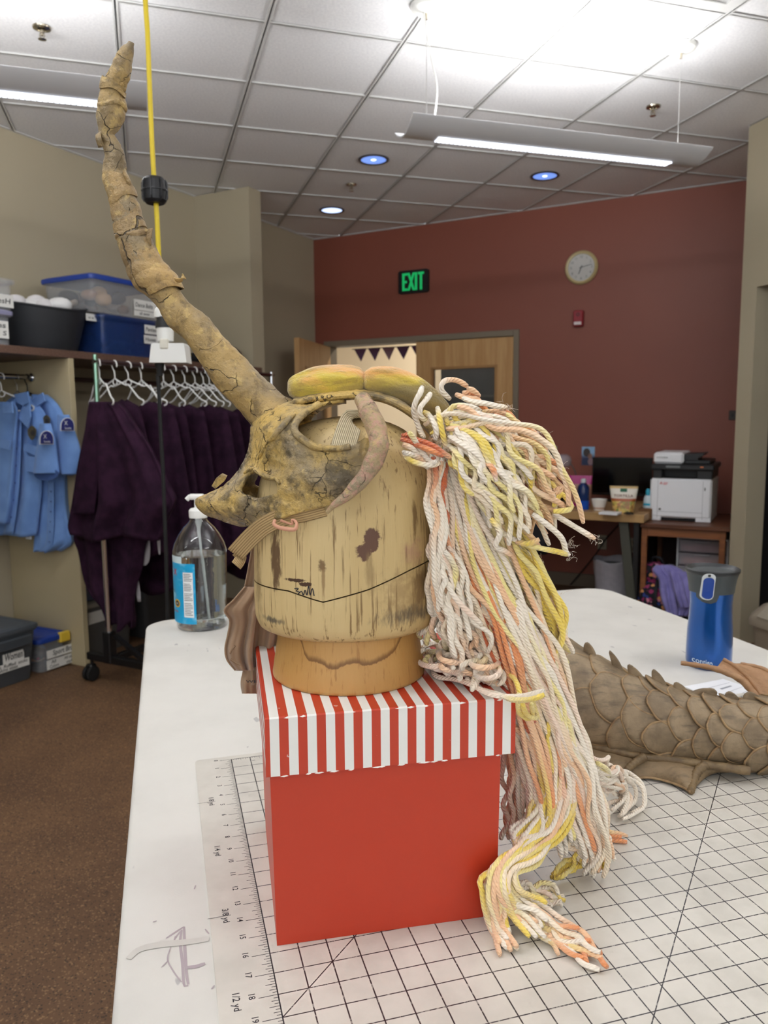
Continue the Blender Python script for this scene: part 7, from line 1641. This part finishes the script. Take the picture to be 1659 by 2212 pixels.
# plastic drawers and tray below
dw = thing('plastic_drawers', 'three-drawer clear plastic storage unit on the lower shelf', 'drawers', rm(3.55, .47, .2606), UR)
z0 = .0; WD, HD = .165, .30
mb = MB()
for q in ((-WD, -.2, 0, -WD + .012, .2, HD), (WD - .012, -.2, 0, WD, .2, HD), (-WD, -.2, HD - .012, WD, .2, HD), (-WD, -.2, 0, WD, .2, .012)): mb.box(q[:3], q[3:], .002)
mb.build('shell', mat('white translucent shell', (236, 238, 242), .35), dw, smooth=False)
for k2, cc in enumerate(((190, 190, 198), (214, 130, 110), (190, 90, 120))):
    zb_ = .016 + k2 * .091; o = MB().box((-WD + .016, -.205, zb_), (WD - .016, .18, zb_ + .082), .004).build('drawer', clear('drawer plastic %d' % k2, (232, 228, 236), .5), dw, smooth=False)
    MB().box((-WD + .03, -.18, zb_ + .006), (WD - .03, .16, zb_ + .045), .01).build('contents', mat('drawer contents %d' % k2, cc, .8), o); MB().box((-.05, -.215, zb_ + .066), (.05, -.2, zb_ + .080), .006).build('pull', mat('drawer pull', (190, 190, 196), .4), o)
MB().box((-.05, -.12, HD + .0006), (.07, .0, HD + .022), .006).build('tissue_pack', TAPEW, dw); MB().box((-.10, -.17, HD + .0005), (.02, -.11, HD + .012), .004).build('blue_case', mat('blue case', (40, 44, 120), .4), dw)
tr = thing('serving_tray', 'stack of pale plastic plates on the lower shelf of the side table', 'tray', rm(3.31, .40, .2606), UR)
for q in range(3): MB().lathe([(.06, q * .008), (.09, q * .008 + .002), (.105, q * .008 + .012), (.102, q * .008 + .014), (.08, q * .008 + .006)], 32, 0, 0, .9, 1.5).build('plate', mat('pale plastic plate', (190, 188, 184), .35), tr)

# ------------------------------------------------------------------ on the floor of the alcove
wbn = hz(1318, 1285, 0.0); wb_ = thing('waste_basket', 'waste basket lined with a translucent grey bag under the desk', 'waste basket', rm(2.94, .52), UR); k = float((np.array(wb_.location) - CAM) @ RC[:, 2]) / FPX
n = Nodes('grey bag film'); n.col(n.mix(n.noise(30, 4), (196, 194, 202), (160, 158, 168))); n.p(Roughness=.3, Alpha=.94); n.bump(n.noise(40, 4), .6, .006); BAGM = n.m
G = []; fb = Fbm(61, 22)
for i in range(18):
    v = i / 17; G.append([((.125 + .032 * v) * (1 + .03 * fb((math.cos(a), math.sin(a) * 1.3, v * .6))) * math.cos(a), (.125 + .032 * v) * (1 + .03 * fb((math.cos(a), math.sin(a) * 1.3, v * .6))) * math.sin(a), .003 + v * .34 + (.008 * math.sin(5 * a) if i == 17 else 0)) for a in np.linspace(0, 2 * math.pi, 40, endpoint=False)])
G += [[(x * .95, y * .95, z - .004) for x, y, z in G[-1]], [(x * .85, y * .85, z - .14) for x, y, z in G[-1]]]
mb = MB(); mb.grid(G, closed_u=True); mb.f.append(tuple(range(40))[::-1]); mb.build('bag_liner', BAGM, wb_, angle=180); MB().lathe([(.115, .001), (.115, .004), (.142, .30), (.138, .30), (.11, .006)], 32).build('basket', mat('grey basket', (92, 90, 94), .5), wb_)
# floral backpack and lavender jacket
bk = thing('backpack', 'black backpack with pink floral print on the floor', 'backpack', hz(1402, 1345, 0.0) * np.array([1, 1, 0]) + U * .0 - W * .12, UR - .2)
n = Nodes('floral print'); vo = n.n('TexVoronoi', Vector=n.co(), Scale=40.0); cc_ = n.ramp(n.xyz(vo.outputs['Color'])[0], (.0, (18, 18, 34)), (.3, (18, 18, 34)), (.34, (150, 44, 96)), (.68, (206, 130, 150)), (.82, (40, 60, 130)), (.93, (214, 150, 90)), interp='CONSTANT'); n.col(n.mix(n.step(vo.outputs[0], .62, .7), cc_, (16, 16, 28))); n.p(Roughness=.8); FLOR = n.m; BKB = mat('black nylon', (17, 17, 26), .7, bump=(60, .4, .004))
def puff(root, nm, c, r, m, seed, pw=.7, amp=.06):
    fb = Fbm(seed, 14); G = []
    for i in range(15):
        t = -math.pi / 2 + math.pi * i / 14
        G.append([(c[0] + r[0] * math.copysign(abs(math.cos(t)) ** pw, 1) * math.copysign(abs(math.cos(a)) ** pw, math.cos(a)) * (1 + amp * fb((a, t, 1))), c[1] + r[1] * abs(math.cos(t)) ** pw * math.copysign(abs(math.sin(a)) ** pw, math.sin(a)), max(.001, c[2] + r[2] * math.copysign(abs(math.sin(t)) ** pw, math.sin(t)) * (1 + amp * fb((t, a, 2))))) for a in np.linspace(0, 2 * math.pi, 28, endpoint=False)])
    mb = MB(); mb.grid(G, closed_u=True); mb.f.append(tuple(range(28))[::-1]); mb.f.append(tuple(range(14 * 28, 15 * 28))); return mb.build(nm, m, root, angle=80)
puff(bk, 'pack_body', (0, .02, .19), (.19, .12, .19), BKB, 1); puff(bk, 'front_pocket', (.03, -.10, .14), (.11, .05, .14), FLOR, 2); puff(bk, 'top_pocket', (.02, -.03, .33), (.08, .08, .07), FLOR, 3)
MB().tube(cr([(-.02, .0, .38), (.0, -.02, .43), (.05, -.02, .43), (.07, 0, .38)], n=16), .01, 8).build('grab_handle', BKB, bk); MB().tube(cr([(.07, -.11, .30), (.075, -.165, .2), (.07, -.15, .06)], n=16), .012, 8, flat=.4).build('strap', BKB, bk)
jk = thing('jacket', 'lavender fleece jacket draped over the backpack', 'jacket', np.array(bk.location) + U * .14 + W * .04, UR - .2); LJ = local(jk)
LAV = mat('lavender fleece', (146, 140, 204), .9, var=(12, (128, 122, 188)), bump=(120, .35, .003), sheen=.3)
yj = float(jk.location[1]) - .12
cloth('fleece', [(1222, 1420, 1450, yj + .05), (1232, 1412, 1470, yj + .02), (1250, 1425, 1490, yj), (1275, 1428, 1505, yj - .01), (1296, 1432, 1506, yj - .02), (1318, 1440, 1500, yj - .02), (1330, 1446, 1490, yj - .02)], LAV, jk, LJ, folds=4, amp=.022, seed=3, thick=.02)
cloth('sleeve', [(1235, 1450, 1480, yj - .05), (1260, 1455, 1492, yj - .07), (1290, 1462, 1500, yj - .08), (1312, 1470, 1506, yj - .08)], LAV, jk, LJ, folds=2.4, amp=.012, seed=4, thick=.02)
# small toy vehicle
tv = thing('toy_rover', 'white toy vehicle with dark stripe and black wheels on the floor', 'toy', hz(1474, 1338, 0.0) * np.array([1, 1, 0]), UR); k = float((np.array(tv.location) - CAM) @ RC[:, 2]) / FPX
TWH = mat('toy white', (216, 208, 222), .45)
MB().lathe([(21 * k, 14 * k), (25 * k, 16 * k), (26 * k, 24 * k), (24 * k, 28 * k)], 28).build('hull', TWH, tv, angle=50); MB().lathe([(24.2 * k, 27 * k), (24.2 * k, 31 * k)], 28).build('stripe', mat('violet stripe', (90, 80, 120), .5), tv); MB().lathe([(23 * k, 31 * k), (19 * k, 54 * k), (17 * k, 57 * k), (6 * k, 59 * k)], 28).build('cabin', TWH, tv, angle=50)
MB().lathe([(3 * k, 58 * k), (3 * k, 64 * k), (1.2 * k, 66 * k)], 12).build('knob', TWH, tv); MB().box((6 * k, -23.5 * k, 33 * k), (14 * k, -21 * k, 36 * k)).build('red_mark', REDI, tv, smooth=False)
for x in (-15, 15):
    for s in (-1, 1): MB().lathe([(3 * k, -4 * k), (12.5 * k, -4 * k), (13.8 * k, 0), (12.5 * k, 4 * k), (3 * k, 4 * k)], 24).xf(lambda p, x=x, s=s: np.array([x * k + p[0], s * 18 * k + p[2], 13.9 * k + p[1]])).build('wheel', BLACKR, tv)
# grey swing-top bin at the right edge
sb_ = thing('swing_bin', 'beige grey swing-top waste bin at the right edge', 'waste bin', KP + KD * .74 - KN * .165, math.atan2(KD[1], KD[0]))
kx = lambda px: 0
SBM = mat('beige grey plastic', (150, 140, 124), .5, bump=(200, .1, .001)); ht = .29
tub(sb_, -.20, .20, -.15, .15, 0, ht, .03, SBM, r=.05); G = []
for ins, z in ((-.006, ht - .03), (-.008, ht), (.0, ht + .03), (.04, ht + .085), (.09, ht + .115)): G.append([(x, y, z) for x, y in rounded(-.20 + ins, .20 - ins, -.15 + ins, .15 - ins, .05, 5)])
mb = MB(); mb.grid(G, closed_u=True); n_ = len(G[0]); mb.f.append(tuple(range(4 * n_, 5 * n_))); mb.f.append(tuple(range(n_))[::-1]); mb.build('hood', SBM, sb_, angle=50); MB().prism([(-.12, -.152, ht + .025), (.12, -.152, ht + .025), (.09, -.095, ht + .105), (-.09, -.095, ht + .105)], (0, -.006, .003)).build('swing_flap', mat('flap plastic', (162, 154, 140), .5), sb_, smooth=False)
# dark office chair seen behind the mane
oc = thing('office_chair', 'black office chair pulled up to the desk behind the yarn mane', 'chair', rm(2.33, .98), UR + .3)
MB().box((-.24, -.23, .44), (.24, .23, .52), .03).build('seat', mat('black mesh fabric', (20, 20, 24), .8), oc); MB().box((-.22, -.27, .50), (.22, -.23, .72), .02).build('backrest', mat('black mesh fabric', (20, 20, 24), .8), oc); MB().lathe([(.025, .08), (.025, .44)], 14).build('gas_lift', BLACKP, oc)
for q in range(5):
    a = q * 1.2566; MB().box((0, -.02, .055), (.27, .02, .085), .005).xf(lambda p, a=a: np.array([p[0] * math.cos(a) - p[1] * math.sin(a), p[0] * math.sin(a) + p[1] * math.cos(a), p[2]])).build('base_arm', BLACKP, oc); MB().lathe([(.01, -.02), (.027, -.018), (.027, .018), (.01, .02)], 16).xf(lambda p, a=a: np.array([.26 * math.cos(a) + p[2] * -math.sin(a) + p[0] * math.cos(a), .26 * math.sin(a) + p[2] * math.cos(a) + p[0] * math.sin(a), .028 + p[1]])).build('caster', BLACKR, oc)

# ------------------------------------------------------------------ on the red wall
def wthing(nm, lab, cat, px, py, off=.0): p = wb(px, py, off); return thing(nm, lab, cat, p, UR)
ex = wthing('exit_sign', 'black exit sign with green glowing letters on the brick red wall', 'exit sign', 895.5, 609, .001)
mb = MB(); o_ = rounded(-.145, .145, -.098, .098, .02, 5); mb.prism([(x, 0, y) for x, y in o_], (0, -.03, 0)); mb.build('housing', mat('black sign housing', (10, 12, 16), .5), ex, angle=40)
EXG = mat('green sign glow', (10, 120, 70), .5, emit=((20, 180, 96), .55))
def bars(mb, q): 
    for a in q: mb.prism([(a[0], -.0305, a[1]), (a[2], -.0305, a[1]), (a[2], -.0305, a[3]), (a[0], -.0305, a[3])], (0, -.002, 0))
for ch, q, dg in (('E', [(-.105, -.075, -.083, .075), (-.083, .055, -.055, .075), (-.083, -.01, -.06, .01), (-.083, -.075, -.055, -.055)], None), ('X', [], 1), ('I', [(.018, -.075, .040, .075)], None), ('T', [(.048, .055, .105, .075), (.066, -.075, .088, .055)], None)):
    mb = MB(); bars(mb, q)
    if dg:
        for s in (-1, 1): mb.prism([(-.018 - s * .026 - .011, -.0305, .075), (-.018 - s * .026 + .011, -.0305, .075), (-.018 + s * .026 + .011, -.0305, -.075), (-.018 + s * .026 - .011, -.0305, -.075)], (0, -.002 - .0004 * s, 0))
    mb.build('letter', EXG, ex, smooth=False)
ck = wthing('wall_clock', 'round wall clock with cream rim on the brick red wall', 'clock', 1257, 578.5, .001)
def rotx(p): return np.array([p[0], -p[2], p[1]])
MB().lathe([(.128, 0), (.130, .02), (.120, .034), (.106, .030), (.104, .018)], 48, close=False).xf(rotx).build('rim', mat('cream rim', (196, 180, 132), .4), ck); MB().lathe([(.001, .018), (.106, .018), (.106, .0), (.001, 0)], 48, close=False).xf(rotx).build('dial', mat('grey white dial', (214, 213, 208), .5), ck)
for q in range(12):
    a = math.pi / 2 - (q + 1) * math.pi / 6; mb = MB(); write(mb, str(q + 1), (.082 * math.cos(a), -.0195, .082 * math.sin(a) - .009), (1, 0, 0), (0, 0, 1), .026, center=True); mb.build('numeral', mat('grey numeral', (80, 80, 80), .6), ck, smooth=False)
for a, l, w_ in ((math.radians(248), .055, .005), (math.radians(12), .085, .0035)):
    d = np.array([math.cos(a), 0, math.sin(a)]); e_ = np.array([-d[2], 0, d[0]]) * w_; mb = MB(); mb.prism([-d * .015 - e_, d * l - e_ * .6, d * l + e_ * .6, -d * .015 + e_], (0, -.0012, 0)); mb.xf(lambda p: p + np.array([0, -.021, 0])); mb.build('hand', BLACKP, ck, smooth=False)
n = Nodes('clock lens'); n.col((230, 232, 232)); n.p(Roughness=.12, Alpha=.14); MB().lathe([(.001, .0275), (.105, .0255), (.105, .0245), (.001, .0265)], 40, close=False).xf(rotx).build('lens', n.m, ck)
fs = wthing('fire_strobe', 'small red fire alarm strobe on the brick red wall below the clock', 'fire alarm', 1251.5, 689, .001)
MB().box((-.038, -.05, -.062), (.038, 0, .062), .006).build('housing', mat('alarm red', (150, 30, 44), .45), fs); MB().box((-.03, -.062, -.052), (.03, -.045, -.026), .005).build('lens', mat('strobe lens', (216, 206, 206), .2), fs); MB().lathe([(.006, .0505), (.016, .0505)], 16, close=False).xf(lambda p: np.array([p[0], -p[2], p[1] + .03])).build('speaker_ring', mat('dark red', (90, 14, 24), .5), fs)
th = wthing('thermostat', 'cream wall thermostat just right of the yarn mane', 'thermostat', 1191, 980, .001); MB().box((-.05, -.028, -.065), (.05, 0, .065), .006).build('housing', mat('cream plastic', (200, 192, 168), .5), th); MB().box((-.014, -.030, -.02), (.014, -.027, .03)).build('display', mat('grey lcd', (92, 96, 84), .3), th, smooth=False)
ph = wthing('wall_photo', 'small snapshot of two people taped to the brick red wall above the monitor', 'photograph', 1270.5, 985, .001)
n = Nodes('snapshot'); x, y, z = n.xyz(); c = n.mix(n.step(z, -.02, .03), (70, 74, 110), (150, 190, 226)); n.col(c); n.p(Roughness=.3); MB().box((-.052, -.002, -.075), (.052, 0, .075)).build('print', n.m, ph, smooth=False)
for nm, cx_, cz_, rx_, rz_, c in (('figure_dark', -.012, .028, .028, .034, (70, 60, 58)), ('figure_face', .014, .0, .018, .022, (150, 110, 96)), ('figure_body', -.018, -.045, .032, .030, (48, 62, 96)), ('figure_front', .02, -.045, .022, .028, (150, 122, 130))):
    mb = MB(); mb.add([(cx_ + rx_ * math.cos(a), -.0024 - .0002 * len(nm) / 10, cz_ + rz_ * math.sin(a)) for a in np.linspace(0, 2 * math.pi, 20, endpoint=False)], [tuple(range(20))]); mb.build(nm, mat(nm, c, .4), ph, smooth=False)
for lab, px, py in (('ivory wall outlet with plugged cord under the desk', 1301, 1171), ('ivory wall outlet beside the desk leg', 1370, 1178)):
    t = wthing('wall_outlet', lab, 'outlet', px, py, .001); MB().box((-.036, -.006, -.058), (.036, 0, .058), .003).build('plate', mat('ivory plate', (186, 178, 156), .45), t)
    for s in (-1, 1): MB().box((-.017, -.009, s * .026 - .016), (.017, -.005, s * .026 + .016), .004).build('socket', mat('ivory socket', (150, 140, 120), .45), t)
t = thing('desk_cable', 'thin black cable running from the outlet down to the floor', 'cable', wb(1301, 1171, .02)); Lc = local(t); MB().tube([Lc(p) for p in cr([wb(1340, 1130, .05), wb(1312, 1160, .03), wb(1301, 1176, .012), wb(1285, 1200, .04), wb(1262, 1228, .05), wb(1232, 1264, .06)], n=30)], .005, 6).build('cable', BLACKR, t)
t = wthing('wall_switch', 'dark switch plate on the brick red wall beside the right column', 'switch', 1581, 897, .001); MB().box((-.02, -.01, -.035), (.03, 0, .035), .003).build('plate', mat('dark plate', (56, 48, 44), .5), t); MB().box((-.004, -.016, -.012), (.012, -.009, .012), .002).build('toggle', BLACKP, t)
for k3, (x, y) in enumerate(((1231, 1268), (1587, 1382))):
    pass
